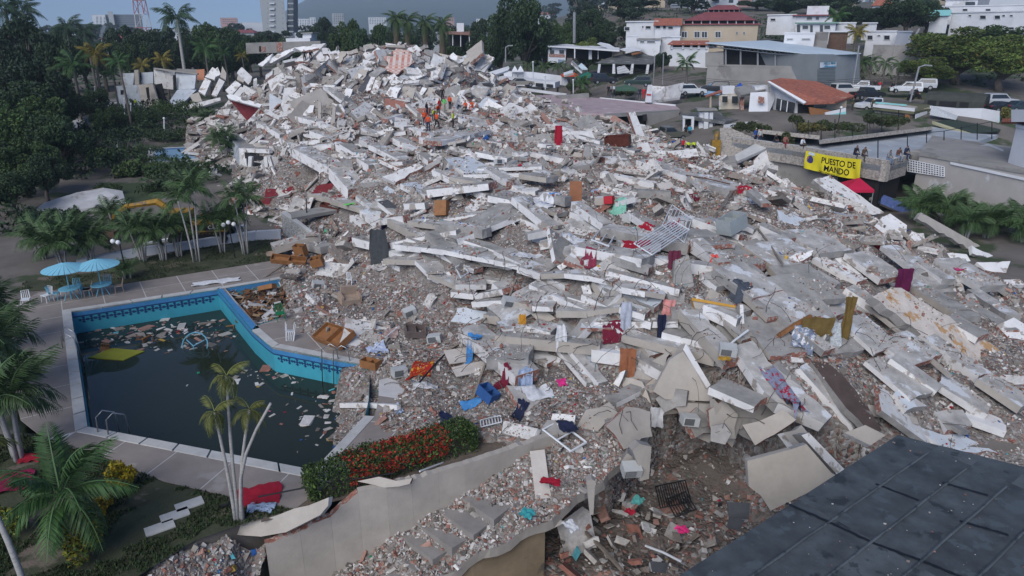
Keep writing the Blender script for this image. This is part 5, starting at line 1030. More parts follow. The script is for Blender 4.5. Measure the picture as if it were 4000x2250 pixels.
for a in((('white_house','white flat roofed house with two dark windows behind the garages',VP(2445,178,2560,172),2445,2565,86,140,9,WW,[(2522,101,2543,113),(2509,101,2514,109),(2440,105,2460,120)],('flat',WW,.3))),('white_house','white house with tiled roof next to the pagoda house',VP(2555,170,2655,166),2558,2655,100,142,9,WW,[(2590,98,2602,113),(2610,103,2630,114),(2562,100,2580,112)],('gable',1.6,TERRA)),('garage','low white garage with louvred openings',VP(2490,158,2580,155),2492,2578,155,180,6,WW,[(2500,160,2518,168),(2527,160,2560,168)],('flat',CONCW,.4)),('garage','small white wall with a planter left of the louvred garage',VP(2445,160,2495,158),2445,2492,143,176,5,WW,[],('flat',WW,.1)),('white_house','small white block under the tiled awning',VP(2580,158,2660,155),2580,2655,146,178,6,WW,[],('flat',WW,.2)),
          ('white_house','white house with red window canopy left of the palm',VP(2995,172,3110,166),2995,3105,60,100,9,WW,[(3010,72,3030,82)],('flat',WW,.2)),('white_house','white house with dark shuttered windows below the roof terrace',VP(3110,150,3280,146),3110,3260,92,132,9,WW,[(3112,97,3127,128),(3134,98,3158,115),(3202,97,3216,128),(3219,98,3244,115),(3164,97,3176,128)],('flat',M('green_trim',(.2,.33,.28),.8,.1),.6)),('white_house','upper house with maroon eaves and white balustrade',VP(3105,168,3280,164),3105,3250,62,95,9,WW,[(3150,65,3173,78),(3186,65,3200,78)],('flat',MAROON,.8)),('white_house','white stair tower house with balcony at the hill edge',VP(3150,172,3270,170),3150,3235,38,60,6,WW,[],('parapet',.8)),('white_house','plain white wing right of the shuttered house',VP(3250,148,3340,144),3252,3338,92,128,8,WW,[],('flat',WW,.2)),
          ('white_house','white parapet building behind the pale blue roof',VP(3060,140,3240,136),3062,3180,132,160,6,WW,[(3074,150,3098,156),(3132,150,3165,156)],('flat',WW,.1)),('water_tank_house','grey concrete water tanks behind the pale blue roof',VP(3180,138,3235,136),3180,3232,130,165,5,CONCW,[],('flat',CONCW,.05)),('rusty_shed','rusty metal shed beside the water tanks',VP(3232,140,3310,138),3235,3308,126,165,5,RUST,[],('flat',WW,.3)),('white_house','white house with three windows above the raw retaining wall',VP(3375,150,3555,142),3378,3495,124,180,10,WW,[(3388,138,3410,156),(3453,138,3477,156),(3428,137,3440,142)],('flat',WW,.15)),('white_house','white corner wing above the raw retaining wall',VP(3495,142,3555,148),3495,3553,126,178,9,WW,[],('flat',WW,.15)),
          ('retaining_wall','raw concrete retaining wall below the white corner house',VP(3400,138,3620,132),3400,3620,182,250,3,CONCW,[],('flat',CONCW,.05)),('white_villa','long white villa at the top right with two rows of windows',VP(3700,178,4050,160),3702,4050,48,135,12,WW,[(3783,58,3795,65),(3828,60,3852,75),(3885,60,3908,75),(3915,58,3927,65),(3945,58,3957,65),(3880,106,3895,112),(3898,106,3916,120),(3938,106,3962,116),(3968,106,3985,112)],('flat',WW,.3)),('white_villa','upper white storeys behind the long villa',VP(3630,196,4050,180),3630,4050,24,60,10,WW,[(3690,34,3710,44),(3760,34,3780,44),(3850,34,3870,44)],('flat',WW,.3)),('white_villa','topmost white roof structure at the right hilltop',VP(3690,205,3820,200),3690,3815,0,30,8,WW,[(3770,6,3810,26)],('flat',WW,.3)),('white_house','small white house with turquoise gable left of the villa',VP(3625,178,3700,174),3630,3700,62,95,8,WW,[],('gable',1.4,TURQW)),('white_house','small white roofed hut among the trees',VP(3365,165,3425,162),3368,3422,92,120,6,WW,[],('flat',WW,.3)),('tiled_house','tiled roof peeking out between hillside trees',VP(3400,215,3500,210),3405,3480,22,50,9,WW,[],('hip',2.2,TERRA))):
 bld(*a,group='houses on the hillside')
# tiled awning house in front of the pagoda house
V3=VP(2615,150,2765,145);rt,wl_=bld('awning_house','white terrace house with terracotta awning below the pagoda house',V3,2615,2765,190,225,8,WW,[],('flat',WW,.1))
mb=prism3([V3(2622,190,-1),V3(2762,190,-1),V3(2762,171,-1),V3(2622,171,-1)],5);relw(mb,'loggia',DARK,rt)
for u in(2624,2668,2700,2730,2760):mb=MB();mb.box((V3(u,190,.1)+V3(u,171,.1))/2,(.4,.4,1.1));relw(mb,'post',WW,rt)
mb=prism3([V3(2608,172,.8),V3(2770,172,.8),V3(2770,158,-3),V3(2628,158,-3)],.2);relw(mb,'awning',TERRA,rt)
# the ice warehouse
V4=VP(2755,127,3200,117);V5=VP(3195,117.2,3360,124)
rt,wl_=bld('warehouse','concrete warehouse with a pale blue sheet roof and dark open upper storey',V4,2755,3195,262,350,24,CONCW,[],('flat',CONCW,.05),cat='warehouse')
mb=prism3([V5(3195,345),V5(3358,345),V5(3358,212),V5(3195,212)],20);relw(mb,'grey_wall',M('grey_wall',(.24,.26,.27),.85,.12,.3),rt)
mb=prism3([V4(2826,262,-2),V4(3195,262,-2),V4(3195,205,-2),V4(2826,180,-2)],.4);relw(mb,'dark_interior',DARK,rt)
mb=prism3([V4(2755,262),V4(2826,262),V4(2826,205),V4(2755,205)],4);relw(mb,'block_wall',CONCW,rt)
for u in(2835,2893,2960,3028,3125):mb=MB();mb.tube([V4(u,262,-.3),V4(u,186+(u-2835)*.08,-.3)],.16,5);relw(mb,'post',GFRAME,rt)
mb=MB();a,b=V4(2762,172,.2),V4(3195,216,.2);a2,b2=V4(2762,182,.2),V4(3195,228,.2);mb.tube([a,b],.09,4);mb.tube([a2,b2],.09,4)
for k in range(26):p=(a if k%2 else a2).lerp(b if k%2 else b2,k/26);q=(a2 if k%2 else a).lerp(b2 if k%2 else b,(k+1)/26);mb.tube([p,q],.05,4)
relw(mb,'truss',GFRAME,rt)
mb=prism3([V4(2755,166,1.2),V4(3200,214,1.2),V5(3365,208,1.0),Py(3000,157,150)],.12);relw(mb,'roof',BLUER,rt)
mb=prism3([V5(3195,343,.06),V5(3262,340,.06),V5(3262,270,.06),V5(3195,272,.06)],.1);relw(mb,'roller_shutter',M('green_grey_shutter',(.13,.16,.16),.6,.15,2,stretch=(1,1,8)),rt)
for k in range(12):mb=prism3([V5(3196,274+5.6*k,.10),V5(3261,274+5.6*k,.10),V5(3261,276+5.6*k,.10),V5(3196,276+5.6*k,.10)],.04);relw(mb,'slat',GFRAME,rt)
# lettering on boards
def text(body,parent_obj,mat,p,dx,up,size,name='lettering',align='CENTER',font_shear=0,extr=.004,par=None,root=None):
 cu=bpy.data.curves.new(name,'FONT');cu.body=body;cu.size=size;cu.align_x=align;cu.align_y='CENTER';cu.extrude=extr;cu.shear=font_shear;cu.offset=size*.018;cu.resolution_u=3
 to=bpy.data.objects.new(name+'_tmp',cu);C.objects.link(to);dg=bpy.context.evaluated_depsgraph_get();me=bpy.data.meshes.new_from_object(to.evaluated_get(dg));C.objects.unlink(to);bpy.data.objects.remove(to);me.name=name
 n=dx.cross(up).normalized();o=obj(name,me,par,None);me.materials.clear();me.materials.append(mat)
 mw=Matrix.Translation(p)@Matrix((dx,up,n)).transposed().to_4x4()
 if par is not None:o.matrix_parent_inverse=Matrix();mw=(Matrix.Translation(root.location).inverted()if root else par.matrix_world.inverted())@mw
 o.matrix_basis=mw;return o
c4=[V5(3204,265,.2),V5(3267,262,.2),V5(3267,241,.2),V5(3206,244,.2)]
sg=empty('sign_board',tuple(c4[0]),0,'pale sign board above the roller shutter of the warehouse','sign');mb=prism3(c4,.08);relw(mb,'board',M('sign_white',(.60,.66,.70),.6,.05),sg)
dx=(c4[1]-c4[0]).normalized();up=Vector((0,0,1));ct=sum(c4,Vector())/4
mb=prism3([V5(3216,263,.23),V5(3266,261,.23),V5(3266,256,.23),V5(3240,258,.23),V5(3226,254,.23)],.02);relw(mb,'blue_wave',M('sign_blue',(.12,.33,.48),.6,.1),sg)
text('HIELO MAR',None,M('sign_teal',(.02,.17,.25),.6,.1),ct+V5.n*.06+up*.25+dx*.2,dx,up,.62,par=sg,root=sg)
# ---------------------------------------------------------------- ruined houses between the street and the heap
def ruin(name,label,parts,cat='building',y=None):
 """parts: (part name, 'u,v u,v ...', y or list of y, thickness, material)"""
 root=None
 for pn,px,yy,th,mat in parts:
  q=[tuple(float(a)for a in t.split(','))for t in px.split()];ys_=yy if isinstance(yy,(list,tuple))else[yy]*len(q);p3=[Py(u,v,y_)for(u,v),y_ in zip(q,ys_)]
  if root is None:root=empty(name,tuple(min(p3,key=lambda p:p.z)),0,label,cat)
  relw(prism3(p3,th),pn,mat,root)
 return root
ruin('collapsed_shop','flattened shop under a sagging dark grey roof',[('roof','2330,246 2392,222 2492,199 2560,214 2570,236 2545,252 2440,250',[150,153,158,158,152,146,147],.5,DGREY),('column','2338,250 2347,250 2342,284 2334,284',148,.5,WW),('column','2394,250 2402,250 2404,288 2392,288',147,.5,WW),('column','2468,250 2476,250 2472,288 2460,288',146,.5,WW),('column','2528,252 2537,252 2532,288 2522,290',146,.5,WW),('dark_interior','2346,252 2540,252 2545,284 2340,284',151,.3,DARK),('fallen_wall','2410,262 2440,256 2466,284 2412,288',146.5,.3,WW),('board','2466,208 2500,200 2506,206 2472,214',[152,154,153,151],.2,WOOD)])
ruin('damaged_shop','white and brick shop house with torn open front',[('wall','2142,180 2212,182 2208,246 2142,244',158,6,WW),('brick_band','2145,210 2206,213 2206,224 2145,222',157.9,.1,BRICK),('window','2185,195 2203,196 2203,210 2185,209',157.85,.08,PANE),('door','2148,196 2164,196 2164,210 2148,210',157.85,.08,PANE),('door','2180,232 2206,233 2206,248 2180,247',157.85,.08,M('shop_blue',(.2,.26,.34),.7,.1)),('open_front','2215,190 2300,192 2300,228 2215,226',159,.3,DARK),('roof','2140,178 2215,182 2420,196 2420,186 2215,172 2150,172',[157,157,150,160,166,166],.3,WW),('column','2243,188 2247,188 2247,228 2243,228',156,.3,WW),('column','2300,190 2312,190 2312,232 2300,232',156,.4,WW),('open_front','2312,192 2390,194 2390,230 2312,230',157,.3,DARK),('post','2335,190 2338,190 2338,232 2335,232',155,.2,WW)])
ruin('torn_awning','torn white sheet awning sagging over the shops',[('sheet','2333,170 2345,165 2380,172 2400,184 2420,194 2412,198 2385,192 2360,182',[156,158,158,157,156,154,154,155],.06,WW),('sheet','2420,192 2470,180 2515,190 2500,198 2440,199',[154,158,157,153,153],.06,WW)],'awning')
# tiled house
ruin('tiled_house','white house with a collapsing terracotta tiled roof',[('roof','2996,316 3050,304 3192,318 3338,374 3262,398 3148,402',[101,108,109,104,98,97],.25,TERRA),('gable_wall','3010,350 3004,320 3112,388 3108,452 3022,446',[103,103,98.6,98.6,102],.3,WW),('eaves_wall','3112,404 3308,380 3306,420 3112,450',[98.8,102,102,98.8],.3,BW_),('window','3034,384 3104,402 3098,442 3030,428',[101,98.3,98.3,101],.1,PANE),('opening','3118,408 3165,402 3165,440 3118,446',[98.5,99,99,98.5],.1,DARK),('fallen_beam','3160,418 3245,432 3240,444 3165,450',[97.5,98,98,97.5],.2,WOOD),('opening','3178,402 3228,396 3228,420 3178,424',[99,100,100,99],.1,PANE),('verge','2998,318 3006,316 3150,398 3140,404',[100.5,100.5,96.8,96.8],.25,WW),('mullion','3052,389 3055,390 3050,432 3047,431',99.5,.08,WW),('mullion','3076,395 3079,396 3074,438 3071,437',98.6,.08,WW)])
ruin('damaged_bungalow','small cream bungalow with two square window holes and a bare brick corner',[('wall','2808,372 2890,368 2892,432 2808,430',[104,103,103,104],4,M('cream_wall',(.48,.43,.34),.9,.15,.8,col2=(.55,.55,.54),c2=.5)),('window','2822,376 2842,376 2842,400 2822,400',102.9,.1,PANE),('window','2860,376 2882,376 2882,404 2860,404',102.6,.1,PANE),('brick_pier','2893,384 2908,378 2905,436 2890,438',102,.4,BRICK),('leaning_wall','2932,370 2998,366 3032,374 3000,450 2925,446',[101,101,102,100,100],.3,WW),('brick_window','2964,376 2986,380 2986,404 2962,402',99.9,.1,BRICK),('parapet','2822,338 2870,336 2876,366 2822,368',104,1.2,WW),('roof_slab','2870,340 2960,326 3000,334 2990,350 2895,372',[104,106,106,102,101],.4,CONCW),('water_tank','2948,338 3000,334 3002,356 2952,358',102.5,1.5,WW),('porch_roof','2755,372 2820,350 2822,358 2758,378',[102,105,104,101],.15,TERRA),('post','2772,375 2779,375 2779,420 2772,420',102,.3,BW_)])
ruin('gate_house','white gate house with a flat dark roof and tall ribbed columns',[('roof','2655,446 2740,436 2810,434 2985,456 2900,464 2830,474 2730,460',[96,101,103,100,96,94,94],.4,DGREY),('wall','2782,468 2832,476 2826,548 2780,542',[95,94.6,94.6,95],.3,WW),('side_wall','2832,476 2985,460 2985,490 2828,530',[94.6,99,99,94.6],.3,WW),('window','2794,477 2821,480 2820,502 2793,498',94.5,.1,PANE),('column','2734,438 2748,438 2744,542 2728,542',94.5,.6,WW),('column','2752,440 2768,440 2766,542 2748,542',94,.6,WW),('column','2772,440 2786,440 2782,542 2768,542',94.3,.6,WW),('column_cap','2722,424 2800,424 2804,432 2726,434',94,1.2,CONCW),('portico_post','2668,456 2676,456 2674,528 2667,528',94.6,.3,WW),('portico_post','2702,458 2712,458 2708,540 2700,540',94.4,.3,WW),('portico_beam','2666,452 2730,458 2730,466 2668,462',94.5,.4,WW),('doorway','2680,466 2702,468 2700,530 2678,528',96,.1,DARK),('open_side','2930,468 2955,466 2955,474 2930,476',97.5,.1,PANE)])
def band_wall(name,label,pts_,th=.25,zdown=1.0,band=True):
 """(u, vtop, vbottom, y) along its length"""
 a=pts_[0];root=empty(name,tuple(Py(a[0],a[2],a[3])),0,label,'wall')
 for(u0,t0,b0,y0),(u1,t1,b1,y1)in zip(pts_,pts_[1:]):
  A,B_,C_,D_=Py(u0,b0,y0),Py(u1,b1,y1),Py(u1,t1,y1),Py(u0,t0,y0);A2,B2=A-Vector((0,0,zdown)),B_-Vector((0,0,zdown));relw(prism3([A2,B2,C_,D_],th),'panel',WW,root)
  if band:off=Vector((0,-.012,0));relw(prism3([D_.lerp(A,.62)+off,C_.lerp(B_,.62)+off,C_.lerp(B_,.3)+off,D_.lerp(A,.3)+off],.02),'turquoise_stripe',TURQW,root)
 return root
band_wall('garden_wall','white garden wall with turquoise stripe below the tiled house',[(2831,488,532,93),(3000,466,500,95.5),(3180,444,476,98),(3232,436,474,98.6)]);band_wall('garden_wall','short leaning white wall piece with turquoise stripe beside the roof debris',[(3225,440,476,97.5),(3305,422,466,97.8)])
band_wall('garden_wall','long white wall with turquoise stripe behind the fallen green canopy',[(3632,414,468,99),(3740,424,478,97),(3835,424,486,95.5),(3905,436,500,94)])
ruin('stone_kiosk','flat roofed stone kiosk with white and turquoise rim',[('wall','3416,416 3560,436 3562,494 3416,478',[99,96,96,99],3,STONE),('side_wall','3562,440 3630,420 3632,470 3562,494',[96,99,99,96],.3,BW_),('roof','3408,404 3470,398 3640,410 3638,424 3572,436 3412,418',[99,103,103,99,95,98.6],.35,M('mossy_roof',(.12,.12,.07),.95,.3,1)),('rim','3410,406 3572,424 3572,436 3410,418',[98.5,95,95,98.5],.2,WW),('rim_band','3420,398 3542,408 3540,414 3420,404',98,.1,TURQW),('door_grille','3536,446 3556,448 3554,492 3534,488',95.6,.1,WOOD),('white_door','3578,444 3622,434 3620,470 3576,482',[95.6,98,98,95.6],.1,WW)])
ruin('fallen_canopy','dark green sheet canopy lying flat behind the court',[('sheet','3640,476 3760,462 3912,502 3905,512 3788,522',[91,97,93,90,86],.15,M('dark_green_sheet',(.035,.05,.035),.8,.2,1)),('edge','3640,472 3790,520 3785,536 3640,484',[90.8,85.8,85.8,90.8],.15,M('cream_edge',(.46,.44,.28),.8,.1))],'canopy')
ruin('lattice_fence','fallen white lattice fence leaning on the striped wall',[('lattice','3640,412 3742,452 3735,468 3632,448',[96,95,94,95],.06,M('lattice_grey',(.42,.44,.45),.7,.3,9))],'fence')
# army tent
mt=empty('army_tent',tuple(Py(3605,420,104)),0,'long dark green army tent beside the street','tent');TENT=M('army_canvas',(.05,.055,.048),.9,.2,1);a,b=Py(3605,418,105),Py(3838,440,100);d=(b-a);d.z=0;L=d.length;d.normalize();nn=Vector((-d.y,d.x,0));mb=MB()
prof=[(0,0),(.05,1.5),(.5,2.1),(1.4,2.5),(2.6,2.5),(3.5,2.0),(3.8,0)];vs=[a+d*(L*s)+nn*p+Vector((0,0,z-.4))for s in(0,1)for p,z in prof];n=len(prof);mb.add(vs,[(i,n+i,n+i+1,i+1)for i in range(n-1)]+[tuple(range(n)),tuple(range(2*n-1,n-1,-1))]);relw(mb,'canvas',TENT,mt)
for s in(.14,.34,.48,.68):p=a+d*L*s-nn*.02+Vector((0,0,.62));mb=MB();mb.box(p,(1.1,.06,.7),math.atan2(d.y,d.x));relw(mb,'window_flap',DARK,mt)
# pink terrace with white parapet, low white arcade
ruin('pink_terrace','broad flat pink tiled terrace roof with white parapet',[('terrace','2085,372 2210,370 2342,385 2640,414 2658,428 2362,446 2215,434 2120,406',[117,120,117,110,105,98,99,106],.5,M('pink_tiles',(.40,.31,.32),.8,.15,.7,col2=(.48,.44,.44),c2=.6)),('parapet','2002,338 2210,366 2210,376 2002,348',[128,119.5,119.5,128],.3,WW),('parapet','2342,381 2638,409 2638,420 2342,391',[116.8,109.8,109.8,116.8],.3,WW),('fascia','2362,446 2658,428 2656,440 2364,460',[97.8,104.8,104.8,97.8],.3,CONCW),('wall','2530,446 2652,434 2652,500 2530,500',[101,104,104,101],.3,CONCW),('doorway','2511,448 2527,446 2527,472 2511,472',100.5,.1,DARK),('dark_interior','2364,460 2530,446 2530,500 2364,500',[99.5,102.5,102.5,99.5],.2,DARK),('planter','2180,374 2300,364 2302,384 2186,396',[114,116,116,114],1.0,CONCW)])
ruin('white_arcade','low white arcade with curved parapet and dark grilles',[('parapet','1965,278 2080,282 2190,296 2215,310 2222,336 2170,330 1970,300',137,1.0,WW),('wall','1947,300 2168,322 2168,344 1947,330',[134,131,131,134],4,WW),('grille','1955,310 1998,313 1998,326 1955,324',132.8,.08,PANE),('grille','2050,320 2070,322 2070,338 2050,336',131.8,.08,PANE),('grille','2092,324 2122,326 2122,340 2092,338',131.3,.08,PANE),('grille','2134,328 2160,330 2160,342 2134,340',130.9,.08,PANE)])
ruin('white_ramp','fallen white slab leaning like a ramp beside the arcade',[('slab','1900,285 1986,258 1990,266 1985,274 1905,302',[124,128,127,126,122],.3,WW)],'wall')
ruin('broken_boundary_wall','curved white boundary wall with red stripe, broken off',[('wall','2530,334 2600,338 2672,322 2656,380 2520,398',[113,113,116,114,111],.35,PLASTER),('pillar','2532,332 2548,332 2545,400 2520,400',110.8,.4,WW),('red_stripe','2527,366 2544,367 2543,374 2526,373',110.7,.05,M('red_stripe',(.45,.06,.05),.8,.1))],'wall')
ruin('brown_roof_shelter','brown roofed shelter on posts with a white chimney behind the peak',[('roof','1740,128 1745,122 1862,122 1858,134',[190,196,196,190],.3,M('brown_sheet',(.25,.14,.11),.8,.2)),('dark_interior','1748,136 1856,136 1852,180 1750,180',196,.3,DARK),('post','1767,136 1770,136 1770,178 1767,178',190.5,.2,WW),('post','1798,136 1801,136 1801,182 1798,182',190.5,.2,WW),('post','1831,136 1834,136 1836,182 1833,182',190.5,.2,WW),('chimney','1784,90 1812,90 1812,124 1784,124',193,2,WW)])
ruin('brick_sheds','row of half built block and brick sheds with blue water tanks',[('wall','960,168 1250,160 1262,200 962,210',170,5,CONCW),('brick_wall','1080,166 1104,165 1104,200 1080,202',169.9,.1,BRICK),('door','1012,180 1018,180 1018,202 1012,202',169.8,.1,DARK),('brick_wall','1020,182 1036,181 1036,202 1020,203',169.9,.1,BRICK),('upper_wall','1116,150 1210,148 1212,166 1118,168',172,5,WW),('upper_room','1182,132 1216,130 1216,162 1182,164',175,5,WW),('roof','1175,128 1220,126 1222,130 1175,132',174.5,6,CONCW)])
# left ruin: walls of a flattened white building
BLG=M('blue_grey_wall',(.34,.37,.40),.85,.2,.8,col2=(.24,.25,.26),c2=.55)
ruin('collapsed_white_building','shattered white building corner with workers at its foot',[('grey_wall','449,336 538,331 556,424 462,428',[136,135,133,134],.3,BLG),('window','471,352 482,352 482,370 471,370',133.6,.1,DARK),('buff_wall','539,331 596,328 622,408 556,424',[134.8,134,133,133],.3,BEIGE),('crack','569,342 580,340 586,392 575,382',132.6,.08,DARK),('dark_bay','604,330 630,326 650,404 624,410',135,.3,DARK),('upper_wall','482,287 524,285 520,332 476,334',139,.3,PALEB),('pier','524,274 540,272 543,330 527,331',138.5,.5,BEIGE),('upper_wall','552,284 598,281 598,326 554,330',139.5,.3,PALEB),('upper_wall','600,268 684,276 676,350 640,346 603,326',138,.3,PLASTER),('upper_wall','686,277 766,290 760,346 692,352',[137.5,136,136,137],.3,PALEB),('door','675,293 686,294 687,350 677,348',136.5,.1,DARK),('floor_slab','692,352 772,346 722,396 674,410 664,392',[135,137,131,130,131],.4,PALEB),('back_wall','690,268 772,272 772,300 690,284',142,.3,CONCW),('orange_panel','768,272 798,270 798,312 770,314',139,.2,M('orange_wall',(.55,.24,.14),.8,.1)),('rim','600,264 772,286 770,292 600,270',[137.6,135.8,135.8,137.6],.4,CONCW)])
for px,yy,l in(('775,356 800,304 824,316 800,372',131,'first of the white balcony fronts tilted left of the balcony with dark red underside'),('826,370 856,306 878,318 846,376',130,'middle one of the tilted white balcony fronts left of the dark red underside'),('880,352 920,314 942,330 902,376',128,'largest of the tilted white balcony fronts beside the dark red underside'),('905,378 940,338 960,346 925,390',126,'cream balcony front between the tilted white ones and the dark red underside'),('800,300 830,262 850,275 838,312',134,'pale shard standing above the tilted balcony fronts'),('860,300 868,258 884,285 882,312',133,'pointed shard above the middle balcony front'),('925,310 938,264 965,300 950,322',130,'tall pointed shard above the largest balcony front'),('760,404 860,380 862,392 775,420',128,'fallen beam below the tilted balcony fronts'),('690,424 760,402 762,416 700,440',129,'fallen slab at the foot of the shattered white building'),('830,278 850,262 862,290 845,300',134,'broken white piece above the first balcony front'),('740,372 775,360 790,396 755,400',129,'broken white panel between floor slab and balcony fronts')):
 q=[tuple(float(a)for a in t.split(','))for t in px.split()];p3=[Py(u,v,yy+(400-v)*.05)for u,v in q];c=sum(p3,Vector())/len(p3);mb=prism3([p-c for p in p3],.4);o=mb.build('fallen_fragment',[WHITE,PLASTER,BEIGE][len(l)%3],None,loc=c);setp(o,l,'panel','pieces of the shattered white building',kind='thing')
ruin('low_garden_wall','low white terrace wall left of the shattered building',[('wall','228,398 460,392 460,416 232,424',140,.5,WW),('terrace','236,400 460,392 455,388 240,394',[140,140,144,144],.3,CONCW)],'wall')
ruin('paved_terrace','pale paved terrace with fallen slabs left of the garden lamps',[('paving','228,440 330,432 340,470 230,476',[122,124,112,110],.3,CONCW),('wall','228,470 340,468 300,500 240,498',[110,112,108,107],.3,WW),('fallen_slab','320,455 380,430 400,480 350,492',[110,114,106,104],.3,CONCW)])
# second pool beyond the garden
p2=[Pz(u,v,1.25)for u,v in((605,582),(832,571),(800,616),(604,632))];sp=empty('plunge_pool',tuple(p2[0]),0,'small blue pool beyond the clipped hedges','pool');mb=MB();mb.prism(offset_poly(p2,.8),.6,1.26);relw(mb,'rim',COPE,sp)
mb=MB();mb.prism(p2,1.2,1.275);relw(mb,'water',M('pale_pool',(.19,.33,.45),.3,.06,.5),sp);e0,e1=p2[0],p2[1];d=Vector((.4,-1.2,0));mb=MB();mb.prism([e0+Vector((.1,-.3,0)),e1+Vector((0,-.3,0)),e1+d,e0+d],1.28,1.284);relw(mb,'blue_band',M('pool_blue',(.06,.14,.33),.4,.1),sp)
# ruined ground floor at the left foot of the heap
ruin('ruined_ground_floor','grey ground floor stump with rubble roof and white piers at the left foot',[('roof','888,524 985,510 1095,560 1050,585 935,580',[90,96,90,84,84],.5,M('rubbly_roof',(.28,.27,.26),.95,.3,2)),('wall','888,524 934,578 936,648 892,590',[89.8,84,82,88],.4,BLG),('wall','934,578 960,585 964,660 936,650',[84,83,80,82],.4,PLASTER),('dark_bay','955,594 1030,610 1040,690 960,660',[82.5,81,78,80.5],.2,DARK),('pier','970,612 984,614 980,680 966,674',79,.5,WHITE),('pier','1030,612 1042,614 1052,694 1038,696',77,.5,WHITE),('pier','1042,612 1054,612 1078,690 1066,694',76.5,.5,WHITE),('beam','935,580 1050,585 1052,600 936,594',[83.9,81,81,83.9],.5,WHITE)])
ruin('toppled_white_wall','long toppled whitewashed wall lying behind the fan palms',[('wall','112,838 172,792 298,752 402,733 478,745 492,792 305,818 150,846',[63,66,68,69,69,66,64.5,62.5],.4,M('mottled_whitewash',(.44,.44,.45),.9,.25,.6,col2=(.3,.27,.25),c2=.58))],'wall')
band_wall('low_boundary_wall','broken low white wall along the far lawn',[(300,1020,1060,48.5),(430,995,1030,49.8),(560,968,1010,51),(700,952,985,52.2),(860,925,962,54),(1000,905,945,55.2),(1095,900,930,55.5)],.4,.6,False)
band_wall('low_boundary_wall','plastered wall stub beside the excavator tracks',[(560,952,990,54),(740,918,950,56),(850,890,925,57),(960,880,912,58)],.3,.4,False)
PEB=M('pebble_dash',(.33,.32,.30),.9,.5,9,col2=(.2,.2,.18),c2=.5,bump=.5)
ruin('pebble_wall','pebble dashed garden wall running down beside the heap',[('wall','1095,832 1112,826 1228,912 1292,962 1320,1042 1286,1056 1190,1004 1105,905',[58.5,58.5,53.5,51,47.5,47.5,50,56],.35,PEB),('cap','1095,830 1118,824 1232,910 1226,916',[58.3,58.6,53.4,53.2],.3,COPE)],'wall')
ruin('planter_wall','low concrete planter wall behind the pebble wall',[('wall','1135,828 1360,790 1362,812 1140,852',[57.5,60,59,56.5],.3,CONCW)],'wall')
# ---------------------------------------------------------------- terrace with court, stone walls, banner
ZC=4.6
CRT=[Pz(u,v,ZC)for u,v in((2862,556),(3095,588),(3300,622),(3464,652),(3546,628),(3560,596),(3720,560),(3830,548),(3900,525),(3790,520),(3640,494),(3200,545),(2960,520))]
ct_=empty('court_terrace',tuple(CRT[0]),0,'raised stone terrace with the grey blue sports court','terrace')
mb=MB();mb.prism([Vector((p.x,p.y,0))for p in CRT],ZC-.5,ZC-.02);relw(mb,'court',M('worn_court',(.34,.37,.40),.8,.15,.25,col2=(.46,.48,.5),c2=.55,c2scale=.4),ct_)
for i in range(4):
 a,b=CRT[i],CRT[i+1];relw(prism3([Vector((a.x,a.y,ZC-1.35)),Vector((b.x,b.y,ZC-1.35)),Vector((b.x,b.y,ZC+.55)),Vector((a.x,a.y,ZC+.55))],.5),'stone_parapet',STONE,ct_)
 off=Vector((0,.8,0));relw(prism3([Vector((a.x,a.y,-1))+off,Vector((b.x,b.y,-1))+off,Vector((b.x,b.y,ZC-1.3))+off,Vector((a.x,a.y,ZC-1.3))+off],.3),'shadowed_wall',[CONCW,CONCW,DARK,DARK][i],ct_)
 relw(prism3([Vector((a.x,a.y,ZC+.55)),Vector((b.x,b.y,ZC+.55)),Vector((b.x,b.y+.7,ZC+.56)),Vector((a.x,a.y+.7,ZC+.56))],.12),'coping',COPE,ct_)
for u in list(range(3085,3170,7))+list(range(3350,3460,7)):
 b=Pz(u,600,ZC);y_=CRT[1].y-(CRT[1].y-CRT[3].y)*(u-3095)/(3464-3095);p=Py(u,690,y_+.35);mb=MB();mb.tube([Vector((p.x,p.y,-.2)),Vector((p.x,p.y,ZC-1.3))],.05,5);relw(mb,'gate_bar',BLACK,ct_)
relw(prism3([Pz(3200,548,ZC+.9),Pz(3640,494,ZC+.9),Pz(3640,494,ZC-.3),Pz(3200,548,ZC-.3)],.4),'stone_parapet',STONE,ct_)
relw(prism3([Pz(2960,520,ZC+1.2),Pz(3200,545,ZC+.8),Pz(3200,545,ZC-.3),Pz(2960,520,ZC-.3)],.4),'stone_parapet',STONE,ct_)
ruin('stone_retaining_wall','rough stone wall with an outside stair left of the court terrace',[('wall','2812,500 2850,498 2960,545 2962,640 2815,620',[80,80,77,74,76],.5,STONE),('stair','2862,610 2960,556 3000,562 2992,580 2880,630',[73,75.5,75,74,72],.3,COPE),('dark_arch','2905,640 2985,596 3010,600 3010,660 2905,665',74.6,.2,DARK),('landing','2814,612 2870,606 2880,650 2816,655',[73,73,71,71],.3,CONCW)],'wall')
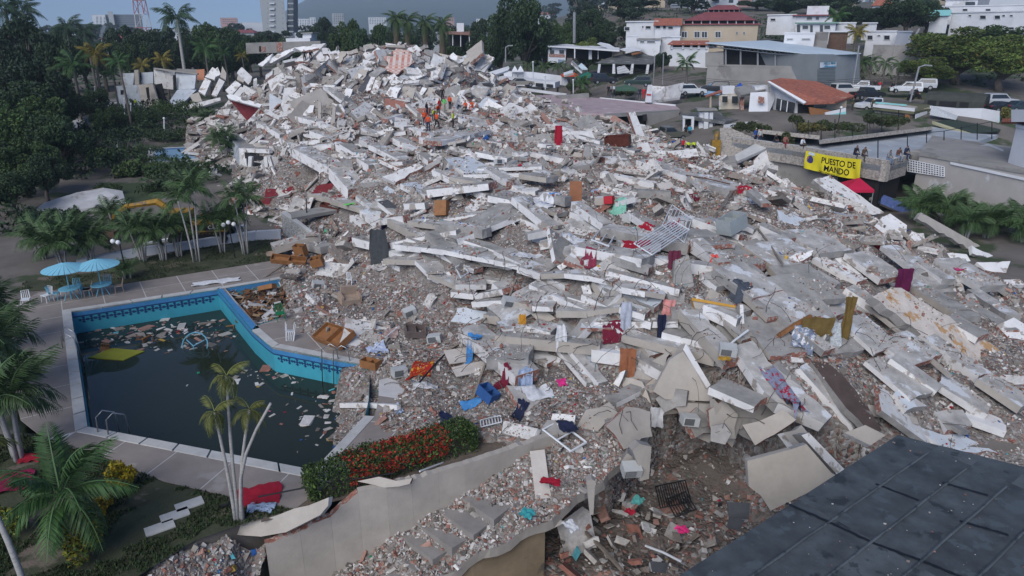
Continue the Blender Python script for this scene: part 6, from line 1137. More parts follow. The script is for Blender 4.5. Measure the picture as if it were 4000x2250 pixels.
# banner
wd_=Vector((CRT[3].x-CRT[1].x,CRT[3].y-CRT[1].y,0)).normalized();wn_=Vector((wd_.y,-wd_.x,0));wn_=wn_ if wn_.y<0 else-wn_
def onw(u,v,off=.45):r=Vector(ray(u,v));o=Vector((0,0,CAMH));return o+r*((CRT[1]+wn_*off-o).dot(wn_)/r.dot(wn_))
pA,pB,pC,pD=onw(3144,655),onw(3363,702),onw(3369,622),onw(3153,588)
bn=empty('banner',tuple(pA),0,'yellow command post banner hung on the stone terrace','banner');mb=MB();NX,NZ=28,8;nrm_b=(pB-pA).cross(pD-pA).normalized();nrm_b=nrm_b if nrm_b.y<0 else-nrm_b
def bp_(s,t,off=0.0):return(pA.lerp(pB,s)).lerp(pD.lerp(pC,s),t)+nrm_b*(.16+.07*math.sin(s*19+t*3)*(1.1-t)+.05*math.sin(s*41)*(1-t)+off)-Vector((0,0,.12*math.sin(math.pi*s)))
mb.v=[tuple(bp_(i/NX,j/NZ))for j in range(NZ+1)for i in range(NX+1)];mb.f=[(j*(NX+1)+i,j*(NX+1)+i+1,(j+1)*(NX+1)+i+1,(j+1)*(NX+1)+i)for j in range(NZ)for i in range(NX)];mb.m=[0]*len(mb.f);relw(mb,'cloth',M('banner_yellow',(.66,.57,.025),.7,.06,1),bn,True)
dxb=(pB-pA).normalized();upb=(pD-pA).normalized();BLK=M('banner_black',(.012,.012,.014),.7,.1)
def wrap(o):
 """let print follow the folds of the cloth"""
 W_=(pB-pA).length;H_=(pD-pA).length;inv=Matrix.Translation(bn.location)
 for v in o.data.vertices:
  w=bn.location+o.matrix_basis@v.co;s=(w-pA).dot(dxb)/W_;t=(w-pA-dxb*0).dot(upb)/H_;v.co=bp_(s,t,.02)-bn.location
 o.matrix_basis=Matrix()
for body,s,t,sz in(('PUESTO DE',.62,.73,.74),('MANDO',.60,.33,.74),('PUESTO DE MANDO',.42,.085,.2)):
 o=text(body,None,BLK,pA.lerp(pB,s)+(pD-pA)*t,dxb,upb,sz,par=bn,root=bn);bm=bmesh.new();bm.from_mesh(o.data);bmesh.ops.subdivide_edges(bm,edges=bm.edges[:],cuts=1);bm.to_mesh(o.data);bm.free();wrap(o)
def disc(name,s,t,r,mat,off,n=20,tri=False):
 c=pA.lerp(pB,s)+(pD-pA)*t;mb=MB();k=3 if tri else n;mb.v=[tuple(bp_(((c+dxb*r*math.cos(a)+upb*r*math.sin(a))-pA).dot(dxb)/(pB-pA).length,((c+dxb*r*math.cos(a)+upb*r*math.sin(a))-pA).dot(upb)/(pD-pA).length,off))for a in[math.pi/2+2*math.pi*i/k for i in range(k)]];mb.f=[tuple(range(k))];mb.m=[0];relw(mb,name,mat,bn)
disc('emblem_ring',.105,.58,.36,M('emblem_navy',(.04,.04,.16),.7,.1),.03);disc('emblem_disc',.105,.58,.30,M('emblem_orange',(.62,.20,.02),.7,.1),.036);disc('emblem_triangle',.105,.56,.22,M('emblem_blue',(.06,.06,.24),.7,.1),.042,tri=True)
c=pA.lerp(pB,.12)+(pD-pA)*.9;mb=MB();cs_=[(-.34,-.12),(.4,-.12),(.4,.14),(-.34,.14)];mb.v=[tuple(bp_((c+dxb*x+upb*z-pA).dot(dxb)/(pB-pA).length,(c+dxb*x+upb*z-pA).dot(upb)/(pD-pA).length,.03))for x,z in cs_];mb.f=[(0,1,2,3)];mb.m=[0];relw(mb,'emblem_plate',M('emblem_pale',(.55,.62,.70),.7,.1),bn)
# plastered building on the right with vent blocks and white house
V6=VP(3540,68.5,4000,58.5)
rt,wl_=bld('plastered_building','old building with cracked grey plaster wall at the right',V6,3542,4060,640,860,14,M('cracked_plaster',(.37,.35,.33),.9,.12,.4,col2=(.52,.53,.54),c2=.55,c2scale=.22),[],('flat',CONCW,.1),cat='building');root_p=rt
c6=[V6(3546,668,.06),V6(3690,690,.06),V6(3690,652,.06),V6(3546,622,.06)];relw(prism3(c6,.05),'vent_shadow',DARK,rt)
for k in range(15):a=c6[0].lerp(c6[1],k/14);b=c6[3].lerp(c6[2],k/14);mb=MB();mb.tube([a+V6.n*.05,b+V6.n*.05],.055,4);relw(mb,'vent_bar',WW,rt)
for k in range(6):a=c6[0].lerp(c6[3],k/5);b=c6[1].lerp(c6[2],k/5);mb=MB();mb.tube([a+V6.n*.055,b+V6.n*.055],.055,4);relw(mb,'vent_bar',WW,rt)
mb=prism3([V6(3712,642,.12),V6(4050,716,.12),V6(4050,706,.12),V6(3712,632,.12)],.4);relw(mb,'ledge',WW,rt)
V7=VP(3912,63.5,4010,60);rt,wl_=bld('white_house','bright white house with tiled eaves at the right edge',V7,3916,4060,500,720,9,WW,[(3984,512,4006,542)],('flat',WW,.1));relw(prism3([V7(3908,484,.8),V7(4060,484,.8),V7(4060,476,.1),V7(3912,476,.1)],.3),'tiled_eaves',TERRA,rt);relw(prism3([V7(3950,476,-.6),V7(4060,476,-.6),V7(4060,428,-.6),V7(3950,428,-.6)],4),'upper_wall',WW,rt)
V8=VP(3545,74,3900,70);
ruin('roof_terrace_wall','weathered parapet of the roof terrace behind the vent blocks',[('parapet','3548,590 3660,570 3672,578 3560,606',[70,75,74,69],.4,CONCW),('parapet','3548,592 3760,612 3765,642 3548,626',[69.5,66,66,69.5],.4,CONCW),('sheet_roof','3730,600 3860,560 3920,585 3910,640 3790,650',[68,72,68,64,64],.15,M('corrugated_grey',(.36,.39,.41),.6,.15,1))],'wall')
# ---------------------------------------------------------------- planting
def gxy(u,y,v=400):p=Py(u,v,y);return p.x,gzf(p.x,y)
PROTO=[make_tree('broadleaf_tree',10,10,21,n=10000,leaf=.46),make_tree('broadleaf_tree',10,10,22,(.024,.045,.02),10000,.46,.3,.8,26),make_tree('broadleaf_tree',10,10,23,(.042,.075,.022),10000,.44,.3,.75,32),make_tree('broadleaf_tree',10,10,24,(.03,.05,.026),6000,.45,.38,.6,18),make_tree('broadleaf_tree',10,10,25,(.085,.12,.026),11000,.38,.3,.55,40,(.13,.09,.02),.06)]
LOW=[make_tree('broadleaf_tree',10,10,31,(.026,.046,.024),900,.95,.2,.75,14),make_tree('broadleaf_tree',10,10,32,(.032,.055,.028),900,.95,.2,.7,12),make_tree('broadleaf_tree',10,10,33,(.022,.04,.022),900,1.0,.15,.6,16)]
used_p=set()
def put_tree(proto,x,y,z,w,h,rz,label,group=None,cat='tree'):
 o=copytree(proto);o.location=(x,y,z-.2);o.scale=(w/10,w/10,h/10);o.rotation_euler=(0,0,rz);return setp(o,label,cat,group)
def tree(u,y,vt,wpx,k,label,hmin=4):
 x,z=gxy(u,y,vt);p=Py(u,vt,y);dep=proj(p)[2];h=max(hmin,p.z-z);return put_tree(PROTO[k],x,y,z,wpx/FPX*dep,h,u*.37,label,'large trees round the site')
for a in((60,125,55,250,1,'tall dark tree at the far left edge behind the coconut palms'),(175,118,128,210,0,'dark spreading tree left of the yellowing palm'),(95,100,230,260,1,'dense dark tree at the left edge above the bright green one'),(215,105,300,170,0,'dark rounded tree overhanging the paved terrace'),(70,84,345,300,2,'bright green tree at the left edge'),(200,78,420,220,0,'green tree beside the paved terrace'),(60,70,520,270,2,'leafy light green tree low at the left edge'),(150,68,590,170,1,'dark tree behind the toppled white wall'),(20,63,640,200,0,'low dark tree beside the toppled wall'),(470,190,96,170,1,'dark tree below the glazed block'),(555,186,92,170,0,'dark tree below the lattice mast'),(640,200,100,150,1,'dark tree left of the royal palm'),(770,184,66,190,2,'green tree right of the royal palm'),(880,190,80,150,0,'round dark tree below the pink block'),(960,215,112,140,3,'low tree left of the grey tower'),(1062,240,100,140,3,'bushy tree at the foot of the grey tower'),(1262,250,64,110,1,'dark tree with sparse top beside the white blocks'),(1345,176,50,150,2,'bright round tree behind the peak'),(1452,170,68,160,0,'dark round tree right of the bright one behind the peak'),(1955,166,20,170,0,'left half of the big dark tree group behind the arcade'),(2050,160,-60,240,0,'tallest dark tree behind the white arcade'),(2130,166,40,150,2,'green tree right of the tallest one'),(2215,186,62,110,2,'light green tree beside the concrete lamp mast'),(2300,188,30,160,1,'very dark tree behind the torn awning'),(2370,182,66,110,0,'dark tree left of the white houses'),(2300,164,134,120,4,'flat topped light tree above the damaged shop'),(2510,262,30,130,0,'dark tree behind the white houses'),(2440,240,60,110,1,'dark tree at the corner of the white houses'),(2960,262,-5,160,0,'tree group above the pagoda house'),(3085,235,-20,190,1,'dark tree above the house with the red canopy'),(3240,245,-20,200,2,'tree above the roof terrace'),(3345,205,12,180,0,'dark tree right of the roof terrace'),(3450,190,24,190,1,'dark tree behind the white corner house'),(3560,184,-30,210,0,'tall dark tree left of the white villa'),(3640,192,0,130,1,'dark tree beside the turquoise gable'),(2590,145,205,70,1,'dark shrubby tree in front of the awning house')):
 tree(*a)
for k,(u,y,vt,w)in enumerate(((380,165,140,150),(300,170,120,150),(230,160,100,160),(120,160,90,180),(520,165,150,140),(720,165,130,150),(840,165,130,140),(920,175,140,130),(600,160,160,120),(1000,200,120,110),(1120,210,130,110),(1230,215,100,120),(1560,200,100,140),(1800,210,90,150),(1880,190,70,140),(330,112,330,150),(410,105,400,130),(2440,200,100,90))):tree(u,y,vt,w,(0,2,1)[k%3],'rounded tree %s'%('below the hotel','left of the hotel','behind the yellowing palm','behind the left edge palms','below the mast','behind the royal palm','right of the green coconut palm','left of the long white wall','behind the shattered building','left of the block sheds','behind the block sheds','behind the long white wall','between the fan palms','behind the brown shelter','right of the brown shelter','beside the paved terrace','over the garden lamps','left of the white houses')[k])
for u,y,vt,wpx,k,l in((3790,128,92,420,4,'great spreading green tree behind the army tent'),(3960,122,120,330,4,'green tree overhanging the parked cars at the right edge'),(3640,124,210,220,4,'lower left bough of the spreading tree by the street'),(3930,150,80,300,2,'tree between the villa and the spreading tree')):tree(u,y,vt,wpx,k,l)
tr=random.Random(3)
for i in range(150):
 left=i<75;u=tr.uniform(-150,2450)if left else tr.uniform(2250,4200);y=tr.uniform(200,900)if left else tr.uniform(205,800)
 x,z=gxy(u,y,100);h=tr.uniform(6,12)*(1+y/1500);put_tree(LOW[i%3],x,y,z,h*tr.uniform(1.0,1.7),h,tr.uniform(0,6),'%s %s tree of the town %s'%('low' if h<10 else 'tall',('dark','mid green','blackish')[i%3],('at the far left edge','below the hotel block','around the lattice mast','near the pink apartment block','around the grey tower','behind the peak of the heap','near the fan palms','below the mountain slope')[min(7,max(0,int(u/310)))])if left else '%s %s tree %s'%('low' if h<10 else 'tall',('dark','mid green','blackish')[i%3],('left of the pagoda house','behind the pagoda house','behind the roof terrace house','behind the white corner house','behind the white villa')[min(4,max(0,int((u-2250)/390)))]),'trees of the town' if left else 'trees on the hillside')
for i in range(18):u=-120-i*45;y=90+(i*53)%130;x,z=gxy(u,y,100);put_tree(PROTO[i%3],x,y,z,13,11+i%4,i*1.7,'dark tree beyond the left edge of the garden','trees beyond the left edge')
for i in range(46):
 left=i<26;u=tr.uniform(0,2400)if left else tr.uniform(2400,4100);y=tr.uniform(260,800)if left else tr.uniform(240,620);p=Py(u,300,y);z=gzf(p.x,y);w=tr.uniform(9,20);h=tr.uniform(4,9);mb=MB();mb.bx(-w/2,w/2,-5,5,-4,h);rz=tr.uniform(-.4,.4);r_=empty('town_house',(p.x,y,z),rz,'small house among the trees %s'%('at the far left','below the lattice mast','near the grey tower','behind the peak')[min(3,int(u/600))]if left else 'small house on the wooded hillside %s'%('behind the white houses','above the pagoda house','above the roof terrace','beside the white villa')[min(3,int((u-2400)/425))],'house','far houses between trees');m_=tr.choice([FARW,FARW,FARP,BW_,FARG]);mb.build('wall',m_,r_);mb=MB();mb.add([(-w/2-.5,-5.6,h),(w/2+.5,-5.6,h),(w/2+.5,5.6,h),(-w/2-.5,5.6,h),(-w/3,0,h+1.8),(w/3,0,h+1.8)],[(0,1,5,4),(1,2,5),(2,3,4,5),(3,0,4)]);mb.build('roof',tr.choice([TERRA,MAROON,FARG,FARW]),r_)
 for k in range(3):mb=MB();xx=-w/2+w*(k+.5)/3;mb.bx(xx-.8,xx+.8,-5.05,-4.9,h-2.4,h-1.0);mb.build('window',PANE,r_)
for o in PROTO+LOW:
 for ch in list(o.children):bpy.data.objects.remove(ch)
 bpy.data.objects.remove(o)
# palms: (u, y, crown u, v, kind, fronds, scale, trunk radius, label)
def palm_px(u,y,vc,kind,n,sc,r0,label,trunk=None,bend=.3,el=(-25,75),base=None):
 x,z=gxy(u,y,vc);p=Py(u,vc,y);return make_palm('palm_tree',(x,y,z if base is None else base),kind,max(1.2,p.z-(z if base is None else base)),n,int(u*3+vc),label,'palm','palms round the site',trunk or(PTRUNK if 'royal palm' in label else DTRUNK),sc,bend,r0,el)
for a in((95,138,48,'royal',13,1.5,.3,'tall palm with wind blown crown at the top left'),(15,130,40,'royal',12,1.4,.3,'palm at the very top left corner'),(255,150,112,'royal',12,1.25,.25,'palm left of the low dark hall'),(335,150,128,'royal',12,1.1,.25,'palm below the low dark hall'),(690,150,76,'royal',15,1.65,.35,'tallest royal palm with drooping crown and pale trunk'),(365,122,215,'yellow',14,1.15,.22,'yellowing coconut palm above the garden'),(280,112,260,'coco',13,1.1,.22,'coconut palm left of the yellowing one'),(440,125,290,'coco',11,.7,.16,'low palm behind the shattered building'),(560,148,258,'yellow',11,.9,.2,'low yellow palm behind the shattered building'),(640,150,238,'yellow',12,1.0,.2,'broad yellow palm left of the pale royal trunk'),(800,150,196,'coco',15,1.25,.22,'green coconut palm right of the pale royal trunk'),(880,160,215,'coco',10,.8,.2,'small palm above the tilted balcony fronts'),(950,165,220,'yellow',10,.7,.2,'small yellowish palm beside the long white wall'),(470,112,245,'coco',11,.8,.18,'palm with narrow crown behind the grey wall'),(150,112,300,'limp',13,1.0,.22,'drooping palm among the dark trees at the left'),(3345,135,132,'yellow',13,1.0,.25,'yellowing palm beside the warehouse roof'),(3265,152,66,'coco',13,1.0,.25,'palm in front of the roof terrace'),(2690,118,250,'coco',11,.8,.2,'small palm in front of the warehouse wall')):palm_px(*a)
for u,vc in((3362,248),(3408,246),(3458,250),(3512,256)):palm_px(u,126,vc,'limp',12,.8,.16,{3362:'first palm of the row along the warehouse side',3408:'second palm of the row along the warehouse side',3458:'third palm of the row along the warehouse side',3512:'last palm of the row, beside the leaning lamp post'}[u])
SK=M('palm_skirt',(.085,.065,.045),.95,.3,2,stretch=(1,1,.3))
for u,vc,l in((1545,78,'shaggy fan palm right behind the peak'),(1660,92,'shaggy fan palm with yellow skirt behind the peak'),(1725,96,'third shaggy fan palm beside the brown shelter'),(1590,88,'slimmer shaggy fan palm between its neighbours')):
 palm_px(u,150,vc,'limp',26,1.05,.8,l,SK,.1,(-85,80))
def clump(u,v,kind,stems,h,n,label,sc=1.0,z=0.0,**k):p=Pz(u,v,z);make_clump('palm_clump',(p.x,p.y,z),kind,stems,h,n,int(u+v),label,'palm','clustered palms in the garden',sc=sc,**k)
clump(250,1050,'areca',6,2.6,9,'thick palm clump left of the two blue parasols',1.15);clump(360,1030,'areca',5,2.4,9,'palm clump right behind the blue parasols',1.1,lean=.7);clump(170,1010,'areca',5,2.0,9,'dark palm clump at the broken low wall',1.1);clump(560,1020,'areca',5,2.6,9,'palm clump behind the globe lamp by the parasols',1.05);clump(640,1015,'areca',4,3.2,8,'taller palm clump in the middle of the far lawn',1.0);clump(770,1020,'areca',3,5.0,10,'slender palm trio with bare stems beside the excavator',1.15,lean=.25,spread=.8);clump(960,990,'areca',5,4.2,9,'palm clump at the foot of the heap beside the three globe lamp',1.0,lean=.35);clump(470,940,'areca',4,2.4,9,'palm clump in front of the toppled wall',1.0)
clump(870,985,'areca',4,2.6,9,'palm clump hiding the tracks of the excavator',1.0);clump(700,1000,'areca',4,2.2,9,'palm clump hiding the boom of the excavator',1.0);clump(500,1085,'areca',3,.7,8,'low bushy palm on the lawn edge',.6)
clump(880,640,'areca',4,3.0,9,'palm hanging over the edge of the plunge pool',1.2,z=.6);clump(820,520,'limp',5,2.2,12,'big dark fan palm in front of the fallen balcony',.75,z=1.2);clump(990,500,'areca',4,1.6,9,'palm under the dark red balcony',1.1,z=2);clump(250,690,'areca',5,1.2,10,'low palm beside the dark trees',1.1,z=.3)
for u,v,l,sc in((3590,868,'lush palm clump in front of the cracked plaster wall',1.35),(3700,880,'second lush palm clump right of the first before the plaster wall',1.3),(3850,925,'palm clump beside the turquoise scraps',1.2),(3985,940,'palm clump at the right edge below the white house',1.3),(3770,930,'low palm between the clumps by the plaster wall',1.0)):clump(u,v,'areca',6,1.5,9,l,sc)
# slender palms by the pool, coconut palm and edge palms in the near garden
tp=Pz(935,2030);sp_=empty('palm_clump',tuple(tp),0,'three slender pale stemmed palms and one bare stem at the pool edge','palm');rr=random.Random(5)
for(u,v,bare,du)in((885,1470,0,-6),(838,1610,0,-14),(975,1600,0,6),(1058,1575,1,14)):
 top=Py(u,v,tp.y+rr.uniform(-.2,.5))-tp;b=Vector((du/FPX*24,0,-.2));mb=MB();pts_=[b.lerp(top,t)+Vector((top.x*.28*math.sin(math.pi*t)*(-1 if bare else-.6),0,0))for t in(0,.2,.4,.6,.8,1)];mb.tube(pts_,[.085,.07,.06,.055,.05,.045],7);mb.build('trunk',PTRUNK,sp_,smooth=True)
 if not bare:add_palm_head(sp_,tuple(pts_[-1]),'slim',9,rr,.62,(-60,62))
p=Pz(315,2150);make_palm('palm_tree',(p.x,p.y,0),'coco',2.1,17,9,'young coconut palm with arching fronds on the near lawn','palm',None,DTRUNK,.78,.2,.16,(-45,80))
for u,v,h,l,sc,n in((70,1790,2.6,'palm clump at the left edge beside the pool deck',1.25,10),(-60,1640,3.4,'palm clump leaving the picture at the left edge',1.3,10),(20,1520,2.6,'palm clump at the left edge above the deck',1.2,9),(-40,1380,2.4,'dark palm at the left edge near the white chairs',1.2,9)):p=Pz(u,v);make_clump('palm_clump',(p.x,p.y,0),'areca',4,h,n,int(v),l,'palm','palms at the left edge',sc=sc,r0=.08,lean=.35)
p=Pz(-160,1420);make_palm('palm_tree',(p.x,p.y,0),'yellow',5.6,13,77,'yellow green coconut fronds reaching in at the left edge','palm',None,PTRUNK,1.2,.3,.2,(-55,60))
p=Pz(110,2330);make_palm('palm_tree',(p.x,p.y,0),'slim',4.6,8,71,'thin leaning palm at the lower left corner','palm',None,PTRUNK,1.0,1.5,.09,(-40,60),2.6)
# shrubs and hedges
YG=(.20,.19,.02);GREENS=(.035,.065,.02)
for u,v,w,d,h,n,b,lf,l,alt,pa in((330,2180,1.5,1.3,1.5,1100,YG,.17,'yellow green croton bush in front of the young coconut palm',(.06,.1,.02),.3),(480,1910,1.1,.9,1.2,800,(.36,.27,.015),.16,'bright yellow croton at the deck corner',(.2,.2,.02),.2),(40,2080,1.3,1.1,1.2,700,YG,.16,'croton bush at the lower left edge',(.05,.09,.02),.45),(400,2000,.7,.7,.6,300,(.3,.22,.015),.15,'small yellow croton under the coconut fronds',None,0)):
 p=Pz(u,v);make_shrub('croton_bush',(p.x,p.y,0),w,d,h,n,b,lf,int(u),l,'shrub',None,alt,pa)
def shr(u,v,z,w,d,h,n,b,lf,l,boxy=False,rz=0,alt=None,pa=0,name='shrub',flower=None,nl=9):
 p=Pz(u,v,z);make_shrub(name,(p.x,p.y,z),w,d,h,n,b,lf,int(u+v),l,'hedge' if boxy else 'shrub',None,alt,pa,flower,rz,boxy,nl)
shr(545,635,.7,6,2.0,1.6,2200,(.025,.05,.018),.22,'clipped dark hedge left of the plunge pool',True,.1,name='hedge');shr(700,690,.4,6.5,2.2,1.4,2400,(.04,.075,.022),.22,'clipped green hedge in front of the plunge pool',True,.2,name='hedge');shr(620,660,.5,4,1.6,1.3,1400,(.035,.065,.02),.22,'lower clipped hedge between pool and dracaenas',True,.1,name='hedge')
for u,v,z,w,h,n,b,lf,l in((400,660,.4,3.6,2.8,900,(.06,.10,.025),.5,'spiky dracaena left of the clipped hedges'),(510,700,.2,3.6,2.4,1000,(.06,.095,.03),.5,'wide spiky dracaena beside the hedge'),(590,700,.2,3,2.0,800,(.05,.085,.03),.45,'spiky dracaena touching the hedge'),(560,500,1.4,7,3.2,1800,(.035,.065,.022),.35,'big bush below the workers at the shattered building'),(690,470,1.6,8,3.4,2000,(.05,.085,.022),.35,'light green bush in front of the fallen beam'),(640,560,.9,6,2.4,1500,(.03,.055,.02),.32,'dark bush beside the garden lamp'),(460,545,1.0,6,2.8,1500,(.025,.05,.02),.32,'dark bush at the paved terrace'),(960,420,3,6,3.2,1400,(.03,.055,.02),.3,'small dark tree wedged below the tilted slabs'),(340,620,.6,6,3.0,1500,(.02,.04,.018),.3,'dark undergrowth below the big trees'),(420,770,0,3,1.4,700,(.04,.07,.02),.25,'bush on top of the toppled wall'),(640,760,0,4,1.4,900,(.035,.06,.02),.25,'bush between hedge and excavator'),(270,880,0,4,1.6,900,(.03,.055,.02),.25,'undergrowth beside the palm clumps'),(130,900,0,5,2.0,1000,(.025,.05,.02),.28,'dark undergrowth at the left edge')):
 shr(u,v,z,w,w*.7,h,n,b,lf,l,nl=12)
for u,v,w,h,l in((2960,540,4,1.6,'olive bush left of the seated people'),(2900,520,3.5,1.5,'dark bush behind the stone stair'),(3110,500,3,1.8,'round dark bush at the striped wall'),(3180,520,5,1.2,'yellow green bed beside the court wall'),(3290,520,6,1.4,'flower bed along the court wall'),(3420,500,5,1.8,'dark bush in front of the stone kiosk'),(3500,505,4,1.6,'bush beside the kiosk door'),(3060,570,3,1.6,'bush behind the man in the white shirt'),(3905,480,2.5,2.5,'yellow green tree at the right house'),(2270,395,5,2.2,'dark shrubs by the pink terrace'),(2250,370,4,2.4,'light green shrub beside the white lamp post'),(2430,380,5,1.2,'planted bed on the pink terrace'),(3560,405,4,1.0,'dry grass clump beside the leaning lamp post'),(2100,300,4,1.0,'clipped bush on the arcade roof'),(1990,240,5,2,'bush beside the street lamp')):
 y_={True:None};p=Pz(u,v,ZC if v>470 and u>2800 else 5.2);shr(u,v,p.z,w,w*.6,h,int(260*w),(.045,.06,.02)if 'yellow' not in l and 'dry' not in l else(.12,.11,.03),.28,l,nl=8)
for u,v,l in((2060,285,'first of the small palms before the damaged shop'),(2120,288,'second of the small palms before the damaged shop'),(2180,285,'third of the small palms before the damaged shop'),(2235,300,'last of the small palms before the damaged shop'),(2275,350,'bright green small palm at the pink terrace')):palm_px(u,140 if v<320 else 122,v-25,'coco' if v>320 else 'limp',12,.7,.18,l)
# flowering hedge on the retaining wall
pa_,pb_=Pz(1225,1952),Pz(1850,1745);dd=pb_-pa_;ln=dd.length;rz=math.atan2(dd.y,dd.x);mid=(pa_+pb_)/2+Vector((-dd.y,dd.x,0)).normalized()*.35
make_shrub('flowering_hedge',(mid.x,mid.y,.0),ln,1.25,.95,9000,(.035,.065,.018),.13,91,'clipped hedge with red orange blossoms along the beige wall','hedge',None,(.09,.15,.03),.25,((.30,.035,.02),1600,-.30,.33),rz,True)
# grass on the lawns
STN=[Pz(u,v)for u,v in((740,1970),(683,2013),(624,2062))]
def grass(poly,n,name,label):
 xs_=[p.x for p in poly];ys_=[p.y for p in poly];q=np.stack([vr.uniform(min(xs_),max(xs_),n*3),vr.uniform(min(ys_),max(ys_),n*3)],1);q=q[inpoly(q[:,0],q[:,1],poly)]
 q=q[[min((a-s.x)**2+(b-s.y)**2 for s in STN)>.3 for a,b in q]];k=np.array([noise.noise((a*.5,b*.5,2.))+.5*noise.noise((a*1.7,b*1.7,5.))for a,b in q])>-.08;q=q[k][:n];m=len(q);pos=np.concatenate([q,np.full((m,1),.03)],1);dirs=np.tile(np.array([[0,0,1.]]),(m,1));o=obj(name,leaf_mesh(name,pos,vr.uniform(.08,.2,m),leafcol(m,(.035,.055,.02),.4,.2),.35,0,dirs));setp(o,label,'grass',kind='stuff')
grass(LAWN,16000,'grass','thin grass of the near lawn');grass(LAWN2,6000,'grass','thin grass of the far lawn')
def mass(name,label,quad,n,hmax,base,leaf,seed,thr=-.1):
 """undergrowth that reads as one mass: mounds of leaves over the ground"""
 global vr;vr=np.random.default_rng(seed);poly=[Pz(u,v,z)for u,v,z in quad];xs_=[p.x for p in poly];ys_=[p.y for p in poly];q=np.stack([vr.uniform(min(xs_),max(xs_),n*4),vr.uniform(min(ys_),max(ys_),n*4)],1);q=q[inpoly(q[:,0],q[:,1],poly)]
 pr=[proj((a,b,0))for a,b in q];q=q[[not any(x0<p[0]<x1 and y0<p[1]<y1 for x0,y0,x1,y1 in((570,560,900,690),(90,720,530,880),(430,400,640,470),(480,780,1000,960)))for p in pr]]
 f=np.array([noise.noise((a*.16,b*.16,seed))+.6*noise.noise((a*.45,b*.45,seed+7.))for a,b in q]);k=f>thr;q=q[k][:n];f=f[k][:n];m=len(q);h=hmax*np.clip((f-thr)*1.3,.08,1)*vr.uniform(.55,1.05,m);pos=np.stack([q[:,0],q[:,1],gz(q[:,0],q[:,1])+h],1);o=obj(name,leaf_mesh(name,pos,vr.uniform(.6,1.3,m)*leaf,leafcol(m,base,.4,.2)*(1+.5*f[:,None])[:m]));setp(o,label,'undergrowth',kind='stuff')
mass('undergrowth','dense garden undergrowth between pool and shattered building',((-300,960,0),(260,900,0),(600,800,0),(900,700,.4),(960,480,2),(760,400,3),(430,395,3),(230,420,3),(-400,500,2)),20000,3.2,(.028,.05,.02),.5,3,-.16)
mass('undergrowth','scrub and garden plants beyond the shattered building',((-300,420,2.5),(460,400,2.5),(980,330,3.5),(1000,210,5),(300,190,5),(-300,200,5)),9000,5,(.03,.055,.02),.9,8,-.1)
mass('undergrowth','scrub on the slope below the hillside houses',((2600,330,6),(3700,350,6.5),(4200,330,7),(4200,160,14),(2300,160,12),(2250,250,8)),6000,2.5,(.035,.05,.022),.8,5,.12)
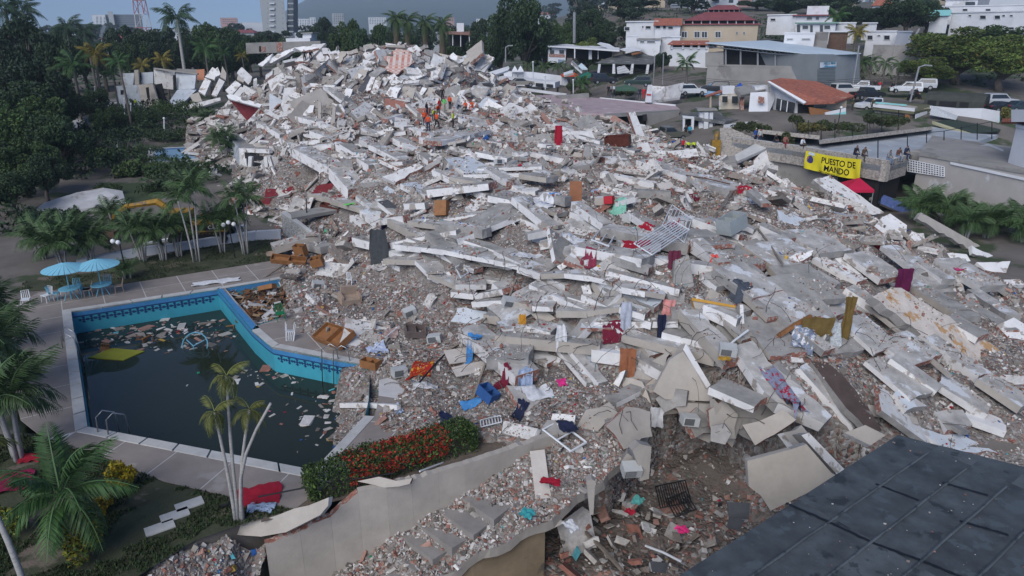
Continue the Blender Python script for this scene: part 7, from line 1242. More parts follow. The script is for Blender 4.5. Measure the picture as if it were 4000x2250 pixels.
# ---------------------------------------------------------------- people
def body_mesh(pose):
 J={'pel':((0,0,.93),.15),'spi':((0,0,1.14),.135),'che':((0,0,1.36),.155),'nec':((0,0,1.49),.06),'hed':((0,-.02,1.60),.095),'top':((0,-.01,1.70),.08)}
 for s,n in((-1,'l'),(1,'r')):
  J.update({n+'hip':((s*.1,0,.86),.1),n+'kne':((s*.115,-.02,.48),.072),n+'ank':((s*.12,.03,.09),.05),n+'toe':((s*.13,-.15,.04),.042),n+'sho':((s*.19,0,1.41),.075),n+'elb':((s*.27,.03,1.13),.052),n+'wri':((s*.27,-.07,.89),.04),n+'han':((s*.26,-.12,.80),.042)})
 def mv(k,p):J[k]=(p,J[k][1])
 if pose=='walk':mv('lkne',(-.11,-.18,.5));mv('lank',(-.12,-.2,.1));mv('ltoe',(-.12,-.38,.06));mv('rkne',(.11,.08,.47));mv('rank',(.12,.3,.15));mv('rtoe',(.12,.2,.04));mv('lelb',(-.26,.14,1.15));mv('lwri',(-.25,.1,.9));mv('lhan',(-.25,.04,.83));mv('relb',(.26,-.1,1.15));mv('rwri',(.24,-.3,1.02));mv('rhan',(.23,-.38,1.0))
 if pose=='bend':
  for k,p in(('spi',(0,-.12,1.08)),('che',(0,-.32,1.18)),('nec',(0,-.46,1.22)),('hed',(0,-.56,1.25)),('top',(0,-.65,1.28)),('lsho',(-.19,-.36,1.18)),('rsho',(.19,-.36,1.18)),('lelb',(-.25,-.42,.92)),('relb',(.25,-.42,.92)),('lwri',(-.2,-.52,.7)),('rwri',(.2,-.52,.7)),('lhan',(-.18,-.55,.6)),('rhan',(.18,-.55,.6)),('lkne',(-.13,-.12,.5)),('rkne',(.13,-.1,.5))):mv(k,p)
 if pose=='sit':
  dz=-.43
  for k in('pel','spi','che','nec','hed','top','lsho','rsho','lhip','rhip'):p=J[k][0];mv(k,(p[0],p[1]-max(0,p[2]-1.0)*.25,p[2]+dz))
  for s,n in((-1,'l'),(1,'r')):mv(n+'kne',(s*.16,-.42,.47));mv(n+'ank',(s*.15,-.40,.08));mv(n+'toe',(s*.16,-.58,.04));mv(n+'elb',(s*.27,-.16,.72));mv(n+'wri',(s*.16,-.36,.60));mv(n+'han',(s*.1,-.43,.58))
 E=[('pel','spi'),('spi','che'),('che','nec'),('nec','hed'),('hed','top')]
 for n in 'lr':E+=[('pel',n+'hip'),(n+'hip',n+'kne'),(n+'kne',n+'ank'),(n+'ank',n+'toe'),('che',n+'sho'),(n+'sho',n+'elb'),(n+'elb',n+'wri'),(n+'wri',n+'han')]
 ks=list(J);me=bpy.data.meshes.new('body');me.from_pydata([J[k][0]for k in ks],[(ks.index(a),ks.index(b))for a,b in E],[]);o=bpy.data.objects.new('body',me);C.objects.link(o)
 m=o.modifiers.new('s','SKIN');m.use_smooth_shade=True
 for i,k in enumerate(ks):v=me.skin_vertices[0].data[i];v.radius=(J[k][1],J[k][1]);v.use_root=(k=='pel')
 sb=o.modifiers.new('ss','SUBSURF');sb.levels=1;sb.render_levels=1
 dg=bpy.context.evaluated_depsgraph_get();out=bpy.data.meshes.new_from_object(o.evaluated_get(dg));C.objects.unlink(o);bpy.data.objects.remove(o)
 reg={'pel':2,'spi':1,'che':1,'nec':0,'hed':0,'top':3}
 for n in 'lr':reg.update({n+'hip':2,n+'kne':2,n+'ank':2,n+'toe':4,n+'sho':1,n+'elb':1,n+'wri':0,n+'han':0})
 S_=[]
 for a,b in E:
  for t in(0,.25,.5,.75,1):S_.append((Vector(J[a][0]).lerp(Vector(J[b][0]),t),reg[a]if t<.5 else reg[b]))
 for k in range(5):out.materials.append(BLACK)
 for p in out.polygons:c=p.center;p.material_index=min(S_,key=lambda q:(q[0]-c).length_squared)[1]
 return out
POSE={k:body_mesh(k)for k in('stand','walk','bend','sit')}
def cm(c):return M('cloth_%.2f_%.2f_%.2f'%c,c,.85,.12,4)
SKIN=M('skin',(.22,.12,.08),.6,.1);SHOE=M('shoe',(.03,.03,.03),.7,.1)
ORG,NAV,VEST,BLKC,RED_,WHT,OLV,GRN,BLU,MAR,GRY=(.60,.075,.02),(.02,.03,.06),(.50,.62,.04),(.018,.018,.02),(.45,.02,.03),(.6,.62,.64),(.05,.055,.03),(.12,.5,.12),(.03,.08,.28),(.2,.02,.03),(.2,.2,.21)
def person(p,rz,pose,top,legs,head,label,group=None,sc=1.0):
 o=bpy.data.objects.new('person',POSE[pose]);C.objects.link(o);o.location=p;o.rotation_euler=(0,0,rz);o.scale=(sc,)*3
 for i,m in enumerate((SKIN,cm(top),cm(legs),cm(head),SHOE)):o.material_slots[i].link='OBJECT';o.material_slots[i].material=m
 return setp(o,label,'person',group)
HB3=HB2
def on_heap(u,v):
 r=Vector(ray(u,v)).normalized();h=HB3.ray_cast(Vector((0,0,CAMH)),r);return h[0]if h[0]is not None else hit(u,v)
G1='rescue workers on the heap'
for u,v,rz,ps,tp_,lg,hd,l in((1660,492,.4,'stand',ORG,NAV,RED_,'worker in orange with red helmet at the left of the rescue group'),(1674,514,3.0,'stand',ORG,NAV,ORG,'worker in orange seen from behind, nearest of the group'),(1707,504,2.4,'walk',ORG,BLKC,RED_,'worker in orange with dark legs beside the nearest one'),(1694,472,.5,'bend',VEST,BLKC,WHT,'bending worker with yellow green top and white helmet'),(1668,455,1.2,'stand',BLKC,NAV,BLKC,'worker in black standing behind the orange ones'),(1712,455,.2,'bend',ORG,NAV,RED_,'bending worker in orange in the middle of the group'),(1718,440,1.0,'stand',RED_,NAV,RED_,'worker in red in the middle of the group'),(1736,438,.3,'walk',GRN,(.35,.3,.2),RED_,'worker in bright green shirt and pale trousers'),(1758,428,2.6,'stand',ORG,BLKC,RED_,'worker in orange at the right of the green shirt'),(1729,396,0,'stand',BLKC,BLKC,BLKC,'worker in black highest of the rescue group'),(1770,500,1.5,'stand',VEST,BLKC,RED_,'worker in black trousers with yellow green vest standing apart'),(1820,434,-.5,'sit',ORG,BLKC,RED_,'worker in orange sitting on the rubble'),(1846,432,-.8,'sit',ORG,ORG,ORG,'second worker in orange sitting further right'),(1145,272,.4,'sit',ORG,BLKC,ORG,'worker in orange crouching below the long white wall'),(1192,246,0,'stand',BLKC,BLKC,BLKC,'dark figure standing right of the long white wall'),(1215,240,.5,'bend',BLKC,BLKC,BLKC,'dark bending figure on the upper heap'),(1985,345,.5,'stand',MAR,MAR,BLKC,'person in maroon beside the parked brown car')):
 person(on_heap(u,v)if v!=345 else Py(u,v,128),rz,ps,tp_,lg,hd,l,G1)
for u,v,y,rz,ps,tp_,lg,hd,l in((522,424,130,3,'stand',BLKC,BLKC,BLKC,'dark figure at the foot of the shattered wall, leftmost of five'),(534,424,129.5,3,'stand',VEST,OLV,OLV,'figure in yellow vest facing the shattered wall'),(560,416,130,1.5,'sit',BLKC,BLKC,BLKC,'dark figure sitting before the buff wall'),(577,414,130,2.5,'bend',BLKC,BLKC,BLKC,'dark bending figure before the cracked buff wall'),(599,413,130,1,'sit',BLKC,BLKC,BLKC,'dark crouching figure at the right end of the buff wall'),(2376,374,118,.4,'stand',BLKC,BLKC,BLKC,'dark dressed person near the green sheet shelter'),(2386,373,118,-.4,'stand',GRY,BLKC,BLKC,'person in grey top between two others at the shelter'),(2398,373,118,.8,'stand',WHT,NAV,BLKC,'person in white shirt left of the sheet shelter'),(2497,386,113,.3,'stand',NAV,NAV,BLKC,'person in dark blue beside the broken boundary wall'),(2513,387,113,-.3,'stand',RED_,RED_,WHT,'person in red beside the broken boundary wall'),(2458,556,84,.3,'stand',WHT,NAV,WHT,'man with white shirt and cap behind the dark wooden desk'),(2676,540,93,.3,'stand',BLKC,BLKC,GRY,'dark dressed person at the white portico'),(2692,540,93,-.3,'stand',(.03,.3,.42),NAV,BLKC,'person in turquoise top at the white portico'),(3328,430,101,.5,'stand',OLV,OLV,OLV,'soldier standing left of the white patrol pickup'),(3404,434,99,-.3,'stand',OLV,OLV,OLV,'soldier standing in front of the white patrol pickup'),(2600,598,80,1,'bend',(.02,.2,.28),NAV,BLKC,'bending person in teal behind the fallen beam'),(2628,600,79.5,.5,'stand',BLU,NAV,(.03,.3,.38),'person in blue with teal cap behind the fallen beam'),(2645,598,80.5,2,'stand',(.3,.36,.45),NAV,BLKC,'person in pale blue behind the fallen beam'),(2664,600,79.5,0,'stand',RED_,NAV,BLKC,'person in red behind the fallen beam'),(2686,602,79,3,'bend',VEST,BLKC,BLKC,'person in yellow vest left of a second one behind the beam'),(2708,602,79,3,'bend',VEST,BLKC,BLKC,'person in yellow vest beside the excavator bucket')):
 p=Py(u,v,y);person(p,rz,ps,tp_,lg,hd,l,'people round the site')
for u,s,ps,tp_,lg,hd,l in((2966,.33,'stand',BLU,NAV,WHT,'standing person in bright blue jacket on the stone terrace'),(2984,.4,'stand',(.4,.4,.38),NAV,BLKC,'standing person in grey top beside the blue jacket'),(3030,.5,'sit',BLKC,NAV,BLKC,'person in black sitting on the stone parapet near the bush'),(3068,.5,'sit',(.3,.12,.1),MAR,BLKC,'person with bag sitting on the stone parapet'),(3134,.5,'sit',WHT,BLKC,BLKC,'person in white shirt sitting left of the banner'),(3343,.5,'sit',BLKC,NAV,BLKC,'person in black sitting above the banner, left of a pair'),(3376,.5,'sit',(.08,.06,.04),(.05,.05,.05),BLKC,'person in brown sitting above the banner, right of a pair'),(3470,.5,'sit',GRY,(.15,.2,.28),BLKC,'person in grey and jeans sitting near the corner of the terrace'),(3508,.5,'sit',(.1,.05,.04),(.2,.25,.32),BLKC,'person in brown and jeans sitting next to the terrace corner'),(3538,.5,'sit',NAV,NAV,(.05,.04,.2),'person in navy with purple cap sitting at the terrace corner')):
 k=next((i for i in range(4)if proj(CRT[i])[0]<=u<=proj(CRT[i+1])[0]),2);ua,ub=proj(CRT[k])[0],proj(CRT[k+1])[0];t=(u-ua)/(ub-ua);p=CRT[k].lerp(CRT[k+1],t);person(Vector((p.x,p.y+(.35 if ps=='sit' else 1.2),ZC+(.56-.43+.04 if ps=='sit' else 0))),math.pi*.15+(u%7)*.1-.4,ps,tp_,lg,hd,l,'people on the stone terrace')
# ---------------------------------------------------------------- vehicles
TYRE=M('tyre',(.02,.02,.02),.8,.1);RIM=M('rim',(.35,.36,.37),.4,.1,metal=.6);GLASS=M('car_glass',(.02,.025,.03),.08,.1,spec=.6);LAMPW=M('headlight',(.6,.62,.65),.2,.05);LAMPR=M('tail_lamp',(.4,.02,.02),.3,.05)
PROF={'suv':([(-2.3,.4),(-2.35,.95),(-2.2,1.75),(-1.9,1.82),(.1,1.80),(.75,1.15),(1.9,1.02),(2.25,.85),(2.3,.4)],[(-2.05,1.15),(-1.95,1.68),(.05,1.68),(.58,1.15)]),'pickup':([(-2.6,.5),(-2.65,1.1),(-1.0,1.12),(-.9,1.78),(.35,1.78),(.95,1.2),(2.1,1.08),(2.5,.9),(2.55,.5)],[(-.82,1.2),(-.75,1.68),(.3,1.68),(.78,1.2)]),'sedan':([(-2.2,.35),(-2.25,.85),(-1.6,1.0),(-1.0,1.42),(.2,1.42),(.95,.98),(2.0,.85),(2.2,.6),(2.2,.35)],[(-1.35,1.0),(-.95,1.34),(.15,1.34),(.75,1.0)])}
def car(kind,u,v,y,hd,col,label,sc=1.0,rack=False):
 p=Py(u,v,y);root=empty('parked_car',tuple(p),hd,label,'car','vehicles on the street');root.scale=(sc,)*3;pm=M('car_paint_%.2f_%.2f_%.2f'%col,col,.3,.06,2,spec=.5);bp,wp=PROF[kind];w=.88;mb=MB();n=len(bp)
 def wd(z):return w*(1-.16*max(0,z-1.05)/.75)
 mb.v=[(x,-wd(z),z)for x,z in bp]+[(x,wd(z),z)for x,z in bp];mb.f=[tuple(range(n)),tuple(range(2*n-1,n-1,-1))]+[((i+1)%n,i,n+i,n+(i+1)%n)for i in range(n)];mb.m=[0]*len(mb.f);body=mb.build('body',pm,root)
 for s in(-1,1):
  mb=MB();mb.v=[(x,s*(wd(z)+.012),z)for x,z in wp];mb.f=[(0,1,2,3)];mb.m=[0];mb.build('side_window',GLASS,body)
  mb=MB();mb.box((2.27 if kind!='pickup' else 2.5,s*.6,.78),(.08,.34,.16));mb.build('headlight',LAMPW,root);mb=MB();mb.box((-2.33 if kind!='pickup' else-2.63,s*.68,.9),(.06,.2,.26));mb.build('tail_lamp',LAMPR,root)
  for xx in((-1.4,1.45)if kind!='pickup' else(-1.6,1.65)):
   mb=MB();mb.tube([(xx,s*.70,.36),(xx,s*.90,.36)],.37,14);wh=mb.build('wheel',TYRE,root);mb=MB();mb.tube([(xx,s*.89,.36),(xx,s*.915,.36)],.21,10);mb.build('rim',RIM,wh)
 f={'suv':((.14,1.74),(.72,1.18)),'pickup':((.38,1.73),(.92,1.24)),'sedan':((.24,1.38),(.9,1.02))}[kind];b={'suv':((-2.22,1.68),(-2.34,1.1)),'pickup':((-.93,1.7),(-1.0,1.2)),'sedan':((-1.06,1.4),(-1.55,1.04))}[kind]
 for(x0,z0),(x1,z1),s in((f[0],f[1],.03),(b[0],b[1],-.03)):mb=MB();mb.v=[(x0+s,-.66,z0),(x0+s,.66,z0),(x1+s,.76,z1),(x1+s,-.76,z1)];mb.f=[(0,1,2,3)];mb.m=[0];mb.build('windscreen' if s>0 else 'rear_window',GLASS,body)
 if kind=='pickup':mb=MB();mb.bx(-2.5,-1.1,-.72,.72,1.121,1.13);mb.build('load_bed',BLACK,root)
 return root
WC,BC,SC=(.62,.64,.66),(.02,.022,.026),(.42,.44,.46)
for a in(('suv',2700,372,118.5,.15,WC,'white off-road car behind the broken boundary wall'),('pickup',3365,360,117,2.7,WC,'white double cab pickup on the street'),('pickup',3385,388,110,.25,BC,'black pickup in front of the white one'),('pickup',3405,432,103.5,-2.9,WC,'white patrol pickup with dark markings beside the soldiers'),('suv',3535,364,116,2.75,WC,'white estate car beside the motorcycles'),('suv',3592,350,121,2.75,SC,'silver car half hidden by the spreading tree'),('suv',3905,415,104,.05,SC,'silver off-road car with long side windows behind the army tent'),('sedan',3915,438,100,.1,BC,'black car covered in dust at the end of the army tent'),('sedan',3985,436,99,.1,(.03,.05,.06),'dark green car at the right edge'),('suv',3302,372,112,.2,(.5,.5,.48),'pale van behind the tiled roof'),('pickup',2610,548,92.5,.3,(.11,.11,.09),'old olive pickup truck near the pink terrace wall'),('suv',2360,328,131,.1,BC,'black car behind the white broken cone of plaster'),('suv',2490,338,128,3.0,(.02,.04,.03),'dark green off-road car in front of the flattened shop'),('sedan',2038,338,127,.1,(.25,.23,.20),'brown saloon car in front of the arcade'),('suv',1890,275,148,.3,BC,'black jeep beside the green canopy'),('pickup',2512,187,165,.1,SC,'silver pickup in front of the garages'),('suv',2790,362,119,2.9,BC,'black bus like car in front of the warehouse wall')):car(*a)
def bike(u,v,y,hd,label,rider):
 p=Py(u,v,y);root=empty('motorcycle',tuple(p),hd,label,'motorcycle','motorcycles on the street')
 for x in(-.65,.65):mb=MB();mb.tube([(x,-.06,.31),(x,.06,.31)],.31,14);mb.build('wheel',TYRE,root)
 mb=MB();mb.tube([(-.65,0,.31),(-.1,0,.62),(.35,0,.85),(.65,0,.31)],.06,6);mb.tube([(.33,-.35,1.0),(.33,.35,1.0)],.025,5);mb.box((0,0,.5),(.45,.25,.35));mb.build('frame',BLACK,root);mb=MB();mb.box((.1,0,.82),(.4,.26,.2));mb.build('tank',M('bike_red',(.35,.02,.02),.4,.1),root);mb=MB();mb.box((-.35,0,.78),(.6,.28,.12));mb.build('saddle',BLACK,root);mb=MB();mb.lathe([(0,0),(.09,.0),(.09,.06),(0,.07)],8,(.55,0,.82));mb.build('headlight',LAMPW,root)
 if rider:c,s_=math.cos(hd),math.sin(hd);person(Vector((p.x-.3*c,p.y-.3*s_,p.z+.35)),hd+math.pi/2,'sit',rider,BLKC,BLKC,label.replace('motorcycle','rider on the motorcycle',1)if False else 'rider of the '+label,'motorcycle riders')
bike(3432,356,117,1.2,'motorcycle with red tail light behind the black pickup',RED_);bike(3415,352,118.5,1.0,'motorcycle next to the red lit one',BLKC);bike(3482,360,116.5,1.6,'motorcycle riding down the middle of the street',BLKC);bike(3555,392,108,.6,'motorcycle parked at the leaning lamp post',GRY);bike(3578,388,109,.4,'motorcycle parked right of the leaning lamp post',BLKC)
# excavator
EY=M('excavator_yellow',(.30,.17,.02),.6,.2,1.5,col2=(.14,.10,.06),c2=.54);p=Pz(795,938,0);ex_=empty('excavator',tuple(p),.12,'yellow tracked excavator half hidden by the slender palms','excavator')
for s in(-1,1):
 mb=MB();pr=[(-2.1,.1),(-2.3,.45),(-2.1,.85),(2.1,.85),(2.3,.45),(2.1,.1)];n=6;mb.v=[(x,s*1.1-.28,z)for x,z in pr]+[(x,s*1.1+.28,z)for x,z in pr];mb.f=[tuple(range(n)),tuple(range(2*n-1,n-1,-1))]+[((i+1)%n,i,n+i,n+(i+1)%n)for i in range(n)];mb.m=[0]*len(mb.f);tk=mb.build('track',TYRE,ex_)
 for k in range(16):mb=MB();mb.box((-2.0+k*.27,s*1.1,.87),(.16,.6,.05));mb.build('track_shoe',RUST,tk)
mb=MB();mb.bx(-.3,2.3,-1.3,1.3,1.0,1.9);mb.bx(.9,2.35,-1.3,1.3,1.9,2.15);hs_=mb.build('engine_house',EY,ex_);mb=MB();mb.bx(-.2,2.2,-1.312,-1.30,1.15,1.6);mb.build('black_panel',BLACK,hs_)
mb=MB();mb.bx(-1.7,-.3,-1.25,-.1,1.0,2.75);cb=mb.build('cab',EY,ex_);mb=MB();mb.bx(-1.6,-.45,-1.27,-1.252,1.5,2.6);mb.bx(-1.72,-1.702,-1.15,-.2,1.4,2.6);mb.build('cab_window',GLASS,cb)
mb=MB();mb.tube([(-1.2,.35,1.5),(-3.2,.35,3.2),(-5.4,.35,2.9)],[.32,.3,.2],6);mb.build('boom',EY,ex_);mb=MB();mb.tube([(-5.3,.35,3.0),(-6.6,.35,2.2),(-7.2,.35,.9)],[.22,.2,.15],6);mb.build('dipper_arm',EY,ex_);mb=MB();mb.prism([(-7.6,-.2,0),(-6.7,-.2,0),(-6.7,.9,0),(-7.6,.9,0)],.2,.95);mb.build('bucket',RUST,ex_)
to=text('CAT',None,M('cat_white',(.7,.7,.7),.6,.05),Vector((1.3,-1.325,1.38)),Vector((1,0,0)),Vector((0,0,1)),.42);to.parent=ex_
mb=MB();q=Py(2705,600,77);mb.prism([(-.5,-.4,0),(.5,-.4,0),(.4,.4,0),(-.4,.4,0)],0,1.7);mb.tube([(0,0,1.5),(.2,.3,2.6)],.25,6);o=mb.build('excavator_bucket',EY,None,loc=Py(2790,608,77));setp(o,'worn yellow excavator bucket beside the stone wall','bucket')
# ---------------------------------------------------------------- household things in the debris
dr=random.Random(12)
def cloth(u,v,w,h,col,label,hang=0.0,col2=None,at=None,rz=None,name='cloth'):
 """crumpled sheet draped over what lies below it"""
 c=at or on_heap(u,v);n=9;a=dr.uniform(0,3)if rz is None else rz;mb=MB();sd=dr.uniform(0,99)
 for j in range(n):
  for i in range(n):
   s,t=i/(n-1)-.5,j/(n-1)-.5;x=s*w*(1+.25*noise.noise((t*3,sd,1)));y=t*h*(1+.25*noise.noise((s*3,sd,4)))
   X=c.x+x*math.cos(a)-y*math.sin(a);Y=c.y+x*math.sin(a)+y*math.cos(a)
   if hang:z=c.z+t*h*hang+.12*noise.noise((s*5+sd,t*2,0));X=c.x+x;Y=c.y-.1+.18*noise.noise((s*6+sd,t*1.5,3))
   else:
    q=HB3.ray_cast(Vector((X,Y,c.z+1.2)),Vector((0,0,-1)),2.4);z=(q[0].z if q[0]is not None else c.z)+.07+.10*noise.noise((s*5+sd,t*5,0))+.06*noise.noise((s*11+sd,t*11,2))
   mb.v.append((X-c.x,Y-c.y,z-c.z))
 mb.f=[(j*n+i,j*n+i+1,(j+1)*n+i+1,(j+1)*n+i)for j in range(n-1)for i in range(n-1)];mb.m=[0]*len(mb.f)
 m=M('fabric_%.2f_%.2f_%.2f_%d'%(col+(1 if col2 else 0,)),col,.9,.2,5,col2=col2,c2=.53,c2scale=5);o=mb.build(name,m,None,True,loc=c);return setp(o,label,'cloth','clothes and sheets in the debris')
CR,MG,WH,NV,TQ,PK,LB,GR,YL=(.32,.012,.03),(.14,.012,.03),(.62,.63,.65),(.015,.02,.05),(.05,.32,.34),(.6,.22,.26),(.32,.40,.55),(.3,.3,.32),(.5,.3,.04)
for a in((1648,1448,1.5,1.1,(.33,.02,.01),'red blanket with gold pattern lying in the debris field',0,(.55,.28,.03)),(1475,1372,1.3,.9,(.36,.42,.58),'blue and white patterned bedspread over a chest',0,(.6,.62,.66)),(2492,962,1.6,1.2,CR,'crimson sheet under the left half of the white bed frame'),(2620,885,1.2,.6,CR,'crimson sheet under the top of the white bed frame'),(2525,895,.9,.5,CR,'small crimson cloth left of the bed frame'),(2700,760,2.2,1.2,MG,'dark maroon cloth bundled under the sprayed beam'),(2905,740,1.3,.6,CR,'crimson cloth on the thick grey slab'),(2110,810,2.2,1.3,WH,'heap of white sheets in the middle of the clothes'),(2140,765,2.0,1.0,WH,'white sheets above the heap of sheets'),(2150,785,1.2,.6,(.05,.2,.5),'bright blue bags among the white sheets'),(2070,1000,1.2,1.4,WH,'white garment strewn left of the loose white board'),(2230,930,1.6,.9,WH,'pale clothing right of the heap of sheets',0,LB),(2410,835,1.0,.6,(.2,.45,.35),'mint green cloth beside the grey tent'),(1530,1300,1.1,.7,(.45,.33,.3),'pale pink bundle behind the couch frame'),(1850,1395,.8,.5,(.05,.2,.45),'blue plastic bag at the debris slope'),(1840,1580,.9,.6,(.06,.22,.48),'blue plastic bag beside the blue box'),(1960,1510,.8,.5,MG,'dark red bag near the blue box'),(1745,1640,1.0,.6,(.02,.03,.08),'navy garment near the hedge'),(1550,1600,.9,.4,LB,'patterned cushion on the rubble',0,WH),(2100,1530,1.4,.9,WH,'big white sheet below the ribbed beam'),(2055,1465,.8,.5,LB,'pale blue garment below the hollow edge'),(2195,1500,.5,.4,(.6,.03,.2),'pink bag beside the big white sheet'),(2030,1620,1.0,.5,NV,'black plastic sack in the debris'),(2215,1670,.9,.6,NV,'black sack with a red pot'),(2150,1885,.8,.45,CR,'crimson cloth on the terrace rubble'),(2060,2010,.5,.5,TQ,'turquoise cloth at the terrace edge'),(2230,2060,.6,.4,WH,'white rag in the hollow'),(2665,2075,.4,.4,(.75,.04,.2),'bright pink rag in the hollow'),(2490,1960,.5,.4,(.1,.35,.3),'teal rag below the air conditioner'),(2460,2005,.35,.3,CR,'small red rag in the middle of the hollow'),(2390,1325,.9,.6,MG,'maroon cushion in the broken stack'),(2830,1400,.7,.5,(.42,.25,.04),'ochre bundle among the tilted slabs'),(2880,1130,1.3,.9,(.06,.07,.09),'dark tangle of metal fans and cloth'),(3140,1310,1.3,.9,(.18,.22,.30),'blue striped pillow under the checked blanket',0,WH),(3060,1530,.8,2.4,(.2,.22,.3),'striped cloth caught between two tilted slabs',0,CR),(2810,870,1.8,1.3,GR,'grey sheet draped beside the metal box'),(2780,1020,.6,.3,(.7,.1,.08),'bright coral rag on the slope'),(3430,965,.7,.5,CR,'red rag next to the white sink'),(3745,1055,.6,.4,(.45,.04,.15),'pink rag at the edge of the heap'),(1365,800,.9,.5,(.15,.55,.12),'lime green inflatable on the planter edge'),(1275,905,.6,.4,(.1,.5,.2),'green plastic bag behind the pebble wall'),(1500,890,1.0,.5,(.03,.05,.16),'navy blue bag next to the hanging dark sheet'),(2300,1040,.6,.9,(.2,.03,.06),'maroon shirt below the bed frame'),(2580,620,1.3,.5,(.42,.1,.22),'pink cloth on top of the sprayed beam'),(2330,750,.5,.9,LB,'striped towel beside the orange door',0,WH),(1660,1500,1.1,.6,(.5,.5,.5),'white plastic sheet near the gold patterned blanket'),(940,1040,1.2,.6,(.1,.35,.35),'turquoise and white rags on the far lawn',0,WH),(590,1085,1.0,.5,(.35,.05,.06),'red and white rags on the far lawn',0,WH)):
 cloth(*a)
for u,v,w,h,col,l in((2180,555,.7,2.6,CR,'long crimson curtain hanging between broken slabs'),(2625,1035,.6,1.5,(.13,.025,.05),'maroon cloth hanging above the dark gap'),(1485,985,1.2,2.8,(.06,.065,.07),'dark grey sheet hanging from the pancaked floors'),(3515,1095,.9,1.4,(.10,.01,.05),'dark purple cloth hanging over the white beam'),(2445,1420,.7,1.6,(.3,.12,.06),'striped colourful cloth hanging in the broken stack'),(2440,1250,.5,1.8,(.4,.43,.5),'patterned pale cloth hanging from the stack'),(2605,1205,.6,1.0,(.6,.26,.24),'salmon pink shirt hanging on a bent bar'),(2575,1290,.4,1.6,NV,'navy trousers dangling below the salmon shirt'),(2040,1255,.35,.9,(.5,.24,.03),'orange cloth with green top on a bar'),(2190,1320,.5,1.4,WH,'white cloth hanging at the ribbed beam'),(2560,1620,.6,1.0,WH,'pale cloth hanging under the rounded beige slab'),(3290,1270,.5,2.6,(.15,.10,.03),'yellow brown checked blanket hanging at the terrazzo block'),(3180,1270,1.3,.9,(.14,.095,.03),'yellow brown checked blanket spread left of the terrazzo block')):cloth(u,v,w,h,col,l,1.0,at=on_heap(u,v)+Vector((0,-.3,.1*h)))
def put(name,mb_parts,u,v,rot,label,cat,group=None,at=None,dz=0.0):
 """thing of several parts: [(part, MB, material)]; one part -> one mesh"""
 p=(at or on_heap(u,v))+Vector((0,0,dz))
 if len(mb_parts)==1:o=mb_parts[0][1].build(name,mb_parts[0][2],None,loc=p,rot=rot)
 else:
  o=empty(name,tuple(p));o.rotation_euler=rot
  for pn,mb,m in mb_parts:mb.build(pn,m,o)
 return setp(o,label,cat,group)
def rr3(k=.5):return(dr.uniform(-k,k),dr.uniform(-k,k),dr.uniform(0,6.28))
def box_open(w,d,h,t=.04):
 mb=MB();mb.bx(-w/2,w/2,-d/2,d/2,0,t);mb.bx(-w/2,-w/2+t,-d/2,d/2,t,h);mb.bx(w/2-t,w/2,-d/2,d/2,t,h);mb.bx(-w/2+t,w/2-t,d/2-t,d/2,t,h);mb.bx(-w/2+t,w/2-t,-d/2,-d/2+t,t,h*.97);return mb
ACW=M('appliance_white',(.45,.46,.45),.5,.08,2);CANE=M('cane_furniture',(.25,.115,.045),.6,.2,3);DWOOD=M('dark_wood',(.10,.03,.02),.5,.25,3);SOFA=M('beige_upholstery',(.34,.26,.20),.9,.12,3);GPL=M('green_plastic',(.01,.16,.06),.4,.1);WPL=M('white_plastic',(.62,.64,.66),.4,.08)
for i,(u,v,l)in enumerate(((1393,965,'grey window air conditioner on the broken floor edge'),(1602,1232,'small white appliance with dark front in the debris field'),(1700,1338,'white air conditioner with dark grille in the debris field'),(2462,1850,'white louvred air conditioner standing in the hollow'),(1985,1195,'white appliance hanging at the edge of the stack'),(1560,1470,'white slatted ventilation unit near the white plastic sheet'),(2840,1385,'white water meter box among the tilted slabs'),(2690,1660,'white louvred unit dangling below the rounded beige slab'),(1950,645,'white ice box behind the turquoise topped slab'),(1240,1125,'white appliance at the end of the debris pool'))):
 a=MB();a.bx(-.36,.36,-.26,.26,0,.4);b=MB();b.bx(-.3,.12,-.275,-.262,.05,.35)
 g=MB()
 for k in range(6):g.bx(-.29,.11,-.295,-.278,.07+k*.05,.085+k*.05)
 put('air_conditioner',[('casing',a,ACW),('grille_shadow',b,BLACK),('louvre',g,GFRAME)],u,v,(dr.uniform(-.3,.3),dr.uniform(-.3,.3),dr.uniform(-.6,.6)),l,'appliance','appliances in the debris',dz=.05)
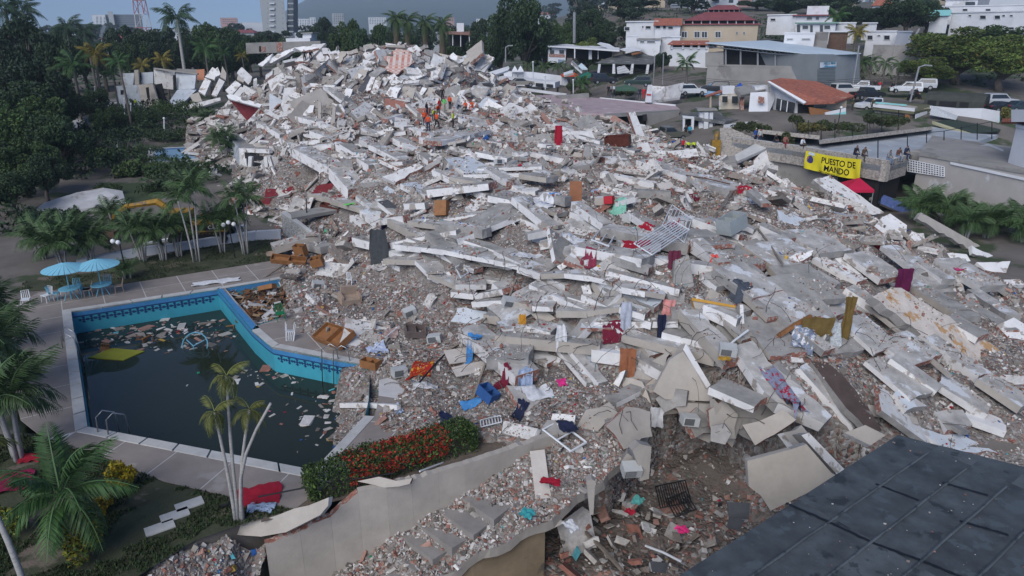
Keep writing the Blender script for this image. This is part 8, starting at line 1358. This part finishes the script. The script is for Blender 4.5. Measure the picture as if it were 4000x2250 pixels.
for i,(u,v,w,d,h,m,l)in enumerate(((1290,830,1.7,.7,.6,DWOOD,'dark red wooden chest lying behind the pebble wall'),(1725,848,.9,.6,1.1,CANE,'brown wooden cabinet standing on the broken floor'),(1130,1028,2.4,.6,.4,CANE,'long brown drawer unit lying at the lawn corner'),(1245,1040,.8,.7,.6,CANE,'broken brown drawer beside the long unit'),(1180,1000,.9,.5,.8,CANE,'open brown shelf box near the pebble wall'),(1070,1010,.9,.5,.5,SOFA,'pale brown box beside the far lawn'),(1045,1135,1.2,.5,.3,CANE,'orange brown board box at the pool corner'),(1620,1310,1.1,.8,.4,M('crate_brown',(.14,.11,.10),.8,.2),'slatted brown crate in the debris field'),(1310,1325,2.6,1.2,.35,CANE,'upturned cane couch frame beside the pool'),(1450,1440,1.0,.5,.4,CANE,'brown chest under the patterned bedspread'),(2415,570,2.4,1.0,.9,DWOOD,'dark red wooden desk at the crest of the heap'),(1900,1560,.9,.6,.5,M('box_blue',(.03,.09,.25),.6,.1),'dark blue box in the debris field'),(2380,800,.6,.5,.5,M('box_red',(.4,.02,.03),.6,.1),'small red box beside the grey tent'),(2860,905,1.6,1.0,.9,M('metal_grey',(.33,.36,.36),.5,.1),'dented grey metal box on the slope'),(2450,870,.6,.5,.55,ACW,'white fridge like box left of the bed frame'))):
 parts=[('carcass',box_open(w,d,h),m)]
 s=MB();s.bx(-.02,.02,-d/2+.05,d/2-.05,.045,h*.85);s.bx(-w/2+.05,-.03,-d/2+.05,d/2-.05,h*.45,h*.48);parts.append(('shelf',s,m));put('storage_box' if d<1.15 else 'couch_frame',parts,u,v,(dr.uniform(-.5,.5),dr.uniform(-.35,.35),dr.uniform(-.8,.8)),l,'furniture','furniture in the debris',dz=.08)
a=MB();a.bx(-.5,.5,-.45,.45,.1,.45);b=MB();b.bx(-.5,.5,.3,.5,.45,1.0);c=MB();c.bx(-.62,-.48,-.45,.5,.1,.65);d=MB();d.bx(.48,.62,-.45,.5,.1,.65);put('armchair',[('seat',a,SOFA),('backrest',b,SOFA),('armrest',c,SOFA),('armrest',d,SOFA)],1365,1185,(.15,.1,.5),'beige upholstered armchair in the debris beside the pool','armchair')
def chair(u,v,m,rot,label,at=None,legs=.42):
 a=MB();a.bx(-.24,.24,-.24,.24,.42,.46);b=MB()
 for k in range(5):x=-.2+k*.1;b.tube([(x,.22,.46),(x*.9,.32,.88)],.02,5)
 b.tube([(-.23,.22,.46),(-.2,.34,.92),(.2,.34,.92),(.23,.22,.46)],.025,5);parts=[('seat',a,m),('backrest',b,m)]
 for x in(-.21,.21):
  for y in(-.21,.21):g=MB();g.tube([(x*1.15,y*1.15,0),(x,y,.42)],.022,5);parts.append(('leg',g,m))
 return put('chair',parts,u,v,rot,label,'chair','chairs round the pool',at)
CHB=M('pale_blue_metal',(.16,.42,.55),.5,.1)
chair(1098,1250,GPL,(0,0,.5),'green plastic chair on the pool peninsula',Pz(1098,1250,.03));chair(1375,1120,WPL,(.3,.2,2.5),'white plastic chair upturned at the heap foot');chair(1130,1265,WPL,(3.0,.2,.4),'white plastic chair upside down on the peninsula',Pz(1135,1262,.9));chair(105,1195,WPL,(0,0,.4),'white chair at the left edge of the deck',Pz(105,1195,.03));chair(185,1175,WPL,(0,0,-.4),'white chair under the coconut fronds on the deck',Pz(188,1178,.03));chair(330,1390,WOOD,(1.2,.3,.4),'brown chair frame floating left in the pool',Pz(410,1365,WL-.1));chair(540,1340,WOOD,(1.3,.2,1.4),'brown chair frame floating in the middle of the pool',Pz(545,1340,WL-.15));chair(610,1325,WOOD,(1.9,.3,.4),'brown chair frame with legs up in the pool',Pz(612,1322,WL-.1));chair(885,1290,WOOD,(1.5,.3,2.0),'chair floating beside the dividing wall',Pz(885,1290,WL-.1))
# parasols with tables
for k,(u,v,l)in enumerate(((280,1168,'left one of two pale blue slatted parasols'),(403,1152,'right one of two pale blue slatted parasols'))):
 p=Pz(u,v);r_=empty('parasol',tuple(p),0,l,'parasol','parasols at the pool');mb=MB();mb.tube([(0,0,0),(0,0,2.35)],.035,8);mb.build('pole',CHB,r_);me=None
 for i in range(24):
  a0,a1=2*math.pi*(i+.06)/24,2*math.pi*(i+.94)/24
  if me is None:
   mb=MB();mb.v=[(r*math.cos(a),r*math.sin(a),2.45-.42*(r/1.3)**1.5-dz)for dz in(0,.02)for r,a in((.08,a0),(1.3,a0),(1.3,a1),(.08,a1))];mb.f=[(0,1,2,3),(7,6,5,4),(0,4,5,1),(1,5,6,2),(2,6,7,3)];mb.m=[0]*5;me=mb.mesh('slat',[M('parasol_blue',(.22,.52,.66),.5,.08)])
  o=obj('slat',me,r_);o.rotation_euler=(0,0,2*math.pi*i/24)
 t=empty('table',tuple(p),0,'round blue table under the %s parasol'%('left' if k==0 else 'right'),'table','tables under the parasols');mb=MB();mb.lathe([(.1,.70),(.62,.70),(.62,.735),(.1,.735)],16);mb.build('tabletop',CHB,t)
 for i in range(3):mb=MB();a=i*2.09;mb.tube([(.12*math.cos(a),.12*math.sin(a),.7),(.45*math.cos(a),.45*math.sin(a),0)],.025,5);mb.build('leg',CHB,t)
 for i,(dx,dy)in enumerate(((-.9,-.2),(.8,.5),(-.2,.95))):chair(0,0,[CHB,SOFA,CHB][i],(0,0,math.atan2(dx,-dy)+3.14),['blue metal chair left of the table under the %s parasol','padded chair right of the table under the %s parasol','blue metal chair behind the table under the %s parasol'][i]%('left' if k==0 else 'right'),p+Vector((dx,dy,.03)))
# lamps
GLOBE=M('lamp_globe',(.7,.7,.7),.3,.05)
def lamp(base,top,globes,label,m=BLACK,r=.045,name='street_lamp'):
 o=empty(name,tuple(base),0,label,'lamp','lamps');t=top-base;mb=MB();mb.tube([(0,0,0),tuple(t)],r,6)
 for g in globes:mb.tube([tuple(t),(t.x+g[0],t.y,t.z+g[1])],r*.6,5)
 mb.build('pole',m,o)
 for g in globes:mb=MB();mb.lathe([(.001,-.17),(.12,-.12),(.17,0),(.12,.12),(.001,.17)],10,(t.x+g[0],t.y,t.z+g[1]));mb.build('globe',GLOBE,o,True)
b=Pz(497,1085);lamp(b,Py(466,948,b.y),[(-.42,.1),(-.08,.02)],'black lamp with two white globes behind the parasols');b=Pz(918,1008);lamp(b,Py(893,878,b.y),[(-.38,0),(0,.18),(.38,.05)],'black lamp with three white globes at the far lawn');b=Py(3268,520,88);lamp(b,Py(3284,425,88),[(.05,.15)],'globe lamp beside the striped garden wall');b=hit(1200,880);lamp(b,Py(1196,775,b.y),[],'thin dark post in the planter',r=.05)
for u,v0,v1,y,l in((371,395,342,138,'white garden lamp left of the shattered building'),(487,465,388,120,'white garden lamp in front of the grey wall'),(512,462,410,120,'second white garden lamp in front of the grey wall'),(642,522,465,102,'white garden lamp between the bushes'),(460,600,555,92,'white garden lamp beside the dark hedge'),(2083,332,245,130,'tall white lamp in front of the arcade'),(2130,350,300,126,'white lamp right of the brown car'),(2240,372,315,121,'white lamp beside the pink terrace')):lamp(Py(u,v0,y),Py(u-1,v1,y),[(0,.1)],l,WPL,.09)
for pts_,l,r in((((3555,398,106),(3590,262,106),(3612,255,106),(3640,257,106)),'leaning street lamp with long arm beside the motorcycles',.13),(((1975,245,140),(1975,185,140),(1985,179,140),(2003,178,140)),'street lamp with curved arm in front of the big trees',.12),(((2243,168,175),(2244,48,175)),'tall concrete floodlight mast above the shops',.35),(((2552,330,130),(2558,215,130)),'thin pole before the flattened shop',.1),(((2588,330,130),(2592,210,130)),'second thin pole right before the flattened shop',.1),(((3528,245,134),(3545,190,134),(3592,112,134)),'leaning utility pole in front of the retaining wall',.18),(((3330,345,118),(3356,178,118)),'tall thin mast at the warehouse corner',.12)):
 q=[Py(*t)for t in pts_];mb=MB();mb.tube([p-q[0]for p in q],r,6);o=mb.build('street_lamp' if 'lamp' in l else 'utility_pole',GFRAME,None,loc=q[0]);setp(o,l,'pole')
for k in range(5):mb=MB();a,b=Py(2400,255+6*k,124),Py(3580,285+8*k,112);n=14;mb.tube([a.lerp(b,t/n)-a-Vector((0,0,2.0*math.sin(math.pi*t/n)))for t in range(n+1)],.03,4);o=mb.build('overhead_cable',BLACK,None,loc=a);setp(o,'overhead cable sagging in front of the warehouse','cable','overhead cables')
# court fence posts
for i,(u,v0,v1)in enumerate(((3115,552,470),(3158,540,470),(3208,560,475),(3262,548,465),(3330,560,500),(3388,525,445),(3445,515,435),(3510,505,430),(3430,622,545),(3545,592,525),(3620,575,518),(3688,570,512),(3755,560,495),(3818,545,480),(3875,540,475))):b=Pz(u,v0,ZC);t=Py(u,v1,b.y);mb=MB();mb.tube([(0,0,-.1),tuple(t-b)],.05,5);o=mb.build('fence_post',BLACK,None,loc=b);setp(o,'thin black fence post on the court terrace','post','fence posts of the court')
mb=MB();q=[Py(3545,525,Pz(3545,592,ZC).y),Py(3688,512,Pz(3688,570,ZC).y),Py(3875,475,Pz(3875,540,ZC).y)];mb.tube([p-q[0]for p in q],.035,5);o=mb.build('fence_rail',BLACK,None,loc=q[0]);setp(o,'thin black top rail of the court fence','rail')
# canopies
for u0,u1,va,vb,y,col,l in((3298,3416,694,742,62.5,(.42,.012,.05),'crimson pop up canopy below the banner'),(2735,2832,322,366,118,(.22,.36,.52),'blue sheet canopy over a parked car'),(2000,2022,256,276,136,WH,'left one of two small white tents'),(2022,2045,256,276,136,WH,'right one of two small white tents'),(2195,2260,275,294,135,(.5,.06,.03),'orange red tent behind the small palms'),(2262,2330,280,300,137,(.02,.14,.10),'dark green tent beside the flattened shop'),(2248,2295,246,268,148,(.45,.55,.6),'pale blue tent before the damaged shop'),(1775,1832,228,250,150,(.05,.4,.08),'bright green canopy beside the black jeep'),(2400,2500,330,350,120,(.06,.12,.08),'green sheet shelter beside the people'),(2880,2905,322,340,110,(.02,.08,.35),'small blue tent top behind the damaged bungalow')):
 a,b=Py(u0,vb,y),Py(u1,vb,y);w=(b-a).length;t=Py((u0+u1)/2,va,y+w*.45);mb=MB();c=a;mb.v=[(0,0,0),tuple(b-c),tuple(b-c+Vector((0,w*.9,0))),(0,w*.9,0),tuple(t-c)]+[(p[0],p[1],p[2]-.25)for p in((0,0,0),tuple(b-c),tuple(b-c+Vector((0,w*.9,0))),(0,w*.9,0))];mb.f=[(0,1,4),(1,2,4),(2,3,4),(3,0,4),(0,5,6,1),(1,6,7,2),(2,7,8,3),(3,8,5,0)];mb.m=[0]*8;r_=empty('canopy',tuple(a),0,l,'canopy');mb.build('sheet',M('canvas_%.2f_%.2f_%.2f'%tuple(col),tuple(col),.8,.12,1),r_)
 for x,yy in((.05,.05),(w-.05,.05),(w-.05,w*.85),(.05,w*.85)):g=MB();g.tube([(x,yy,-2.2),(x,yy,-.02)],.04,5);g.build('leg',GFRAME,r_)
# white bed frame, window frames, boards, pipes, bars
def frame3(u0,v0,u1,v1,u2,v2,bars,r,label,m=WPL,dz=.4,name='bed_frame'):
 a,b,c=on_heap(u0,v0)+Vector((0,0,dz)),on_heap(u1,v1)+Vector((0,0,dz)),on_heap(u2,v2)+Vector((0,0,dz));d=a+(c-b);mb=MB()
 for p,q in((a,b),(b,c),(c,d),(d,a)):mb.tube([p-a,q-a],r,5)
 g=MB()
 for k in range(bars):t=(k+1)/(bars+1);g.tube([a.lerp(b,t)-a,d.lerp(c,t)-a],r*.8,5)
 o=empty(name,tuple(a),0,label,'frame','metal frames in the debris');mb.build('rail',m,o)
 if bars:g.build('bar',m,o)
frame3(2475,980,2545,1025,2690,925,7,.04,'white tubular bed frame lying across the clothes');frame3(2585,905,2670,975,2700,880,6,.035,'second white tubular bed end above the bed frame');frame3(2310,965,2375,990,2400,945,1,.05,'white window frame right of the loose board');frame3(2120,1690,2230,1775,2290,1740,1,.045,'white window frame on the terrace rubble',dz=.15);frame3(1880,1680,1960,1660,1955,1635,6,.03,'white rack with bars near the hedge',dz=.15);frame3(1780,1070,1800,1110,1830,1090,0,.05,'small white window frame at the broken floor edge');frame3(2130,630,2135,595,2165,595,1,.05,'dark metal ladder end sticking out of the slabs',GFRAME,.6)
for u0,v0,u1,v1,u2,v2,nb,l in((2560,1900,2580,1985,2700,1960,12,'black barred grating lying in the hollow'),(2600,1950,2640,2020,2720,1990,7,'second black grating propped on the first in the hollow')):
 a,b,c=Pz(u0,v0,-3.0),Pz(u1,v1,-3.2),Pz(u2,v2,-2.9);d=a+c-b;mb=MB();g=MB()
 for p,q in((a,b),(b,c),(c,d),(d,a)):mb.tube([p-a,q-a],.03,5)
 for k in range(nb):t=(k+1)/(nb+1);g.tube([b.lerp(c,t)-a,a.lerp(d,t)-a],.022,5)
 o=empty('metal_grating',tuple(a),0,l,'grating','metal frames in the debris');mb.build('rail',BLACK,o);g.build('bar',BLACK,o)
for px,y,l in(('2840,1960 2930,1965 2925,2030 2850,2020',18.3,'black rubber mat in the hollow'),('2850,2020 2910,2030 2890,2075 2840,2060',17.6,'second black mat below the first in the hollow'),('2540,2190 2610,2200 2600,2240 2550,2235',16.2,'dark slate coloured board in the hollow')):P(px,50,10,.05,'d','d',jag=False,y=y,lab=l,name='rubber_mat')
TIM=M('grey_timber',(.20,.17,.14),.85,.25,3);OR=M('orange_door',(.27,.11,.05),.6,.15,2)
for u0,v0,u1,v1,r,m,l in((1850,1560,2015,1110,.07,TIM,'long grey timber pole leaning over the debris slope'),(2790,855,2890,715,.12,TIM,'dark timber beam standing out of the rubble'),(1335,1590,1560,1610,.16,WHITE,'long white fallen beam at the pool edge'),(1020,1100,1190,1000,.06,TIM,'grey plank sticking out over the debris pool'),(2680,690,2850,732,.05,RUST,'rusty rail lying on the sprayed beam'),(3240,830,3390,880,.06,WPL,'white pipe along the great white wall slab'),(3560,850,3670,920,.05,WPL,'white pipe beside the striped panel'),(3384,1202,3706,1490,.12,BEIGE,'long pale metal window frame channel below the stained slab'),(2810,1390,2920,1310,.05,WPL,'white pipe among the tilted slabs'),(1460,1370,1560,1290,.03,WPL,'white pole beside the cane couch frame'),(1640,1500,1750,1390,.05,BLACK,'black pole beside the gold patterned blanket'),(1530,1610,1840,1490,.03,TIM,'thin batten across the debris field'),(1010,1950,1540,1870,.03,BLACK,'black hose hanging along the beige wall'),(1640,1850,2190,1660,.04,WPL,'bundle of white conduits along the wall rim'),(1660,1862,2150,1690,.04,WPL,'second white conduit along the wall rim'),(2280,2080,2430,2250,.08,TIM,'dark timber lying in the hollow'),(2520,2140,2660,2215,.05,WPL,'white pipe in the hollow'),(600,2080,900,1990,.05,BLACK,'black lamp post lying on the lawn'),(2960,900,3055,1050,.07,TIM,'grey channel section sliding down the slope'),(1395,1395,1560,1480,.05,TIM,'broken batten at the peninsula edge'),(3040,1320,3165,1255,.12,CANE,'brown plank left of the checked blanket'),(1830,1330,1900,1260,.05,TIM,'splintered batten above the debris field')):
 if v0>1840:f=lambda u,v:Pz(u,v,.3 if u>1000 else .12)if v<2070 and u<2100 else Pz(u,v,-3.5)
 else:f=on_heap
 a,b=f(u0,v0)+Vector((0,0,.1)),f(u1,v1)+Vector((0,0,.25));mb=MB();mb.tube([(0,0,0),tuple((b-a)*.5+Vector((0,0,.06))),tuple(b-a)],r,4 if r>.055 else 6);o=mb.build('timber' if m in(TIM,CANE)else 'pipe',m,None,loc=a);setp(o,l,'timber' if m in(TIM,CANE)else 'pipe')
P('2226,708 2275,708 2272,795 2222,795',74,0,.08,'y','y',jag=False,dz=.9,lab='upright orange brown door behind the clothes',name='door_leaf').data.materials[0]=OR
for u,v,w,h,l in((1800,1400,1.5,1.0,'pale wood board in the debris field'),(1850,1450,2.0,.7,'second pale wood board lying below the first'),(2110,1865,.6,2.1,'beige plank on the terrace rubble'),(2060,1240,1.1,1.1,'square white panel in the broken stack'),(3420,1620,.6,.6,'small white framed picture near the brown tiles'),(2600,735,1.2,.8,'white board with orange sprayed mark')):
 mb=MB();mb.bx(-w/2,w/2,-h/2,h/2,0,.04);p=on_heap(u,v)if v<1800 else Pz(u,v,-.5);o=mb.build('board',M('board_pale',(.5,.46,.42),.8,.1,2),None,loc=p+Vector((0,0,.15)),rot=(dr.uniform(.2,.5),dr.uniform(-.2,.2),dr.uniform(-.6,.6)));setp(o,l,'board')
# bent reinforcing bars and wires: too many and too thin to count
mb=MB()
for i in range(330):
 u,v=dr.uniform(1400,3900),dr.uniform(450,1700)
 if i%3==0:u,v=dr.uniform(1650,2900),dr.uniform(980,1500)
 p=on_heap(u,v);d=Vector((dr.uniform(-1,1),dr.uniform(-1,.3),dr.uniform(.1,1.3))).normalized();L=dr.uniform(.6,2.2);q=[p]
 for k in range(4):d=(d+Vector((dr.uniform(-.5,.5),dr.uniform(-.5,.5),dr.uniform(-.55,.15)))).normalized();q.append(q[-1]+d*L/4)
 mb.tube(q,dr.uniform(.009,.018),4)
o=mb.build('bent_reinforcing_bars',M('bar_steel',(.10,.085,.075),.8,.3,4));setp(o,'bent rusty reinforcing bars and wires sticking out of the heap','bars',kind='stuff')
# floating debris, pool fittings, stepping stones, sheet
FLP=PALW.copy();FLP[0]*=2;FLP[9:]*=3;FLP/=FLP.sum();n=330;q=[]
while len(q)<n:
 u,v=(dr.gauss(600,190),dr.gauss(1295,32))if dr.random()<.6 else(dr.gauss(1300,90),dr.gauss(1620,70))if dr.random()<.6 else(dr.gauss(1050,130),dr.gauss(1470,22));p=Pz(u,v,WL)
 if bool(inpoly(np.array([p.x]),np.array([p.y]),POOL)[0]):q.append((p.x,p.y,WL+.01))
q=np.array(q);sz=nr.lognormal(-1.65,.55,n);o=obj('floating_debris',pieces('floating_debris',q,np.tile([[0,0,1.]],(n,1)),sz,np.stack([np.ones(n),nr.uniform(.1,.8,n),np.full(n,.12)],1),colour(n,FLP),.96,.25));setp(o,'scraps of wood and paper floating on the pool water','debris',kind='stuff')
q=[]
while len(q)<900:
 u,v=dr.uniform(880,1200),dr.uniform(1085,1290);p=Pz(u,v,-.6)
 if bool(inpoly(np.array([p.x]),np.array([p.y]),POOL2)[0]):q.append((p.x,p.y,-.75+dr.random()*.55))
q=np.array(q);n=len(q);o=obj('side_pool_debris',pieces('side_pool_debris',q,np.tile([[0,0,1.]],(n,1)),nr.lognormal(-.9,.5,n),np.stack([np.ones(n),nr.uniform(.08,.4,n),nr.uniform(.05,.15,n)],1),np.array([(.17,.08,.04),(.3,.2,.12),(.4,.4,.4),(.1,.07,.05)])[nr.integers(0,4,n)],.7,.2));setp(o,'splintered furniture filling the side pool','debris',kind='stuff')
mb=MB();mb.prism([(-1.3,-.5,0),(.9,-.8,0),(1.5,.4,0),(-.6,.8,0)],0,.05);o=mb.build('floating_board',M('board_olive',(.30,.30,.03),.7,.1,2),None,loc=Pz(450,1385,WL));setp(o,'yellow green board floating in the pool','board')
t=empty('upturned_table',tuple(Pz(765,1370,WL-.2)),0,'pale blue round table floating upturned in the pool','table');mb=MB();mb.tube([(.75*math.cos(a),.75*math.sin(a)*.5,.35+.65*math.sin(a))for a in np.linspace(0,6.283,19)],.035,5);mb.build('rim',CHB,t)
for a in(.5,2.6,4.7):mb=MB();mb.tube([(0,-.2,.4),(.6*math.cos(a),.3*math.sin(a),.35+.55*math.sin(a))],.03,5);mb.build('leg',CHB,t)
for(u,v,u2,v2,l)in((415,1675,455,1685,'chrome pool ladder at the near edge'),(268,1360,270,1335,'chrome pool ladder at the left edge'),(1295,1405,1340,1412,'chrome pool ladder at the peninsula')):
 t=empty('pool_ladder',tuple(Pz(u,v)),0,l,'ladder','pool ladders');inn=(sum(POOL,Vector())/len(POOL)-Pz(u,v)).normalized()
 for(a,b)in((u,v),(u2,v2)):q=Pz(a,b)-Pz(u,v);mb=MB();mb.tube([q-inn*.35,q-inn*.3+Vector((0,0,.7)),q+Vector((0,0,.9)),q+inn*.45+Vector((0,0,.6)),q+inn*.6+Vector((0,0,-1.6))],.03,6);mb.build('rail',STEEL,t,True)
for i,(u,v)in enumerate(((740,1970),(683,2013),(624,2062))):p=Pz(u,v);mb=MB();mb.bx(-.46,.46,-.25,.25,-.02,.03);o=mb.build('stepping_stone',COPE,None,loc=p,rot=(0,0,.62));setp(o,['stepping stone nearest to the deck','middle stepping stone on the lawn','stepping stone farthest from the deck'][i],'stone','stepping stones')
for u,v,w,h,col,l,rz in((845,1102,3.0,.9,WH,'white sheet lying on the far deck',.4),(1010,1935,1.6,1.3,CR,'crimson parasol cloth collapsed at the palm stems',.3),(1020,1985,1.0,.6,LB,'pale blue bag beside the crimson cloth',0),(20,1890,1.8,1.4,(.2,.01,.05),'dark crimson folded parasol at the left edge',.5),(125,1790,.8,.7,CR,'crimson cloth behind the left palm clump',.2)):
 HB3_,HB3=HB3,BVHTree.FromPolygons([(-60,-10,0),(60,-10,0),(60,80,0),(-60,80,0)],[(0,1,2,3)]);cloth(u,v,w,h,col,l,at=Pz(u,v,.02),rz=rz);HB3=HB3_
# ---------------------------------------------------------------- evening haze
mb=MB();mb.bx(-7500,7500,-500,7600,-9,470);hz=mb.build('haze',[]);setp(hz,'thin evening haze over the town','haze',kind='stuff')
hm=bpy.data.materials.new('haze_air');hm.use_nodes=True;hn,hl=hm.node_tree.nodes,hm.node_tree.links;hn.remove(hn['Principled BSDF'])
pv=hn.new('ShaderNodeVolumePrincipled');pv.inputs['Color'].default_value=(.62,.78,.92,1);pv.inputs['Density'].default_value=.00026;pv.inputs['Anisotropy'].default_value=0.0;hl.new(pv.outputs[0],hn['Material Output'].inputs['Volume']);hz.data.materials.append(hm)
# ---------------------------------------------------------------- look-alikes are told apart by their order in the picture
ORD='first second third fourth fifth sixth seventh eighth ninth tenth eleventh twelfth thirteenth fourteenth fifteenth sixteenth seventeenth eighteenth'.split()
same={}
for o in list(S.objects):
 if o.parent is None and 'label' in o and o.get('kind')not in('stuff','structure'):same.setdefault(o['label'],[]).append(o)
for l,os_ in same.items():
 n=len(os_)
 if 1<n<=len(ORD)and len(l.split())<=12:
  os_.sort(key=lambda o:proj(o.location)[0])
  for i,o in enumerate(os_):o['label']=l+(', '+(('left one','right one')[i]if n==2 else 'leftmost' if i==0 else 'rightmost' if i==n-1 else ORD[i]+' from the left'))
